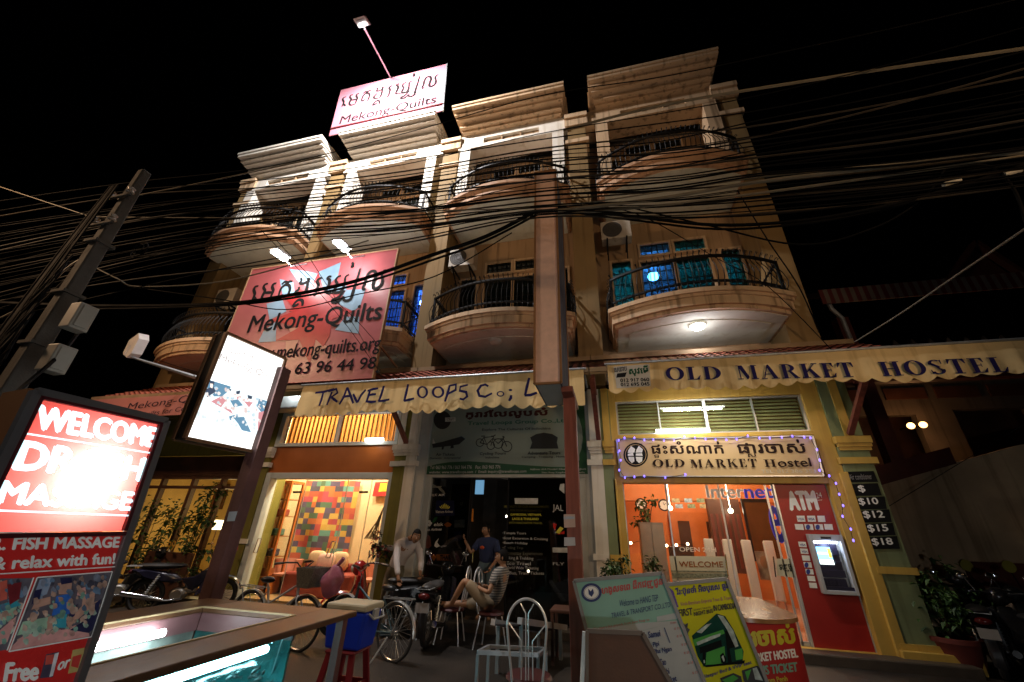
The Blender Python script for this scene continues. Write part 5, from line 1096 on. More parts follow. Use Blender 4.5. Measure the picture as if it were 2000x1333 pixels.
ph('beer', (.45,.34,.12), [[(605,1065),(705,1045),(665,1240),(565,1262)]]); ph('beerred', (.5,.05,.04), [[(605,1120),(680,1100),(650,1215),(590,1200)]], .003)

for n_, k_ in [('low_red', .20), ('silver_print', .22)]+[(m_, .16) for m_ in list(MATS) if m_.startswith('photo_')]:   # glow added to the lower half's colours; no lamp is inside
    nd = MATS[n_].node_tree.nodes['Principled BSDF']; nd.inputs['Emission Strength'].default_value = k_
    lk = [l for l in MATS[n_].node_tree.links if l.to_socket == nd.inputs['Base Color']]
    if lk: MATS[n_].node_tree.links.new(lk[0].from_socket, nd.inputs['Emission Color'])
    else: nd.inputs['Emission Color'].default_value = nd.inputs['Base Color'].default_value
# ================================================================= fish spa tank
t = thing('fish_tank', 'lit glass fish spa tank under a wide brown wooden rim', 'fish tank', (-3.3, -5.7, 0))
zt_ = .9; X0, X1, Y0, Y1 = -4.18, -2.42, -7.1, -4.42; a0, a1, c0, c1 = -3.78, -2.76, -6.85, -4.82
rim = mat('rim_wood', (.115,.058,.028), .38, var=.3, scale=3, stretch=(9,1.2,5), bump=.15); rim2 = mat('rim_wood_cross', (.15,.075,.034), .38, var=.3, scale=3, stretch=(1.2,9,5), bump=.15)
b = MB(); b.box(X0, a0, Y0, Y1, zt_-.045, zt_); b.box(a1, X1, Y0, Y1, zt_-.045, zt_); r1 = b.build('rim', rim, t, bevel=.008)
b = MB(); b.box(a0, a1, c1, Y1, zt_-.045, zt_-.001); b.box(a0, a1, Y0, c0, zt_-.045, zt_-.001); b.build('rim', rim2, t, bevel=.006)
b = MB(); q = [(a0+.012, c1-.012), (a1-.012, c1-.012), (a1-.012, c0+.012), (a0+.012, c0+.012)]
for i in range(4): b.bar((*q[i], zt_+.001), (*q[(i+1) % 4], zt_+.001), .02, .012)
b.build('edge_trim', mat('pale_trim', (.50,.42,.24), .5, var=.1), t)
b = MB(); b.box(a0-.03, a0-.005, c0, c1, .72, zt_-.046); b.box(a1+.005, a1+.03, c0, c1, .77, zt_-.046); b.box(a0, a1, c1+.005, c1+.03, .72, zt_-.046); b.build('lining', mat('plum_laminate', (.22,.12,.13), .35, var=.1), t)
tg = mat('tank_white', (.55,.75,.8), .4, var=.15); aq = mat('tank_teal', (.15,.20,.185), .5, var=.6, scale=4)
b = MB(); b.box(a0-.02, a1+.02, c0, c1, .30, .33); b.box(a0-.03, a0-.02, c0, c1, .33, .72); b.box(a0, a1, c1+.0, c1+.01, .33, .72); b.box(a0, a1, c0-.02, c0, .3, .8); b.build('basin', aq, t)
b = MB(); b.box(a0-.04, a1+.05, c0, c1+.02, .0, .30); b.build('plinth', dwood, t)
part('pane', glassmat('tank_glass', (.60,.88,.90), .8), t, lambda b: (b.box(a1+.012, a1+.016, c0, c1, .33, .77), b.box(a0+.0, a1, c1-.006, c1-.002, .33, .72)))
b = MB(); n = 26; vs = []
for i in range(n+1):
    for j in range(n+1): x = a0+(a1-a0)*i/n; y = c0+(c1-c0)*j/n; vs.append((x, y, .635+.003*math.sin(x*31+y*9)+.003*math.sin(y*27-x*13)))
b.add(vs, [(i*(n+1)+j, (i+1)*(n+1)+j, (i+1)*(n+1)+j+1, i*(n+1)+j+1) for i in range(n) for j in range(n)]); b.build('water', glassmat('water_surface', (.74,.88,.87), .5, .16), t, smooth=True)
for x, ya, yb, z, l in ((-3.72, -6.3, -5.18, .77, 0), (-2.82, -6.7, -5.02, .70, 1)):
    o = part('tube_lamp', emat('tank_tube', (.92, .98, 1), 24), t, lambda b: b.tube([(x, ya, z), (x, yb, z)], .028, 10), smooth=True)
    lo = lighted('tube_light', o, (x+(.07 if l == 0 else -.07), (ya+yb)/2, z-.04), 15 if l else 9, (.80, .93, 1), .1, 'AREA', sx=abs(yb-ya), sy=.05); lo.rotation_euler = (0, 0, math.pi/2)
part('bracket', steel, t, lambda b: b.tube([(-2.80, -5.0, .74), (-2.80, -4.88, .76), (-2.86, -4.84, .5)], .006, 5))
for x, y in ((-2.5, -4.52), (-4.1, -4.52), (-2.5, -6.95)): part('leg', mat('plum_post', (.16,.075,.07), .5, var=.2), t, lambda b: b.bar((x, y, 0), (x, y, zt_-.046), .07, .07))
# part('apron_rail', dwood, t, lambda b: (b.box(-2.52, -2.47, -6.9, -4.56, zt_-.12, zt_-.046), b.box(-4.06, -2.54, -4.55, -4.5, zt_-.12, zt_-.046)))
b = MB(); b.ball((0, 0, 0), (.036, .011, .014), 8, 6); b.add([(-.030, 0, 0), (-.056, 0, .016), (-.056, 0, -.016)], [(0, 1, 2)])
f0 = None; rnd = random.Random(5)
b_ = b
for i in range(34):
    y = rnd.uniform(-6.0, -4.95) if i > 12 else rnd.uniform(-5.3, -4.9); p = (rnd.uniform(-3.4, -2.82) if i > 12 else rnd.uniform(-2.95, -2.8), y, rnd.uniform(.38, .6))
    if f0 is None:
        f0 = b_.build('small_fish', mat('fish_grey', (.05,.06,.06), .35, var=.3), label='small dark fish in the lit tank', cat='fish', group='small fish in the tank'); o = f0; me_off = o.location.copy()
    else:
        o = f0.copy(); COL.objects.link(o)
    o.location = p; o.rotation_euler = (0, rnd.uniform(-.3, .3), rnd.uniform(0, 6.28))

# ================================================================= projecting sign column before the travel office
cx, cy_ = -.62, -3.46
t = thing('projecting_sign', 'tall narrow pinkish sign box seen edge-on, on a red wooden post', 'sign', (-.55, -3.4, 0))
edge = mat('pinkish_panel', (.80,.53,.41), .55, var=.06, scale=12, bump=.05)
pc = PY(-3.46); L0 = pc.hit((1044, 340)); R0 = pc.hit((1088, 336)); LB_ = pc.hit((1044, 751)); RB_ = pc.hit((1093, 749))
xl, xr, zt_c, zb_c = (L0[0]+LB_[0])/2+.01, (R0[0]+RB_[0])/2-.0, L0[2], LB_[2]
part('box', edge, t, lambda b: b.box(xl, xr, -3.46, -3.43, zb_c, zt_c))
part('box_side', mat('dark_print_face', (.10,.11,.14), .22, var=.5, scale=5, stretch=(1,3,.6)), t, lambda b: (b.box(xr-.02, xr, -3.43, -2.45, zb_c, zt_c), b.box(xl, xl+.02, -3.43, -2.45, zb_c, zt_c), b.box(xl+.02, xr-.02, -2.47, -2.45, zb_c, zt_c)))
part('box_base', mat('pale_blue_panel', (.38,.46,.46), .5, var=.1), t, lambda b: b.box(xl+.02, xr-.02, -3.43, -2.47, zb_c, zb_c+.02))
part('trim', mat('copper_trim', (.42,.22,.10), .4, metal=.4), t, lambda b: (b.bar((xl, -3.47, zb_c), (xl, -3.47, zt_c), .03), b.bar((xr, -3.47, zb_c), (xr, -3.47, zt_c), .03), b.bar((xl, -3.47, zb_c), (xr, -3.47, zb_c), .03), b.bar((xl, -3.47, zt_c), (xr, -3.47, zt_c), .03), b.bar((xr, -2.45, zb_c), (xr, -2.45, zt_c), .03)))
px_, py_ = -.5, -2.95
po = part('post', woodpost, t, lambda b: (b.bar((px_, py_, 0), (px_, py_, zb_c), .17, .17), b.bar((px_, -3.3, zb_c-.03), (px_, -2.4, zb_c-.03), .16, .08)), bevel=.008)
pp2 = PY(py_-.086)
for q, c_ in ((((1101,1005),(1123,1005),(1124,1030),(1102,1031)), (.5,.36,.30)), (((1102,1050),(1123,1050),(1124,1066),(1102,1067)), (.5,.48,.5)), (((1101,1008),(1122,1008),(1122,1014),(1101,1015)), (.35,.40,.48))):
    b = MB(); P = [pp2.hit(z, b.off()) for z in q]; b.slab(P, (0, -.003, 0)); b.build('paper_label', mat('label_%d' % int(c_[0]*100+c_[2]*10), c_, .6), po)

# ================================================================= advertising boards, lower right
def pbw(q): return (1100+q[0]/4, 1090+q[1]/4)
ph_ = PY(-3.95); btrim = mat('board_trim_grey', (.24,.235,.22), .5, metal=.3)
def boardobj(name, label, pl, quad, m, thick, frame=None):
    t = thing(name, label, 'sign board', (pl.hit(quad[3])+pl.hit(quad[2]))/2); P = [pl.hit(q) for q in quad]; nn = -pl.n
    pn = part('panel', m, t, lambda b: b.slab(P, nn*thick))
    if frame:
        b = MB()
        for i in range(4): b.bar(P[i]+pl.n*.004, P[(i+1) % 4]+pl.n*.004, .028, .03)
        b.build('frame', frame, t)
    return t, pn
Q = [(1121,1135),(1292.5,1120),(1424,1455),(1204,1455)]
t, pn = boardobj('bus_fare_board', 'pale green and white bus company board left of the yellow one', ph_, Q, mat('mint_board', (.27,.50,.43), .8, var=.05, spec=.1), .03, btrim)
b = MB(); b.mark(ph_, [pbw(q) for q in ((600,575),(890,500),(1085,960),(1160,1160),(860,1180),(760,800))]); b.mark(ph_, [pbw(q) for q in ((730,460),(880,430),(895,475),(735,500))]); b.mark(ph_, [pbw(q) for q in ((230,555),(600,510),(890,490),(893,500),(610,570),(240,572))], base=.0); b.build('print', mat('pale_grey_print', (.46,.52,.54), .5, var=.06), pn)
b = MB(); b.ell(ph_, pbw((220,271)), 20, 18.5, inner=(15, 13.6)); b.ell(ph_, pbw((220,271)), 14, 12.5, inner=(13.3, 11.8)); b.mark(ph_, [pbw(q) for q in ((195,240),(215,262),(232,240),(240,275),(222,305),(200,285))], base=.003)
b.text(ph_, 'Welcome to HANG TEP', pbw((440,382)), pbw((742,338)), pbw((440,330))); b.text(ph_, 'TRAVEL & TRANSPORT CO.,LTD', pbw((378,478)), pbw((840,390)), pbw((375,432)))
for s_, BL, BR, TLt in (('Koh Samui',(590,640),(760,612),(585,590)), ('Pipi',(705,708),(752,697),(700,660)), ('Koh Pha Ngan',(640,775),(850,738),(635,728)), ('Koh Tao',(700,850),(805,835),(695,800)), ('Krabi',(760,920),(832,905),(752,875)), ('Phuket',(790,985),(890,962),(780,940))): b.text(ph_, s_, pbw(BL), pbw(BR), pbw(TLt), bold=.03, base=.003)
b.stroke(ph_, [pbw((790,545)), pbw((835,665))], .008, base=.003)
b.build('lettering', mat('board_navy', (.03,.045,.16), .5, var=0), pn)
b = MB(); b.ell(ph_, pbw((220,271)), 14.9, 13.5); b.build('emblem', white, pn)
b = MB(); b.text(ph_, 'ហង្សទេព ដឹកជញ្ជូន', pbw((302,300)), pbw((780,225)), pbw((298,215)), bold=.03); b.text(ph_, 'We have a bus provide from Siem Reap to', pbw((235,572)), pbw((675,498)), pbw((232,545)))
for i, (x, y) in enumerate(((840,520),(870,565),(890,625),(925,690),(945,755),(975,835),(1010,910))): b.text(ph_, 'From' if i == 0 else '$ 25', pbw((x,y)), pbw((x+42,y-7)), pbw((x-2,y-20)), base=.003)
b.build('lettering', mat('board_red', (.50,.10,.09), .5, var=0), pn)
py2 = PY(-3.72)
Q = [(1262,1146),(1419,1131),(1545,1455),(1372,1462)]
t, pn = boardobj('night_bus_board', 'bright yellow board with a green double-decker night bus', py2, Q, mat('lime_yellow', (.62,.64,.03), .8, var=.05, spec=.1), .03, btrim)
dgreen = mat('bus_dark_green_print', (.010,.060,.048), .35, var=.3, scale=9); lgreen = mat('bus_light_green_print', (.09,.42,.09), .35, var=.15); sil = mat('bus_silver_print', (.45,.58,.58), .3, var=.35, scale=20)
def bp(m, polys, base):
    b = MB()
    for p in polys: b.mark(py2, [pbw(q) for q in p], base=base)
    b.build('bus_print', m, pn)
bp(dgreen, [[(1005,610),(1200,435),(1265,455),(1330,560),(1410,730),(1400,830),(1100,850),(1050,770)]], 0)
bp(lgreen, [[(1010,640),(1250,560),(1262,590),(1030,690)], [(1120,740),(1260,690),(1270,830),(1110,835)], [(1340,720),(1400,705),(1405,790),(1350,800)]], .003)
bp(sil, [[(1040,660),(1160,610),(1230,590),(1225,612),(1050,685)], [(1205,445),(1250,455),(1330,570),(1370,690),(1345,700),(1280,560)], [(1040,580),(1120,520),(1160,510),(1080,590)]], .005)
bp(mat('bus_black_print', (.008,.012,.012), .4), [[(1065,700),(1235,640),(1240,690),(1110,740),(1112,830),(1090,830),(1090,740),(1070,750)], [(1265,570),(1330,570),(1368,690),(1300,710),(1320,830),(1290,830)], [(1090,845),(1420,800),(1415,825),(1120,855)], [(1225,760),(1250,740),(1275,790),(1268,830),(1235,820)], [(1090,790),(1105,780),(1115,830),(1100,838)]], .004)
bp(sil, [[(1236,775),(1250,760),(1262,800),(1255,815)], [(1095,800),(1104,796),(1108,820),(1100,824)]], .007)
bp(mat('poster_dark', (.02,.02,.02), .5), [[(930,500),(950,520),(975,510),(970,545),(990,560),(975,590),(985,630),(960,605),(940,560)], [(1225,940),(1330,900),(1390,925),(1400,972),(1500,1100),(1300,1130)], [(1395,880),(1520,840),(1545,880),(1580,960),(1640,1080),(1520,1100),(1410,960)]], 0)
bp(lgreen, [[(1240,955),(1330,915),(1370,940),(1300,990)], [(1420,890),(1470,870),(1440,960)]], .003); bp(sil, [[(1480,865),(1510,855),(1560,960),(1500,950)]], .003); bp(mat('poster_violet', (.10,.05,.28), .5), [[(812,240),(830,232),(862,260),(880,320),(902,385),(870,390),(850,330),(830,290)]], 0)
b = MB(); b.text(py2, 'THE FIRST', pbw((810,475)), pbw((1012,445)), pbw((805,420)), bold=.03); b.text(py2, 'IN CAMBODIA', pbw((1178,416)), pbw((1350,395)), pbw((1172,372)), bold=.03); b.text(py2, 'NIGHT BUS', pbw((1025,455)), pbw((1172,427)), pbw((1020,425)), bold=.04); b.text(py2, 'SMART TRAVEL', pbw((1022,415)), pbw((1160,392)), pbw((1018,402))); b.build('lettering', mat('poster_brown', (.03,.02,.01), .5, var=0), pn)
b = MB(); b.text(py2, 'វីរៈប៊ុនថាំ អ៊ិចប្រេស ធួរ', pbw((882,305)), pbw((1290,252)), pbw((875,235)), bold=.03); b.text(py2, 'Sleeper Bed & VVIP seat', pbw((1105,950)), pbw((1475,835)), pbw((1098,915)), bold=.02); b.build('lettering', mat('poster_blue', (.05,.04,.22), .5, var=0), pn)
b = MB(); b.text(py2, 'Virak-Buntham Express Tour & Travel', pbw((918,385)), pbw((1325,332)), pbw((912,348))); b.build('lettering', mat('poster_magenta', (.38,.10,.22), .5, var=0), pn)
pbk = PY(-4.32)
t, pn = boardobj('brown_board', 'plain brown hardboard back of a standing board before the pale green one', pbk, [(1147,1232),(1255,1236.5),(1348,1400),(1146,1470)], mat('hardboard', (.125,.062,.038), .6, var=.12, scale=6, bump=.1), .025, mat('grey_wood_trim', (.16,.13,.11), .6))
P = [pbk.hit(q, .0) for q in ((1146,1236),(1143,1470))]
part('side_rail', white, t, lambda b: b.bar(P[0]+np.array([-.02, .03, 0]), P[1]+np.array([-.05, .03, 0]), .035))
# ticket counter
ccx, ccy, cr = 1.2, -3.1, .46
t = thing('ticket_counter', 'rounded red ticket counter with a brown wooden top', 'counter', (ccx, ccy+.5, 0))
def outline(r, yb, n=24): return [(ccx+r*math.cos(math.pi+math.pi*i/n), ccy+r*math.sin(math.pi+math.pi*i/n)) for i in range(n+1)]+[(ccx+r, yb), (ccx-r, yb)]
part('body', mat('counter_red', (.42,.030,.028), .6, var=.08, spec=.2), t, lambda b: b.slab([(x, y, .02) for x, y in outline(cr, -1.95)], (0, 0, .9)), smooth=True)
part('top', mat('counter_top', (.32,.17,.075), .22, var=.2, stretch=(3,1,1)), t, lambda b: b.slab([(x, y, .921) for x, y in outline(cr+.03, -1.9)], (0, 0, .035)), smooth=True)
def cyl_text(b, s_, BL, BR, TLt, bold, k=0, r_=cr):
    i0 = len(b.v); b.text(PY(ccy-cr), s_, BL, BR, TLt, bold)
    o = .003+.0005*k
    for i in range(i0, len(b.v)):
        d = np.array(b.v[i])-CAMP; ox, oy = CAMP[0]-ccx, CAMP[1]-ccy; A = d[0]**2+d[1]**2; B = 2*(d[0]*ox+d[1]*oy); C_ = ox*ox+oy*oy-(r_+o)**2; D_ = max(B*B-4*A*C_, 0); tt = (-B-math.sqrt(D_))/(2*A); b.v[i] = tuple(CAMP+d*tt)
b = MB(); cyl_text(b, 'ផារចាស់', pbw((1330,700)), pbw((1815,662)), pbw((1310,545)), .05); b.build('lettering', mat('counter_yellow', (.62,.58,.04), .5, var=0), t)
b = MB(); cyl_text(b, 'OLD MARKET HOSTEL', pbw((1330,835)), pbw((1835,775)), pbw((1320,770)), .05, 1); b.build('lettering', white, t)
b = MB(); cyl_text(b, 'BUS TICKET', pbw((1510,918)), pbw((1835,885)), pbw((1500,850)), .05, 2); b.build('lettering', mat('counter_green', (.20,.42,.34), .5, var=0), t)
b = MB(); cyl_text(b, 'Phnom Penh', pbw((1540,985)), pbw((1755,962)), pbw((1530,945)), .04, 3); b.build('lettering', mat('counter_yellow2', (.6,.5,.05), .5, var=0), t)

# ================================================================= cool box on its red stool
sx_, sy_ = at(690, 1215, D=5.45)[:2]
t = thing('plastic_stool', 'tall red plastic stool carrying the blue cool box', 'stool', (sx_, sy_, 0)); rs = mat('stool_red', (.16,.012,.016), .4, var=.1)
part('seat', rs, t, lambda b: b.box(sx_-.17, sx_+.17, sy_-.17, sy_+.17, .43, .46), bevel=.015)
for ax in (-1, 1):
    for ay in (-1, 1): part('leg', rs, t, lambda b: b.bar((sx_+ax*.13, sy_+ay*.13, .43), (sx_+ax*.19, sy_+ay*.19, 0), .06, .03))
part('stretcher', rs, t, lambda b: [b.bar((sx_+ax*.165, sy_-.165, .15), (sx_+ax*.165, sy_+.165, .15), .025, .05) for ax in (-1, 1)]+[b.bar((sx_-.165, sy_+ay*.165, .15), (sx_+.165, sy_+ay*.165, .15), .025, .05) for ay in (-1, 1)])
t = thing('cool_box', 'blue cool box with a cream lid on the red stool', 'cool box', (sx_, sy_, .462))
part('body', mat('cooler_blue', (.010,.035,.42), .35, var=.05), t, lambda b: b.add([(sx_+a*w_, sy_+d*l_, z) for z, w_, l_ in ((.465, .20, .15), (.80, .235, .175)) for a, d in ((-1,-1),(1,-1),(1,1),(-1,1))], [(3,2,1,0),(4,5,6,7),(0,1,5,4),(1,2,6,5),(2,3,7,6),(3,0,4,7)]), bevel=.025)
part('lid', mat('cooler_cream', (.42,.37,.25), .45, var=.06), t, lambda b: b.box(sx_-.245, sx_+.245, sy_-.185, sy_+.185, .802, .87), bevel=.02)
part('handle', mat('cooler_grey', (.35,.35,.33), .5), t, lambda b: (b.box(sx_+.24, sx_+.27, sy_-.05, sy_+.05, .74, .82), b.tube([(sx_+.255, sy_-.14, .79), (sx_+.30, sy_-.1, .74), (sx_+.30, sy_+.1, .74), (sx_+.255, sy_+.14, .79)], .012, 6)), bevel=.004)

# ================================================================= chairs
def loop_chair(name, label, loc, rz, group, seatc):
    t = thing(name, label, 'chair', loc, rz, group)
    def bd(b):
        pts = []
        for i in range(21):
            a = math.pi*i/20; pts.append((.175*math.cos(a)*1.0, -.2-.05, .86+.21*math.sin(a)))
        full = [(.13, -.16, .45), (.15, -.2, .62)]+pts+[(-.15, -.2, .62), (-.13, -.16, .45)]
        b.tube(full, .011, 8)
    part('back_frame', satin, t, bd, local=True, smooth=True)
    def rods(b):
        for s in (-1, 1):
            b.tube([(s*.012, -.17, .45), (s*.012, -.245, .96), (s*.06, -.25, 1.035)], .006, 6); b.tube([(s*.05, -.17, .45), (s*.05, -.24, .76), (s*.16, -.245, .88)], .006, 6)
    part('back_rod', satin, t, rods, local=True, smooth=True)
    part('seat', mat(seatc[0], seatc[1], .5), t, lambda b: b.lathe([(0, .43), (.19, .43), (.21, .45), (.19, .475), (0, .48)], (0, 0, 0), 20), local=True, smooth=True)
    for sx in (-1, 1):
        for sy in (-1, 1): part('leg', satin, t, lambda b: b.tube([(sx*.13, sy*.13, .43), (sx*.16, sy*.17, .2), (sx*.19, sy*.2, 0)], .011, 8), local=True, smooth=True)
    return t
cp = at(1022, 1250, D=4.2)
ch = loop_chair('loop_back_chair', 'chrome loop-back chair in front of the seated man', (cp[0], cp[1]+.27, 0), R(6), 'chrome chairs before the travel office', ('maroon_seat', (.06,.010,.010)))
c2 = dup(ch, (-2.72, -1.1, 0), R(95), 'chrome chair under the feet of the seated man'); c3 = dup(ch, (-2.02, -1.2, 0), R(-95), 'chrome chair on which the man in the striped shirt sits')
t = thing('steel_bench', 'pale steel framed low table behind the chrome loop-back chair', 'table', (-1.1, -3.5, 0))
part('top_frame', steel, t, lambda b: (b.bar((-1.46, -3.62, .50), (-.86, -3.5, .50), .035), b.bar((-1.46, -3.62, .50), (-1.42, -3.36, .50), .03), b.bar((-1.42, -3.36, .50), (-.82, -3.24, .50), .03), b.bar((-.86, -3.5, .50), (-.82, -3.24, .50), .03)))
part('shelf', mat('steel_sheet', (.25,.26,.27), .4, metal=.5), t, lambda b: b.slab([(-1.44, -3.6, .15), (-.86, -3.48, .15), (-.82, -3.26, .15), (-1.4, -3.36, .15)], (0, 0, .012)))
for x, y in ((-1.46, -3.62), (-.86, -3.5), (-1.42, -3.36), (-.82, -3.24)): part('leg', steel, t, lambda b: b.bar((x, y, 0), (x, y, .48), .03))
t = thing('folding_lounger', 'dark folding lounger with pale square steel ends beside the red post', 'lounger', (-1.05, -2.2, 0))
part('side_rail', steel, t, lambda b: (b.bar((-1.25, -2.6, .62), (-.85, -1.2, .35), .07), b.bar((-1.65, -2.4, .55), (-1.2, -1.3, .3), .07)))
part('sling', mat('sling_dark', (.03,.03,.035), .8), t, lambda b: b.slab([(-1.62, -2.4, .53), (-1.27, -2.58, .58), (-.88, -1.25, .36), (-1.2, -1.3, .3)], (0, 0, -.015)))
for x, y, z in ((-1.25, -2.5, .58), (-1.6, -2.3, .5), (-.9, -1.4, .36), (-1.22, -1.4, .3)): part('leg', steel, t, lambda b: b.bar((x, y, z), (x, y, 0), .045))
t = thing('small_table', 'low dark table between the chairs of the travel office', 'table', (-.75, -1.5, 0)); part('top', dwood, t, lambda b: b.box(-1.0, -.4, -1.75, -1.25, .60, .64), bevel=.01)
for x in (-.97, -.43):
    for y in (-1.72, -1.28): part('leg', dwood, t, lambda b: b.bar((x, y, 0), (x, y, .6), .04))

# ================================================================= air conditioners
def aircon(label, x, y, z, w_=.78, h=.6, d=.32):
    t = thing('air_conditioner', label, 'air conditioner', (x, y, z), 0, 'air conditioning units on the house fronts')
    part('casing', mat('aircon_cream', (.42,.37,.30), .5, var=.1, streak=.3), t, lambda b: b.box(x-w_/2, x+w_/2, y-d, y, z, z+h), bevel=.012)
    part('fan_grille', mat('grille_dark', (.05,.045,.04), .6), t, lambda b: ([b.ring((x-.1, y-d-.006, z+h/2), r, .007, 24, 5) for r in (.25, .19, .13, .07)], b.lathe([(0, y-d-.003), (.245, y-d-.003)], (x-.1, 0, z+h/2), 24, 'Y')))
    for s in (-1, 1): part('bracket', iron, t, lambda b: (b.bar((x+s*.25, y-d-.05, z-.025), (x+s*.25, y+.3, z-.025), .04), b.bar((x+s*.25, y-d, z-.03), (x+s*.25, y+.1, z-.4), .03)))
    return t
aircon('outdoor air conditioner left of the teal lit balcony door', .62, .42, 8.72)
aircon('outdoor air conditioner left of the dark balcony above the travel office', -3.75, .42, 8.45)
aircon('outdoor air conditioner on the far left house behind the big banner', -11.9, .3, 8.0)
p = at(560, 795, Y=-.25); t = thing('air_conditioner', 'grey wall unit with a bright tube above it left of the cream awning', 'air conditioner', p, 0, 'air conditioning units on the house fronts')
part('casing', mat('unit_grey', (.30,.33,.33), .45, var=.1), t, lambda b: b.box(p[0]-.45, p[0]+.6, -.45, -.02, p[2]-.1, p[2]+.22), bevel=.03)
o = part('tube_lamp', emat('awning_tube', (.95, 1, .98), 14), t, lambda b: b.tube([(p[0]-.0, -.55, p[2]+.34), (p[0]+.9, -.55, p[2]+.34)], .03, 8), smooth=True)
lighted('tube_light', o, (p[0]+.4, -.62, p[2]+.28), 14, (.9, .95, 1), .1)
# fluorescent tubes under the canopies
for x, z, l, pw in ((1.45, 3.56, 'white tube lamp on the sill of the hostel transom', 14), (-5.42, 3.52, 'white tube lamp on the sill of the amber lit louvre', 7)):
    w_ = .5 if x > 0 else .24; b = MB(); b.tube([(x-w_, -.03, z), (x+w_, -.03, z)], .018, 8); b.box(x-w_, x+w_, -.04, .0, z-.05, z-.02)
    o = b.build('canopy_tube', emat('canopy_tube_glow', (1, 1, .94), 9), label=l, cat='lamp'); lo = lighted('tube_light', o, (x, -.16, z+.02), pw, (1, .97, .84), .12)

b = MB(); b.tube([(1.3, -.95, 4.33), (2.6, -.95, 4.33)], .02, 8); b.box(1.25, 2.65, -.98, -.92, 4.352, 4.38); o = b.build('canopy_tube', emat('canopy_tube_glow', (1, 1, .94), 9), label='long tube lamp up under the tiled canopy behind the hostel awning', cat='lamp'); lighted('tube_light', o, (1.95, -.95, 4.30), 40, (1, .95, .80), .2, 'AREA', sx=1.25, sy=.04)
# ================================================================= dim neighbour on the right
t = thing('neighbour_house', 'dim old house with red striped eave and verandah right of the hostel', 'building', (8.0, 2.5, 0))
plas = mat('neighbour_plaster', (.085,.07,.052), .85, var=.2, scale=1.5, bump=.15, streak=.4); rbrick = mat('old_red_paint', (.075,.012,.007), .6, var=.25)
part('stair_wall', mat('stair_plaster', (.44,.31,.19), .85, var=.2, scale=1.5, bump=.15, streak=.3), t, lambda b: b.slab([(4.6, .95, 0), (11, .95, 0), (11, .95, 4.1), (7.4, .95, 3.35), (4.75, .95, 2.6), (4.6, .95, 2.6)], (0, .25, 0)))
part('red_coping', rbrick, t, lambda b: b.slab([(4.7, .9, 2.55), (6.3, .9, 3.02), (6.3, .9, 3.32), (4.7, .9, 2.9)], (0, .35, 0)))
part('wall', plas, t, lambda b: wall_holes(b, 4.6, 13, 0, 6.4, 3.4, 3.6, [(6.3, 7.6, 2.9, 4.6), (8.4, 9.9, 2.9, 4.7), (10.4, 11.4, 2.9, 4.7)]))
part('inner_wall', dwood, t, lambda b: b.box(4.6, 13, 4.4, 4.5, 0, 6.4))
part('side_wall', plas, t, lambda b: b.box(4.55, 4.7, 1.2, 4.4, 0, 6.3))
for x in (5.45, 9.2): part('verandah_post', rbrick, t, lambda b: b.bar((x, 1.1, 2.6), (x, 1.1, 6.3), .24))
part('fascia_rafter', rbrick, t, lambda b: b.box(4.55, 13, 1.0, 1.2, 4.72, 4.95))
part('vent_strip', dwood, t, lambda b: [b.box(6.0+i*1.1, 6.9+i*1.1, 3.36, 3.4, 5.0, 5.3) for i in range(5)])
sred = mat('stripe_red', (.085,.012,.010), .6); swht = mat('stripe_white', (.13,.10,.08), .6)
b = MB()
for i in range(96): b.mi(i % 2); x = 4.9+i*.085; b.box(x, x+.085, .48, .52, 6.42, 6.78)
b.build('striped_fascia', [sred, swht], t)
part('roof', mat('dark_tile', (.05,.03,.022), .8, var=.3), t, lambda b: b.slab([(4.9, .53, 6.74), (13, .53, 6.74), (13, 5, 9.2), (4.9, 5, 9.2)], (0, 0, -.12)))
g_ = [at(1685, 545, Y=2.2), at(1905, 470, Y=2.2), at(2000, 520, Y=2.2)]
def gab(b):
    A = at(1850, 545, Y=2.0); P0, P1, P2 = at(1848, 548, Y=2.0), at(1903, 475, Y=2.0), at(2010, 545, Y=2.0)
    b.bar(P0, P1, .16, .1); b.bar(P1, P2, .16, .1); b.slab([P0+np.array([.1,.1,0]), P1+np.array([0,.1,-.1]), P2+np.array([-.1,.1,0])], (0, .1, 0))
part('gable', mat('gable_red', (.035,.008,.005), .7, var=.2), t, gab)
zg = []
for i in range(7):
    a = at(1745+i*35, 690-i*1.4, Y=.75); d = at(1777+i*35, 689-i*1.4, Y=.75); u = at(1746+i*35, 664-i*1.6, Y=.75)
    zg.append([a, d, u])
part('zigzag_board', mat('zigzag_paint', (.10,.07,.05), .7, var=.15), t, lambda b: ([b.slab(q, (0, .05, 0)) for q in zg], b.box(5.0, 9.5, .76, .82, 4.9, 5.15)))
part('downpipe', steel, t, lambda b: b.tube([at(1612, 582, Y=.6), at(1625, 605, Y=.6), at(1645, 622, Y=.6), at(1663, 668, Y=.6), at(1668, 720, Y=.6)], .045, 8), smooth=True)
for q, l in (((1779, 832), 'left of the two round orange lamps on the dark verandah'), ((1803, 830), 'right of the two round orange lamps on the dark verandah')):
    p = at(*q, Y=3.0); t2 = thing('wall_lamp', l, 'lamp', p, 0, 'verandah lamps'); o = part('globe', emat('verandah_glow', (1, .50, .16), 6), t2, lambda b: b.ball(p, .075, 14, 10), smooth=True); part('bracket', iron, t2, lambda b: b.bar(p+np.array([0, .06, 0]), p+np.array([0, .4, 0]), .03)); lighted('lamp_light', o, p+np.array([0, -.15, 0]), 9, (1, .45, .18), .08)
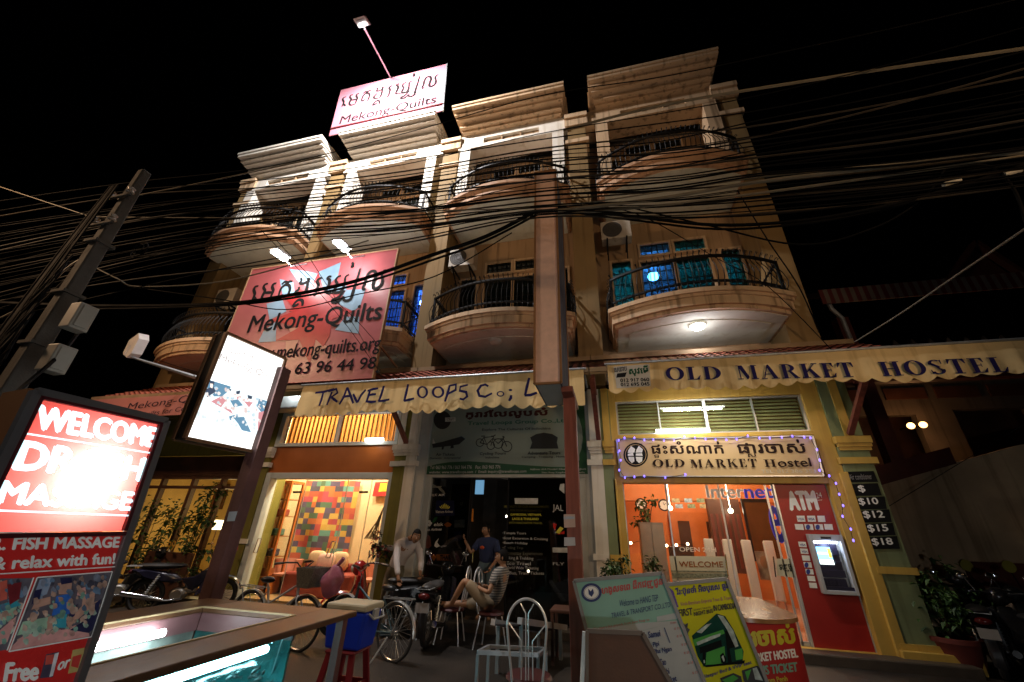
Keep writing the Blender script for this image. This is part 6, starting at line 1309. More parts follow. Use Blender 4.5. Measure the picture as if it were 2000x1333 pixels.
for q, l in (((1887, 1105), 'left yellow round reflector above the parked motorbikes'), ((1970, 1107), 'right yellow round reflector above the parked motorbikes')):
    p = at(*q, Y=.9); t2 = thing('round_plate', l, 'plate', p); part('disc', mat('plate_yellow', (.30,.26,.04), .5), t2, lambda b: b.lathe([(0, .885), (.09, .885), (.09, .9)], (p[0], 0, p[2]), 16, 'Y')); part('stalk', iron, t2, lambda b: b.tube([p+np.array([0, 0, -.09]), p+np.array([.01, -.05, -.3])], .008, 5))
p = at(1945, 1140, Y=.93); b = MB(); b.box(p[0]-.35, p[0]+.6, .9, .93, .7, 1.4); b.build('brown_notice_board', rbrick, label='dark brown panel on the wall behind the right motorbikes', cat='panel')

# ================================================================= rods and dishes
t = thing('arm_floodlight', 'white floodlight on a long thin arm left of the white lightbox', 'lamp', at(385, 738, Y=-1.4))
A0, A1 = at(385, 738, Y=-1.4), at(243, 694, Y=-2.3)
part('arm', steel, t, lambda b: b.tube([A0, (A0+A1)/2, A1], [.05, .04, .02], 8), smooth=True)
H0 = at(254, 675, Y=-2.3)
part('head', mat('flood_head_white', (.5,.46,.42), .5, var=.1), t, lambda b: (b.slab([at(q[0], q[1], Y=-2.3) for q in ((240,690),(252,665),(271,651),(271,662),(256,690),(247,699))], (0, .22, .05)), b.bar(A1, H0, .04)))

# ================================================================= left pole with meter boxes
pX, pY = -6.46, -5.66
t = thing('utility_pole', 'grey concrete utility pole wrapped in cables at the far left', 'pole', (pX, pY, 0))
part('shaft', concrete, t, lambda b: b.add([(pX+a*h, pY+c*h, z) for z, h in ((0, .125), (6.3, .06)) for a, c in ((-1,-1),(1,-1),(1,1),(-1,1))], [(3,2,1,0),(4,5,6,7),(0,1,5,4),(1,2,6,5),(2,3,7,6),(3,0,4,7)]), bevel=.02)
part('cross_arm', concrete, t, lambda b: (b.bar((pX-.22, pY-.1, 5.7), (pX+.22, pY-.1, 5.7), .035), b.bar((pX-.2, pY-.1, 5.2), (pX+.2, pY-.1, 5.2), .035)))
for x, z in ((-.18, 5.72), (.18, 5.72), (-.16, 5.22), (.16, 5.22)): part('insulator', mat('porcelain', (.35,.30,.26), .3), t, lambda b: b.lathe([(.02, z), (.05, z+.02), (.03, z+.06), (.045, z+.09), (0, z+.12)], (pX+x, pY-.1, 0), 10), smooth=True)
def coil(b):
    rnd = random.Random(4)
    for i in range(12):
        z = rnd.uniform(3.3, 4.6); b.tube([(pX+.16+rnd.uniform(-.03, .05), pY-.25, z), (pX+rnd.uniform(.1, .35), pY-.3, z-.3), (pX+.05+rnd.uniform(-.1, .2), pY-.28, z-.65), (pX-.1, pY-.25, z-.3), (pX+.05, pY-.24, z+.25)], .010, 5, caps=False)
    for i in range(9):
        x = rnd.uniform(-.12, .10); b.tube([(pX+x*.7, pY-.2, 5.8), (pX+x, pY-.25, 4.6), (pX+x*1.2, pY-.28, 3.6), (pX+x+rnd.uniform(-.25, .1), pY-.3, 2.2), (pX+x, pY-.25, .8)], .010, 5, caps=False)
part('cable_bundle', cablem, t, coil)
part('band', concrete, t, lambda b: [b.box(pX-.115, pX+.115, pY-.115, pY+.115, z, z+.04) for z in (3.4, 4.1, 4.9)])
for q, w_, h, l in (((150, 622), .19, .33, 'upper pale grey meter box on the left pole'), ((106, 703), .19, .32, 'lower pale grey meter box on the left pole')):
    p = at(*q, D=6.75); t2 = thing('meter_box', l, 'meter box', p, 0, 'meter boxes on the pole')
    part('box', mat('meter_grey', (.24,.235,.21), .5, var=.1, streak=.25), t2, lambda b: b.box(p[0]-.05, p[0]+.13, p[1]-w_/2, p[1]+w_/2, p[2]-h/2, p[2]+h/2), bevel=.012)
    part('door', mat('meter_grey2', (.26,.255,.23), .5, var=.1), t2, lambda b: b.box(p[0]+.132, p[0]+.145, p[1]-w_/2+.03, p[1]+w_/2-.03, p[2]-h/2+.03, p[2]+h/2-.03), bevel=.006)

# ================================================================= overhead cables
def cable(pts, r, m, label, grp='overhead cables strung along the street', ys=None, sag=0, name='cable'):
    P = [at(x, y, Y=Y) for x, y, Y in pts]; P = smooth_line(P, 6); b = MB(); b.tube(P, r, 5); return b.build(name, m, label=label, cat='cable', group=grp)
rnd = random.Random(12); cableb = mat('cable_brown', (.036,.029,.022), .7, var=.2, spec=.1)
GEN = 'thin black overhead cable in the tangle crossing the house fronts'
GL_ = [ # left end, middle, right end (image height at x=-40,500,1050,1500,2040)
 (400,330,190,105,-20),(420,352,270,210,90),(430,362,290,238,140),(445,372,305,258,165),(452,380,318,268,185),(470,388,330,282,200),(480,395,340,296,215),(492,402,352,306,228),(500,408,356,318,240),(512,418,372,330,262),(520,424,380,340,280),(528,430,384,346,285),(540,438,392,352,290),(548,444,398,362,300),(556,448,402,372,305),(565,452,404,378,312),(575,456,408,384,318),(585,462,410,388,322),(596,468,412,394,328),(606,475,414,404,335),(616,482,416,410,345),(520,452,360,290,172),(500,398,322,262,120),(560,470,420,398,330),(470,376,300,235,110),(640,505,418,415,350),(480,362,262,180,40),(600,520,422,420,352),(545,432,375,325,235),(530,415,345,300,205)]
for i, ys in enumerate(GL_):
    Y = -5.0+rnd.uniform(-.55, .5); j = lambda: rnd.uniform(-5, 5)
    cable([(-60, ys[0]+j(), Y), (240, (ys[0]+ys[1])/2-8+j(), Y), (520, ys[1]+j(), Y+.05), (790, (ys[1]+ys[2])/2+6+j(), Y+.05), (1050, ys[2]+j(), Y), (1290, (ys[2]+ys[3])/2+6+j(), Y), (1500, ys[3]+j(), Y), (1780, (ys[3]+ys[4])/2+5, Y), (2060, ys[4]+j(), Y)], *((.011, cableb, 'thicker brownish overhead cable in the bundle crossing the house fronts') if i % 5 == 2 else (rnd.choice((.005, .007, .008, .011)), cablem, GEN)))
SP = [
 ([(-40,352,-5.2),(90,395,-5.1),(178,424,-5.0)], .008, cablel, 'pale thin cable running down to the left pole from the top left'),
 ([(178,424,-5.0),(420,426,-4.9),(640,422,-4.8),(860,412,-4.8),(1100,402,-4.9),(1500,345,-5),(2050,295,-5)], .009, cablel, 'pale straight cable from the left pole to the right edge'),
 ([(230,390,-5),(420,352,-4.9),(640,305,-4.8)], .011, cablel, 'short pale cable rising from the left pole towards the banner roof'),
 ([(1100,255,-4.6),(1300,205,-4.6),(1600,155,-4.6),(2050,88,-4.6)], .020, cablel, 'single pale cable high across the right part of the sky'),
 ([(1090,412,-5),(1290,388,-5),(1480,356,-5),(1700,330,-5),(1900,306,-5),(2050,296,-5)], .020, cablel, 'bright pale cable just below the upper right balcony'),
 ([(1090,420,-4.9),(1290,402,-4.9),(1480,378,-4.9),(1700,348,-4.9),(2050,298,-4.9)], .014, cablel, 'second pale cable under the bright one at the right'),
 ([(1090,405,-4.8),(1250,425,-4.8),(1400,440,-4.8),(1560,432,-4.8),(1720,405,-4.8),(1880,362,-4.8),(2050,305,-4.8)], .018, cablem, 'thick drooping black cable right of the sign column'),
 ([(1090,412,-4.7),(1250,432,-4.7),(1400,448,-4.7),(1560,438,-4.7),(1720,412,-4.7),(1880,366,-4.7),(2050,318,-4.7)], .013, cablem, 'thin drooping black cable below the thick one right of the sign column'),
 ([(1240,408,-4.7),(1380,440,-4.7),(1560,478,-4.7),(1700,448,-4.7),(1800,390,-4.7),(1850,325,-4.7)], .009, cablem, 'lowest slack cable hanging in the dark sky at the right'),
 ([(1670,668,-1.5),(1760,612,-2.5),(1880,530,-3.6),(2050,415,-5)], .011, cablel, 'pale slanting cable from the hostel eave up to the right edge'),
 ([(1840,330,-4.8),(1930,325,-4.8),(1980,370,-4.8),(2005,440,-4.8)], .013, cablem, 'short cable curling down at the right edge'),
 ([(1150,400,-4.6),(1260,425,-3.5),(1400,505,-2.0),(1500,560,-1.3),(1640,700,-1.2)], .008, cablem, 'thin service cable dropping to the hostel roof'),
 ([(1440,372,-1.3),(1500,470,-1.2),(1560,560,-1.0),(1600,650,-.4)], .013, cablem, 'slanting cable down the right end of the yellow balcony'),
 ([(-40,590,-5.2),(200,598,-5.0),(430,594,-4.8),(560,578,-4.6),(700,548,-4.5),(840,500,-4.5),(950,462,-4.6),(1048,412,-4.8)], .026, cablem, 'thickest black cable sweeping across the big pink banner'),
 ([(-40,604,-5.1),(200,604,-5.0),(430,597,-4.8),(560,584,-4.6),(700,556,-4.5),(840,510,-4.5),(950,470,-4.6),(1048,420,-4.8)], .016, cablem, 'second thick black cable under the thickest one across the banner'),
 ([(250,560,-5),(430,585,-4.8),(560,605,-4.6),(700,575,-4.5),(850,540,-4.5),(1000,455,-4.6)], .008, cablem, 'thin slack cable hanging below the thick ones over the banner'),
 ([(510,450,-4.5),(600,545,-3.5),(680,640,-2.5),(740,725,-1.6)], .006, cablem, 'first thin wire slanting down over the banner'),
 ([(540,470,-4.5),(620,555,-3.5),(700,630,-2.5),(760,700,-1.6)], .006, cablem, 'second thin wire slanting down over the banner'),
 ([(590,480,-4.5),(640,560,-3.5),(700,650,-2.5),(745,735,-1.6)], .006, cablel, 'pale thin wire slanting down over the banner'),
 ([(180,520,-5.2),(230,545,-5.1),(270,560,-5),(420,552,-4.8),(560,520,-4.7),(720,470,-4.6)], .010, cablel, 'pale brown cable leaving the left pole at mid height'),
 ([(-40,640,-5.4),(60,590,-5.5),(130,525,-5.55),(170,500,-5.6)], .012, cablel, 'brown cable bundle coming up to the left pole from the left edge'),
 ([(-40,655,-5.4),(60,606,-5.5),(130,545,-5.55),(175,520,-5.6)], .010, cablem, 'black cable under the brown bundle at the left edge'),
 ([(160,640,-5.4),(120,690,-5.6),(40,760,-5.9),(-40,830,-6.2)], .020, cablem, 'thick black cable dropping from the pole behind the red sign'),
 ([(300,700,-1.6),(360,720,-1.5),(470,745,-1.45),(600,752,-1.45)], .008, cablem, 'thin wire along the left eave behind the lightbox'),
 ([(1735,990,.6),(1850,920,.7),(2000,830,.8)], .006, cablem, 'thin dark wire slanting over the neighbour stair wall'),
]
for pts, r, m, l in SP: cable(pts, r, m, l)
for q, l in (((1857, 358), 'pale cable joint at the far right'), ((1975, 338), 'larger pale cable joint at the right edge')):
    p = at(*q, Y=-4.8); b = MB(); b.tube([p+np.array([-.06, 0, -.01]), p+np.array([.08, 0, .02])], .022, 8); b.build('cable_joint', mat('joint_tape', (.45,.40,.30), .6), label=l, cat='cable joint')
b = MB()
for r, dx in ((.16, 0), (.13, .02), (.10, -.01)): p = at(272, 487, Y=-4.9); b.ring((p[0]+dx, p[1]+dx, p[2]), r, .007, 20, 5)
b.build('cable_coil', cablem, label='small coil of spare cable hanging right of the left pole', cat='cable coil')

# ================================================================= sodium street lamp out of frame, and an added fill lamp
def street_or_fill_lamp(label, x, y, h, to, power, col, spot=R(150)):
    t = thing('street_or_fill_lamp', label, 'street lamp', (x, y, 0), 0, 'street lamps'); s = 1 if to[0] > x else -1
    part('post', steel, t, lambda b: b.tube([(x, y, 0), (x, y, h-.6), (x+s*.3, y+.2, h), (x+s*1.0, y+.5, h+.1)], [.09, .06, .05, .04], 10), smooth=True)
    hd = part('head', mat('lamp_head_grey', (.3,.3,.3), .5), t, lambda b: b.ball((x+s*1.2, y+.6, h+.1), (.35, .18, .12), 14, 8), smooth=True)
    o = part('lamp', emat('sodium_glow', (1, .55, .2), 20), hd, lambda b: b.ball((x+s*1.2, y+.6, h+.02), (.22, .12, .07), 12, 8), smooth=True)
    lo = lighted('sodium_light', o, (x+s*1.2, y+.6, h-.12), power, col, .5, 'SPOT', spot=spot); aim(lo, (x+s*1.2, y+.6, h-.12), to)
street_or_fill_lamp('orange sodium street lamp on the left beyond the pole', -14.5, -8.5, 8.2, (-2.5, 0, 4.2), 1650, (1, .62, .35), R(112))
street_or_fill_lamp('added orange fill lamp on a post behind the viewer on the right', 8.0, -11.5, 4.4, (-2.0, 0, 6.2), 1050, (1, .66, .38), R(74))  # added for fill, set low to reach the balcony soffits

t = thing('added_floodlight', 'added white floodlight low behind the viewer, to light the foreground', 'floodlight', (1.6, -11.2, 0)); part('stand', steel, t, lambda b: (b.bar((1.45, -11.25, 0), (1.45, -11.25, .45), .03), b.bar((1.75, -11.25, 0), (1.75, -11.25, .45), .03), b.bar((1.45, -11.25, .02), (1.75, -11.25, .02), .03))); part('housing', blackpl, t, lambda b: b.box(1.44, 1.76, -11.26, -11.14, .3, .5)); o = part('glass', emat('added_flood_glow', (.95, 1, 1), 8), t, lambda b: b.box(1.46, 1.74, -11.135, -11.13, .32, .48)); lighted('flood_light', o, (1.6, -11.05, .42), 145, (.93, .97, 1), .1)  # added fill light for the foreground boards, chair and soffits
# ================================================================= bicycles and motorbikes (built along +X, wheels on z = 0)
def bicycle(name, label, loc, rz, paint, group, basket=False):
    t = thing(name, label, 'bicycle', loc, rz, group); rr = .33; wb = 1.08
    def pt(nm, m, fn, par=None, **k): return part(nm, m, par or t, fn, local=True, **k)
    for x, nm in ((0, 'rear'), (wb, 'front')):
        w_ = pt('wheel', mat('wheel_rim', (.40,.40,.40), .25, metal=.9, var=.05), lambda b: (b.ring((x, 0, rr), rr-.025, .011, 32, 6), b.tube([(x, -.05, rr), (x, .05, rr)], .025, 10)), smooth=True)
        pt('tyre', rubber, lambda b: b.ring((x, 0, rr), rr-.006, .019, 36, 8), w_, smooth=True)
        pt('spokes', steel, lambda b: [b.tube([(x+.02*math.cos(a*.7), (.03 if i % 2 else -.03), rr+.02*math.sin(a*.7)), (x+(rr-.03)*math.cos(a), 0, rr+(rr-.03)*math.sin(a))], .0022, 3, caps=False) for i in range(28) for a in (2*math.pi*i/28,)], w_)
        def fen(b):
            a0, a1 = (R(15), R(185)) if nm == 'rear' else (R(40), R(175)); n = 16; vs = []
            for i in range(n+1):
                a = a0+(a1-a0)*i/n
                for y, dr in ((-.03, .012), (-.016, .026), (.016, .026), (.03, .012)): vs.append((x+(rr+dr+.01)*math.cos(a), y, rr+(rr+dr+.01)*math.sin(a)))
            b.add(vs, [(i*4+j, i*4+j+1, i*4+j+5, i*4+j+4) for i in range(n) for j in range(3)])
        pt('fender', mat('fender_silver', (.42,.42,.40), .3, metal=.6, var=.05), fen, smooth=True)
    BB = np.array([.44, 0, .29]); ST = np.array([.28, 0, .72]); HT = np.array([.86, 0, .80]); HB = np.array([.90, 0, .66])
    def frm(b):
        b.tube([BB, ST], .016, 8); b.tube([BB+(0, 0, .03), HB], .017, 8); b.tube([(.36, 0, .52), HT], .015, 8); b.tube([HB-(.01, 0, .03), HT+(0, 0, .05)], .02, 8)
        for y in (-.05, .05): b.tube([BB, (0, y, rr)], .010, 6); b.tube([ST-(0, 0, .05), (0, y, rr)], .009, 6); b.tube([HB, (.93, y, .60), (wb, y, rr)], .012, 6)
    pt('frame', paint, frm, smooth=True)
    pt('saddle', blackpl, lambda b: b.ball((.24, 0, .83), (.14, .085, .045), 14, 8, lambda p: np.array([p[0], p[1]*(.35+.65*min(1, max(0, (.6-p[0])/1.2))), p[2]])), smooth=True)
    pt('seat_post', steel, lambda b: b.tube([ST, (.24, 0, .80)], .013, 8))
    def hb(b):
        b.tube([HT+(0, 0, .04), (.84, 0, .95), (.87, 0, .97)], .012, 8)
        b.tube([(.62, -.29, 1.08), (.78, -.27, 1.10), (.90, -.16, 1.10), (.88, 0, .99), (.90, .16, 1.10), (.78, .27, 1.10), (.62, .29, 1.08)], .011, 8)
    h_ = pt('handlebar', chrome if not basket else blackpl, hb, smooth=True)
    for s in (-1, 1): pt('grip', blackpl, lambda b: b.tube([(.74, s*.275, 1.095), (.60, s*.292, 1.078)], .018, 8), h_, smooth=True)
    for s in (-1, 1): pt('pedal', blackpl, lambda b: (b.bar((BB[0], s*.07, BB[2]), (BB[0]+s*.15, s*.08, BB[2]-.06), .018), b.box(BB[0]+s*.15-.045, BB[0]+s*.15+.045, min(s*.09, s*.17), max(s*.09, s*.17), BB[2]-.07, BB[2]-.045)))
    pt('chain_guard', paint, lambda b: b.slab([(.0, -.055, .36), (.44, -.055, .39), (.50, -.055, .30), (.42, -.055, .22), (0, -.055, .29)], (0, -.01, 0)))
    pt('rack', steel, lambda b: (b.bar((-.25, -.06, .73), (.25, -.06, .71), .012), b.bar((-.25, .06, .73), (.25, .06, .71), .012), [b.bar((x, -.06, .727), (x, .06, .727), .01) for x in (-.25, -.08, .1, .25)], b.bar((-.2, -.06, .72), (0, -.07, rr), .010), b.bar((-.2, .06, .72), (0, .07, rr), .010)))
    pt('kickstand', steel, lambda b: b.bar((.06, .07, .28), (.16, .22, .0), .016))
    if basket:
        def bk(b):
            q = [(.98, -.15, .78), (1.18, -.15, .78), (1.18, .15, .78), (.98, .15, .78)]; u = [(.93, -.19, 1.04), (1.27, -.19, 1.04), (1.27, .19, 1.04), (.93, .19, 1.04)]
            for i in range(4): b.add([q[i], q[(i+1) % 4], u[(i+1) % 4], u[i]], [(0, 1, 2, 3)])
            b.poly(q)
        pt('basket', mat('basket_grey', (.16,.16,.15), .5, var=.5, scale=60), bk)
    return t
b1 = bicycle('bicycle', 'grey bicycle with a front basket before the bright quilt shop door', (-5.62, -2.25, 0), R(-6), mat('bike_grey', (.42,.43,.44), .35, metal=.4), 'bicycles before the shops', True)
b2 = bicycle('bicycle', 'bicycle with a big spoked rear wheel beside the blue cool box', (-3.06, -2.34, 0), R(163), mat('bike_teal', (.06,.11,.13), .35, metal=.4), 'bicycles before the shops')
p = at(652, 1132, D=7.3)
b = MB(); 
def bagmod(q): k = 1-.35*max(0, q[2])+.12*math.sin(q[0]*7+q[2]*5); return np.array([q[0]*k+.15*q[2], q[1]*k, q[2]])
b.ball((p[0]-.02, p[1], p[2]-.02), (.17, .12, .22), 16, 12, bagmod); b.tube([(p[0]+.02, p[1], p[2]+.18), (p[0]+.1, p[1], p[2]+.28)], .03, 6); b.build('plastic_bag', mat('bag_pink', (.38,.12,.17), .4, var=.15, bump=.5, bscale=12), label='full pink plastic bag hanging on the handlebar of a bicycle', cat='bag', smooth=True)

def motorbike(name, label, loc, rz, body, seatm, group, scooter=False, helmet=None):
    t = thing(name, label, 'scooter' if scooter else 'motorbike', loc, rz, group); rr = .29; wb = 1.24
    def pt(nm, m, fn, par=None, **k): return part(nm, m, par or t, fn, local=True, **k)
    for x in (0, wb):
        w_ = pt('wheel', mat('moto_rim', (.35,.33,.30), .3, metal=.8), lambda b: (b.ring((x, 0, rr), rr-.07, .014, 28, 6), b.tube([(x, -.07, rr), (x, .07, rr)], .06, 12), [b.tube([(x+.05*math.cos(a), y, rr+.05*math.sin(a)), (x+(rr-.07)*math.cos(a+.25), 0, rr+(rr-.07)*math.sin(a+.25))], .004, 4, caps=False) for i in range(18) for a in (2*math.pi*i/18,) for y in (-.05, .05)]), smooth=True)
        pt('tyre', rubber, lambda b: b.ring((x, 0, rr), rr-.04, .045, 32, 8), w_, smooth=True)
    # main body: side cowl from tail to engine
    def prof(b, pts, hw, nose=.6):
        n = len(pts); P = [(x, -hw*nose, z) for x, z in pts]; Q = [(x, hw*nose, z) for x, z in pts]; cx = sum(x for x, z in pts)/n; cz = sum(z for x, z in pts)/n
        Pi = [(cx+(x-cx)*.72, -hw, cz+(z-cz)*.72) for x, z in pts]; Qi = [(cx+(x-cx)*.72, hw, cz+(z-cz)*.72) for x, z in pts]
        V = Pi+P+Q+Qi; f = [tuple(range(n))[::-1], tuple(range(3*n, 4*n))]
        for L in range(3): f += [(L*n+i, L*n+(i+1) % n, (L+1)*n+(i+1) % n, (L+1)*n+i) for i in range(n)]
        b.add(V, f)
    if scooter:
        pt('body', blkp, lambda b: prof(b, [(-.30, .72), (-.05, .78), (.42, .72), (.55, .45), (.50, .30), (.2, .34), (-.1, .52)], .17), smooth=True)
        pt('leg_shield', body, lambda b: (prof(b, [(.78, .32), (.92, .36), (1.04, .80), (1.02, .98), (.92, .94), (.84, .6)], .22, .5), b.box(.5, .85, -.15, .15, .27, .32)), smooth=True)
    else:
        pt('body', body, lambda b: (prof(b, [(-.36, .74), (-.15, .76), (.40, .66), (.52, .56), (.40, .50), (.1, .54), (-.2, .62)], .12), prof(b, [(.50, .58), (.70, .62), (.98, .86), (1.02, .80), (.90, .50), (.74, .36), (.62, .42)], .11)), smooth=True)
        pt('leg_shield', body, lambda b: [prof(b, [(.80, .28), (.92, .34), (1.05, .82), (1.0, .88), (.88, .60)], .03) for _ in (0,)]+[b.slab([(.80, s*.11, .28), (.93, s*.20, .36), (1.04, s*.16, .82), (.98, s*.10, .86)], (0, s*.015, 0)) for s in (-1, 1)])
    pt('engine', mat('engine_alloy', (.30,.28,.25), .4, metal=.7, var=.2), lambda b: (b.ball((.52, 0, .32), (.17, .13, .11), 12, 8), b.tube([(.60, 0, .36), (.80, 0, .40)], .075, 10), b.tube([(.5, -.14, .30), (.5, .14, .30)], .09, 14)), smooth=True)
    pt('seat', seatm, lambda b: b.ball((.10, 0, .80), (.42, .13, .055), 16, 8, lambda p: np.array([np.sign(p[0])*abs(p[0])**.7, p[1], p[2]+.35*p[0]**2*.6])), smooth=True)
    pt('exhaust', chrome, lambda b: b.tube([(.62, -.13, .24), (.35, -.15, .22), (.2, -.17, .26), (-.35, -.19, .36)], [.018, .02, .042, .045], 10), smooth=True)
    for y in (-.075, .075):
        pt('fork', chrome, lambda b: b.tube([(1.01, y, .78), (wb, y, rr)], .02, 8), smooth=True)
        pt('shock_absorber', steel, lambda b: (b.tube([(.02, y*1.7, rr+.02), (.12, y*1.7, .66)], .016, 8), [b.ring((.02+.1*k/7, y*1.7, rr+.08+.036*k), .028, .006, 10, 4, 'Z') for k in range(8)]))
    def fend(b, x, a0, a1, w_):
        n = 12; vs = []
        for i in range(n+1):
            a = a0+(a1-a0)*i/n
            for y, dr in ((-w_, .02), (-w_*.6, .045), (w_*.6, .045), (w_, .02)): vs.append((x+(rr+dr+.02)*math.cos(a), y, rr+(rr+dr+.02)*math.sin(a)))
        b.add(vs, [(i*4+j, i*4+j+1, i*4+j+5, i*4+j+4) for i in range(n) for j in range(3)])
    pt('fender', body, lambda b: fend(b, wb, R(15), R(150), .07), smooth=True); pt('fender', blackpl, lambda b: fend(b, 0, R(70), R(200), .07), smooth=True)
    h_ = pt('handlebar', blackpl, lambda b: (b.tube([(.98, 0, .92), (.95, 0, 1.0)], .03, 8), b.tube([(.83, -.33, 1.04), (.92, -.2, 1.03), (.96, 0, .99), (.92, .2, 1.03), (.83, .33, 1.04)], .014, 8)), smooth=True)
    for s in (-1, 1): pt('mirror', chrome, lambda b: (b.tube([(.88, s*.26, 1.04), (.86, s*.33, 1.20)], .006, 5), b.ball((.86, s*.35, 1.23), (.012, .06, .042), 12, 8)), h_, smooth=True)
    pt('cowl', body, lambda b: b.ball((1.02, 0, .98), (.12, .13, .12), 14, 10), smooth=True)
    pt('headlight', mat('lens_clear', (.55,.55,.52), .12, var=0), lambda b: b.ball((1.10, 0, .98), (.06, .085, .075), 14, 8), smooth=True)
    pt('tail_light', mat('lens_red', (.08,.006,.005), .2, var=0), lambda b: b.ball((-.37, 0, .70), (.05, .09, .045), 12, 8), smooth=True)
    pt('number_plate', mat('plate_dull', (.16,.15,.14), .5), lambda b: b.slab([(-.42, -.10, .50), (-.42, .10, .50), (-.39, .10, .62), (-.39, -.10, .62)], (-.008, 0, 0)))
    pt('rack', steel, lambda b: b.tube([(-.2, -.11, .80), (-.45, -.10, .80), (-.45, .10, .80), (-.2, .11, .80)], .009, 6))
    pt('kickstand', steel, lambda b: b.bar((.45, .12, .28), (.4, .28, .0), .02))
    return t
navyp = mat('moped_navy', (.018,.018,.04), .22, var=.2, spec=.6); blkp = mat('moped_black', (.010,.010,.011), .22, var=.1, spec=.6); redpnt = mat('scooter_red', (.32,.016,.014), .2, var=.04, spec=.6)
blks = mat('seat_black', (.015,.014,.014), .5, var=.1)
motorbike('motorbike', 'black and navy moped parked before the dark front with plants', (-9.0, -1.25, 0), R(38), navyp, blks, 'parked motorbikes')
motorbike('motorbike', 'dark moped half hidden behind the red and white sign at the left', (-10.3, -1.5, 0), R(60), blkp, blks, 'parked motorbikes')
sc = motorbike('scooter', 'red scooter parked between the two bicycles', (-3.45, -.95, 0), R(205), redpnt, blks, 'parked motorbikes', True)
m3 = motorbike('motorbike', 'dark motorbike with a pale edged seat beside the man in white', (-2.95, -1.5, 0), R(98), blkp, mat('seat_worn', (.05,.047,.045), .45, var=.6, scale=6), 'parked motorbikes')
motorbike('motorbike', 'black motorbike at the right edge with its spoked wheel towards the viewer', (5.15, -1.05, 0), R(75), blkp, blks, 'parked motorbikes')
motorbike('motorbike', 'black motorbike nearest the red flower pot at the right', (5.05, -.15, 0), R(60), blkp, blks, 'parked motorbikes')
motorbike('motorbike', 'dark motorbike deep at the right edge by the stair wall', (6.1, -.5, 0), R(95), blkp, blks, 'parked motorbikes')
def helmet(label, c, m1, m2):
    t = thing('helmet', label, 'helmet', c)
    part('shell', m1, t, lambda b: b.ball(c, (.14, .125, .12), 16, 10, lambda p: np.array([p[0], p[1], max(p[2], -.45)])), smooth=True)
    part('band', m2, t, lambda b: b.ball((c[0], c[1]+.0, c[2]+.012), (.143, .05, .125), 16, 10, lambda p: np.array([p[0], p[1], max(p[2], -.3)])), smooth=True)
helmet('red and white helmet on the handlebar of the navy moped', (-8.05, -.55, 1.12), mat('helmet_red', (.32,.03,.03), .25), mat('helmet_white', (.55,.53,.5), .25))
helmet('black helmet on the mirror of the black motorbike at the right', (5.25, .35, 1.15), blkp, blks)

# ================================================================= people
def skinned(name, nodes, edges, rad, m, parent, sub=2, root=0):
    me = bpy.data.meshes.new(name+'_cage'); me.from_pydata([tuple(float(c) for c in p) for p in nodes], edges, [])
    o = bpy.data.objects.new(name+'_cage', me); COL.objects.link(o)
    md = o.modifiers.new('s', 'SKIN'); md.use_smooth_shade = True
    for i, v in enumerate(me.skin_vertices[0].data):
        r = rad[i]; v.radius = (r, r) if not hasattr(r, '__len__') else r; v.use_root = (i == root)
    sb = o.modifiers.new('u', 'SUBSURF'); sb.levels = sub; sb.render_levels = sub
    bpy.context.view_layer.update()
    nm = bpy.data.meshes.new_from_object(o.evaluated_get(bpy.context.evaluated_depsgraph_get()))
    bpy.data.objects.remove(o); bpy.data.meshes.remove(me)
    b = MB(); b.add([tuple(v.co) for v in nm.vertices], [tuple(p.vertices) for p in nm.polygons]); bpy.data.meshes.remove(nm); return b
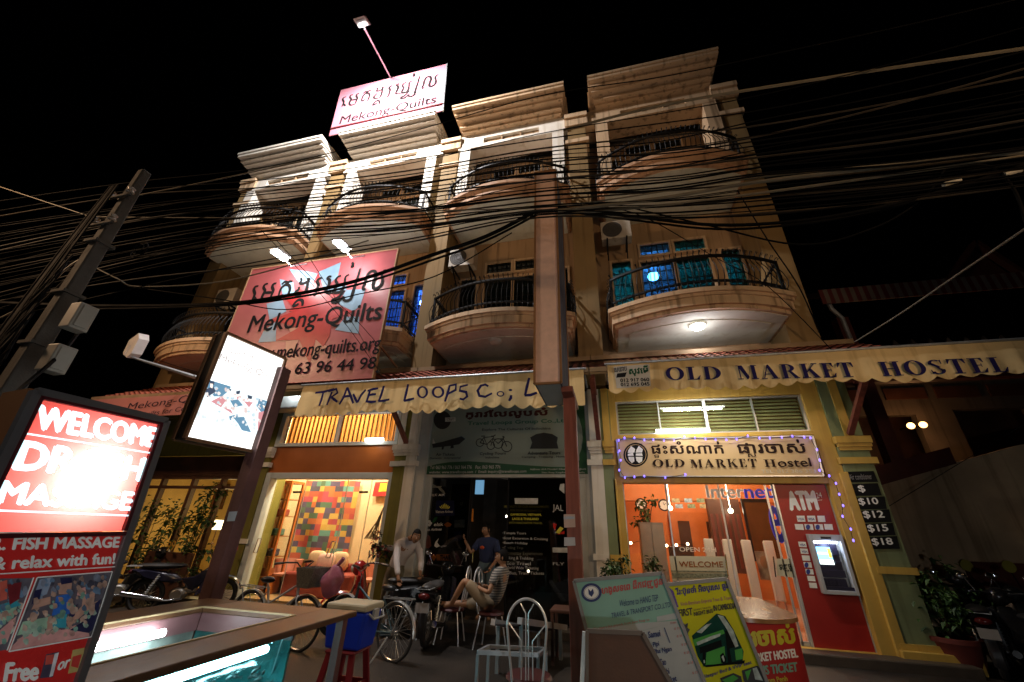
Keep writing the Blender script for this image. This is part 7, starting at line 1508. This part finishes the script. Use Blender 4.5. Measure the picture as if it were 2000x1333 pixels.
def person(label, loc, J, clothes, look, headtilt=(0, 0)):
    """J: joints in world space; look: facing direction of the face"""
    t = thing('person', label, 'person', loc); j = {k: np.array(v, float) for k, v in J.items()}
    N = ['pelvis', 'waist', 'chest', 'neck', 'head0']; idx = {n: i for i, n in enumerate(N)}; nodes = [j['pelvis'], j['waist'], j['chest'], j['neck'], j['neck']+(j['head']-j['neck'])*.5]
    rad = [(.14, .10), (.125, .09), (.145, .095), (.055, .055), (.05, .05)]; edges = [(0, 1), (1, 2), (2, 3), (3, 4)]
    def chain(names, rs, fr):
        prev = fr
        for n, r in zip(names, rs):
            nodes.append(j[n]); rad.append(r); idx[n] = len(nodes)-1; edges.append((prev, idx[n])); prev = idx[n]
    for s in 'LR':
        chain(['hip'+s, 'knee'+s, 'calf'+s, 'ank'+s, 'toe'+s], [.085, .058, .055, .036, .032], 0)
        chain(['sho'+s, 'elb'+s, 'wri'+s], [.052, .04, .028], 2)
        w_, e_ = j['wri'+s], j['elb'+s]; d = (w_-e_)/np.linalg.norm(w_-e_); x, y = frame3(d); palm = w_+d*.065; nodes.append(palm); rad.append((.036, .018)); pi_ = len(nodes)-1; edges.append((idx['wri'+s], pi_))
        idx['palm'+s] = pi_
    b = skinned('body', nodes, edges, rad, skin, t)
    for s in 'LR':   # five bent fingers of their own
        w_, e_ = j['wri'+s], j['elb'+s]; d = (w_-e_)/np.linalg.norm(w_-e_); x, y = frame3(d)
        for i, L_ in enumerate((.068, .078, .072, .055)):
            o = w_+d*.085+x*(i-1.5)*.018; b.tube([o, o+d*L_*.5+y*.006, o+d*L_*.85+y*.026, o+d*L_*.95+y*.04], [.0085, .0085, .0075, .006], 6)
        o = w_+d*.035+x*.03; b.tube([o, o+d*.03+x*.022, o+d*.06+x*.026+y*.012], [.011, .010, .008], 6)
    f = np.array(look, float); f /= np.linalg.norm(f); up = (j['head']-j['neck']); up /= np.linalg.norm(up); up = up*.6+np.array([0, 0, .4]); up -= f*(up@f)*.6; up /= np.linalg.norm(up); sd = np.cross(f, up); sd /= np.linalg.norm(sd); up = np.cross(sd, f)
    hc = j['head']
    def hp(q): return hc+sd*q[0]+f*q[1]+up*q[2]
    vs = []; fs = []; nu, nv = 20, 16
    for k in range(nv+1):
        th_ = math.pi*k/nv
        for i in range(nu):
            a = 2*math.pi*i/nu; X, Yy, Z = math.sin(th_)*math.cos(a), math.sin(th_)*math.sin(a), math.cos(th_)
            w_ = .073*(1-.22*max(0, -Z)**1.5); dp = .093*(1-.1*max(0, -Z)); px_ = X*w_; py_ = Yy*dp; pz = Z*.112
            if Yy > .75:   # nose, brow, sockets, mouth, chin
                ax = abs(X)
                if ax < .16 and -.35 < Z < .12: py_ += .018*(1-ax/.16)*(1-abs(Z+.18)/.35)
                if .25 < ax < .6 and -.02 < Z < .25: py_ -= .008
                if Z < -.55: py_ += .006
            vs.append(hp((px_, py_, pz)))
    for k in range(nv): fs += [(k*nu+i, (k+1)*nu+i, (k+1)*nu+(i+1) % nu, k*nu+(i+1) % nu) for i in range(nu)]
    b.add(vs, fs)
    for s in (-1, 1): b.ball(hp((s*.074, -.005, -.005)), (.014, .02, .03), 8, 6)
    b.ball(hp((0, .108, -.022)), (.014, .016, .018), 8, 6)
    bo = b.build('body', skin, t, smooth=True)
    b = MB()
    for s in (-1, 1): b.ball(hp((s*.030, .082, .012)), .0105, 8, 6)
    b.build('eyes', mat('eye_white', (.5,.48,.45), .2, var=0), t, smooth=True)
    b = MB()
    for s in (-1, 1): b.ball(hp((s*.030, .0905, .012)), .006, 8, 6); b.bar(hp((s*.015, .096, .034)), hp((s*.048, .084, .036)), .007)
    b.bar(hp((-.022, .094, -.058)), hp((.022, .094, -.058)), .007); b.build('face_lines', mat('face_dark', (.05,.02,.015), .5, var=0), t)
    b = MB(); vs = []; fs = []
    for k in range(9):
        th_ = math.pi*.62*k/8
        for i in range(nu):
            a = 2*math.pi*i/nu; X, Yy, Z = math.sin(th_)*math.cos(a), math.sin(th_)*math.sin(a), math.cos(th_); lim = .42 if Yy > .35 else -1
            if Z < lim: Z = lim
            g = 1.10+.05*math.sin(i*2.3+k); vs.append(hp((X*.076*g, Yy*.094*(1.03 if Yy > .3 else 1.1)-.008, Z*.112*1.12+.006)))
    for k in range(8): fs += [(k*nu+i, (k+1)*nu+i, (k+1)*nu+(i+1) % nu, k*nu+(i+1) % nu) for i in range(nu)]
    b.add(vs, fs); b.build('hair', hairm, t, smooth=True)
    for nm, m, names, ed, rd in clothes:
        nd = [j[n] if isinstance(n, str) else np.array(n) for n in names]; b = skinned(nm, nd, ed, rd, m, t); b.build(nm, m, t, smooth=True)
    return t
def lerp(a, c, k): return tuple(a[i]+(c[i]-a[i])*k for i in range(3))
# 1 man in a white shirt, leaning over the motorbike
hd = at(813, 1046, D=7.95); lp = hd
J = dict(pelvis=(-4.02, -.75, .93), waist=(-3.95, -.80, 1.10), chest=(-3.78, -.92, 1.33), neck=(-3.66, -1.0, 1.47), head=(hd[0], hd[1], hd[2]-.02),
         hipL=(-3.95, -.72, .86), kneeL=(-3.95, -.78, .48), calfL=(-3.97, -.74, .36), ankL=(-3.98, -.70, .08), toeL=(-3.93, -.84, .035),
         hipR=(-4.10, -.80, .86), kneeR=(-4.10, -.86, .48), calfR=(-4.12, -.82, .36), ankR=(-4.13, -.78, .08), toeR=(-4.08, -.92, .035),
         shoR=(-3.88, -1.06, 1.36), elbR=(-3.80, -1.16, 1.08), wriR=(-3.70, -1.22, .86), shoL=(-3.62, -.80, 1.36), elbL=(-3.48, -.84, 1.10), wriL=(-3.40, -1.0, .92))
for a in ('R', 'L'): J['mid'+a] = lerp(J['sho'+a], J['elb'+a], .6); J['fore'+a] = lerp(J['elb'+a], J['wri'+a], .9)
shirt = mat('white_shirt', (.60,.55,.53), .8, var=.06, bump=.2, bscale=20); trs = mat('olive_trousers', (.16,.14,.09), .8, var=.1)
SH = (['pelvis', 'waist', 'chest', 'shoR', 'elbR', 'foreR', 'shoL', 'elbL', 'foreL', 'neck'], [(0,1),(1,2),(2,3),(3,4),(4,5),(2,6),(6,7),(7,8),(2,9)], [(.175,.13),(.16,.12),(.17,.12),.075,.06,.045,.075,.06,.045,.065])
TRS = (['pelvis', 'hipL', 'kneeL', 'ankL', 'hipR', 'kneeR', 'ankR', 'waist'], [(0,1),(1,2),(2,3),(0,4),(4,5),(5,6),(0,7)], [(.165,.125),.105,.08,.065,.105,.08,.065,(.14,.11)])
person('young man in a white shirt bending over the parked motorbike', (-4.0, -.8, 0), J, [('shirt', shirt)+SH, ('trousers', trs)+TRS], (.55, -.85, -.12))
# 2 man in a blue T-shirt in the doorway
bx = -2.52
J = dict(pelvis=(bx, .12, 1.02), waist=(bx, .12, 1.16), chest=(bx, .10, 1.38), neck=(bx-.01, .08, 1.52), head=(bx-.03, .05, 1.64),
         hipL=(bx+.09, .12, .95), kneeL=(bx+.1, .10, .57), calfL=(bx+.1, .13, .46), ankL=(bx+.1, .15, .20), toeL=(bx+.1, .02, .16), hipR=(bx-.09, .12, .95), kneeR=(bx-.1, .08, .57), calfR=(bx-.1, .11, .46), ankR=(bx-.1, .13, .20), toeR=(bx-.12, .0, .16),
         shoR=(bx-.18, .08, 1.42), elbR=(bx-.30, .0, 1.22), wriR=(bx-.40, -.06, 1.40), shoL=(bx+.18, .08, 1.42), elbL=(bx+.26, .0, 1.16), wriL=(bx+.16, -.15, 1.0))
for a in ('R', 'L'): J['mid'+a] = lerp(J['sho'+a], J['elb'+a], .75)
tee = mat('blue_tee', (.018,.03,.09), .8, var=.1, bump=.2, bscale=20); jean = mat('faded_denim', (.08,.13,.17), .8, var=.12)
TS = (['pelvis', 'waist', 'chest', 'shoR', 'midR', 'shoL', 'midL', 'neck'], [(0,1),(1,2),(2,3),(3,4),(2,5),(5,6),(2,7)], [(.17,.13),(.165,.125),(.175,.125),.08,.07,.08,.07,.065])
pm = person('man in a dark blue T-shirt standing in the travel office doorway', (bx, .1, .13), J, [('shirt', tee)+TS, ('trousers', jean)+TRS], (-.45, -.9, 0))
b = MB(); b.ball((bx-.06, -.055, 1.33), (.045, .012, .03), 10, 6); b.build('shirt_print', mat('orange_print2', (.45,.08,.03), .6), pm)
# 3 seated man in a striped shirt, feet up on a chair
J = dict(pelvis=(-2.02, -1.22, .57), waist=(-1.95, -1.20, .72), chest=(-1.88, -1.17, .95), neck=(-1.86, -1.15, 1.10), head=(-1.88, -1.16, 1.23),
         hipR=(-2.06, -1.32, .57), kneeR=(-2.42, -1.40, .90), calfR=(-2.50, -1.37, .78), ankR=(-2.68, -1.25, .54), toeR=(-2.82, -1.25, .50),
         hipL=(-2.06, -1.12, .57), kneeL=(-2.48, -1.20, .55), calfL=(-2.58, -1.18, .54), ankL=(-2.80, -1.15, .52), toeL=(-2.92, -1.18, .53),
         shoR=(-1.92, -1.36, 1.0), elbR=(-1.98, -1.52, .76), wriR=(-2.16, -1.40, .80), shoL=(-1.86, -.98, 1.0), elbL=(-1.96, -.94, .76), wriL=(-2.14, -1.14, .80))
for a in ('R', 'L'): J['mid'+a] = lerp(J['sho'+a], J['elb'+a], .65); J['thi'+a] = lerp(J['hip'+a], J['knee'+a], .95)
ms = bpy.data.materials.new('striped_shirt'); ms.use_nodes = True; n = ms.node_tree; tc = n.nodes.new('ShaderNodeTexCoord'); wv = n.nodes.new('ShaderNodeTexWave'); wv.bands_direction = 'Z'; wv.inputs['Scale'].default_value = 9; wv.inputs['Distortion'].default_value = .6; wv.inputs['Detail'].default_value = 0
cr = n.nodes.new('ShaderNodeValToRGB'); cr.color_ramp.elements[0].position = .45; cr.color_ramp.elements[1].position = .55; cr.color_ramp.elements[0].color = (.07,.065,.06,1); cr.color_ramp.elements[1].color = (.27,.24,.20,1)
n.links.new(tc.outputs['Object'], wv.inputs[0]); n.links.new(wv.outputs[0], cr.inputs[0]); n.links.new(cr.outputs[0], n.nodes['Principled BSDF'].inputs['Base Color']); n.nodes['Principled BSDF'].inputs['Roughness'].default_value = .8
SHT = (['pelvis', 'hipL', 'thiL', 'hipR', 'thiR', 'waist'], [(0,1),(1,2),(0,3),(3,4),(0,5)], [(.165,.13),.11,.085,.11,.085,(.14,.11)])
person('barefoot man in a striped shirt and khaki shorts sitting with his feet up', (-2.0, -1.2, 0), J, [('shirt', ms)+TS, ('shorts', mat('khaki', (.24,.18,.11), .8, var=.1))+SHT], (-.75, -.2, .1))
# two clerks far inside the hostel
t = thing('portrait_poster', 'poster of a face low behind the hostel glass door', 'poster', (2.95, 1.2, .9)); p = PY(1.5).hit((1497, 1105)); part('sheet', mat('poster_face_bg', (.30,.22,.16), .5, var=.4, scale=7), t, lambda b: b.box(p[0]-.16, p[0]+.16, 1.5, 1.51, p[2]-.25, p[2]+.25)); part('face_print', skin, t, lambda b: b.ball((p[0]-.02, 1.497, p[2]+.06), (.08, .004, .11), 14, 8), smooth=True)
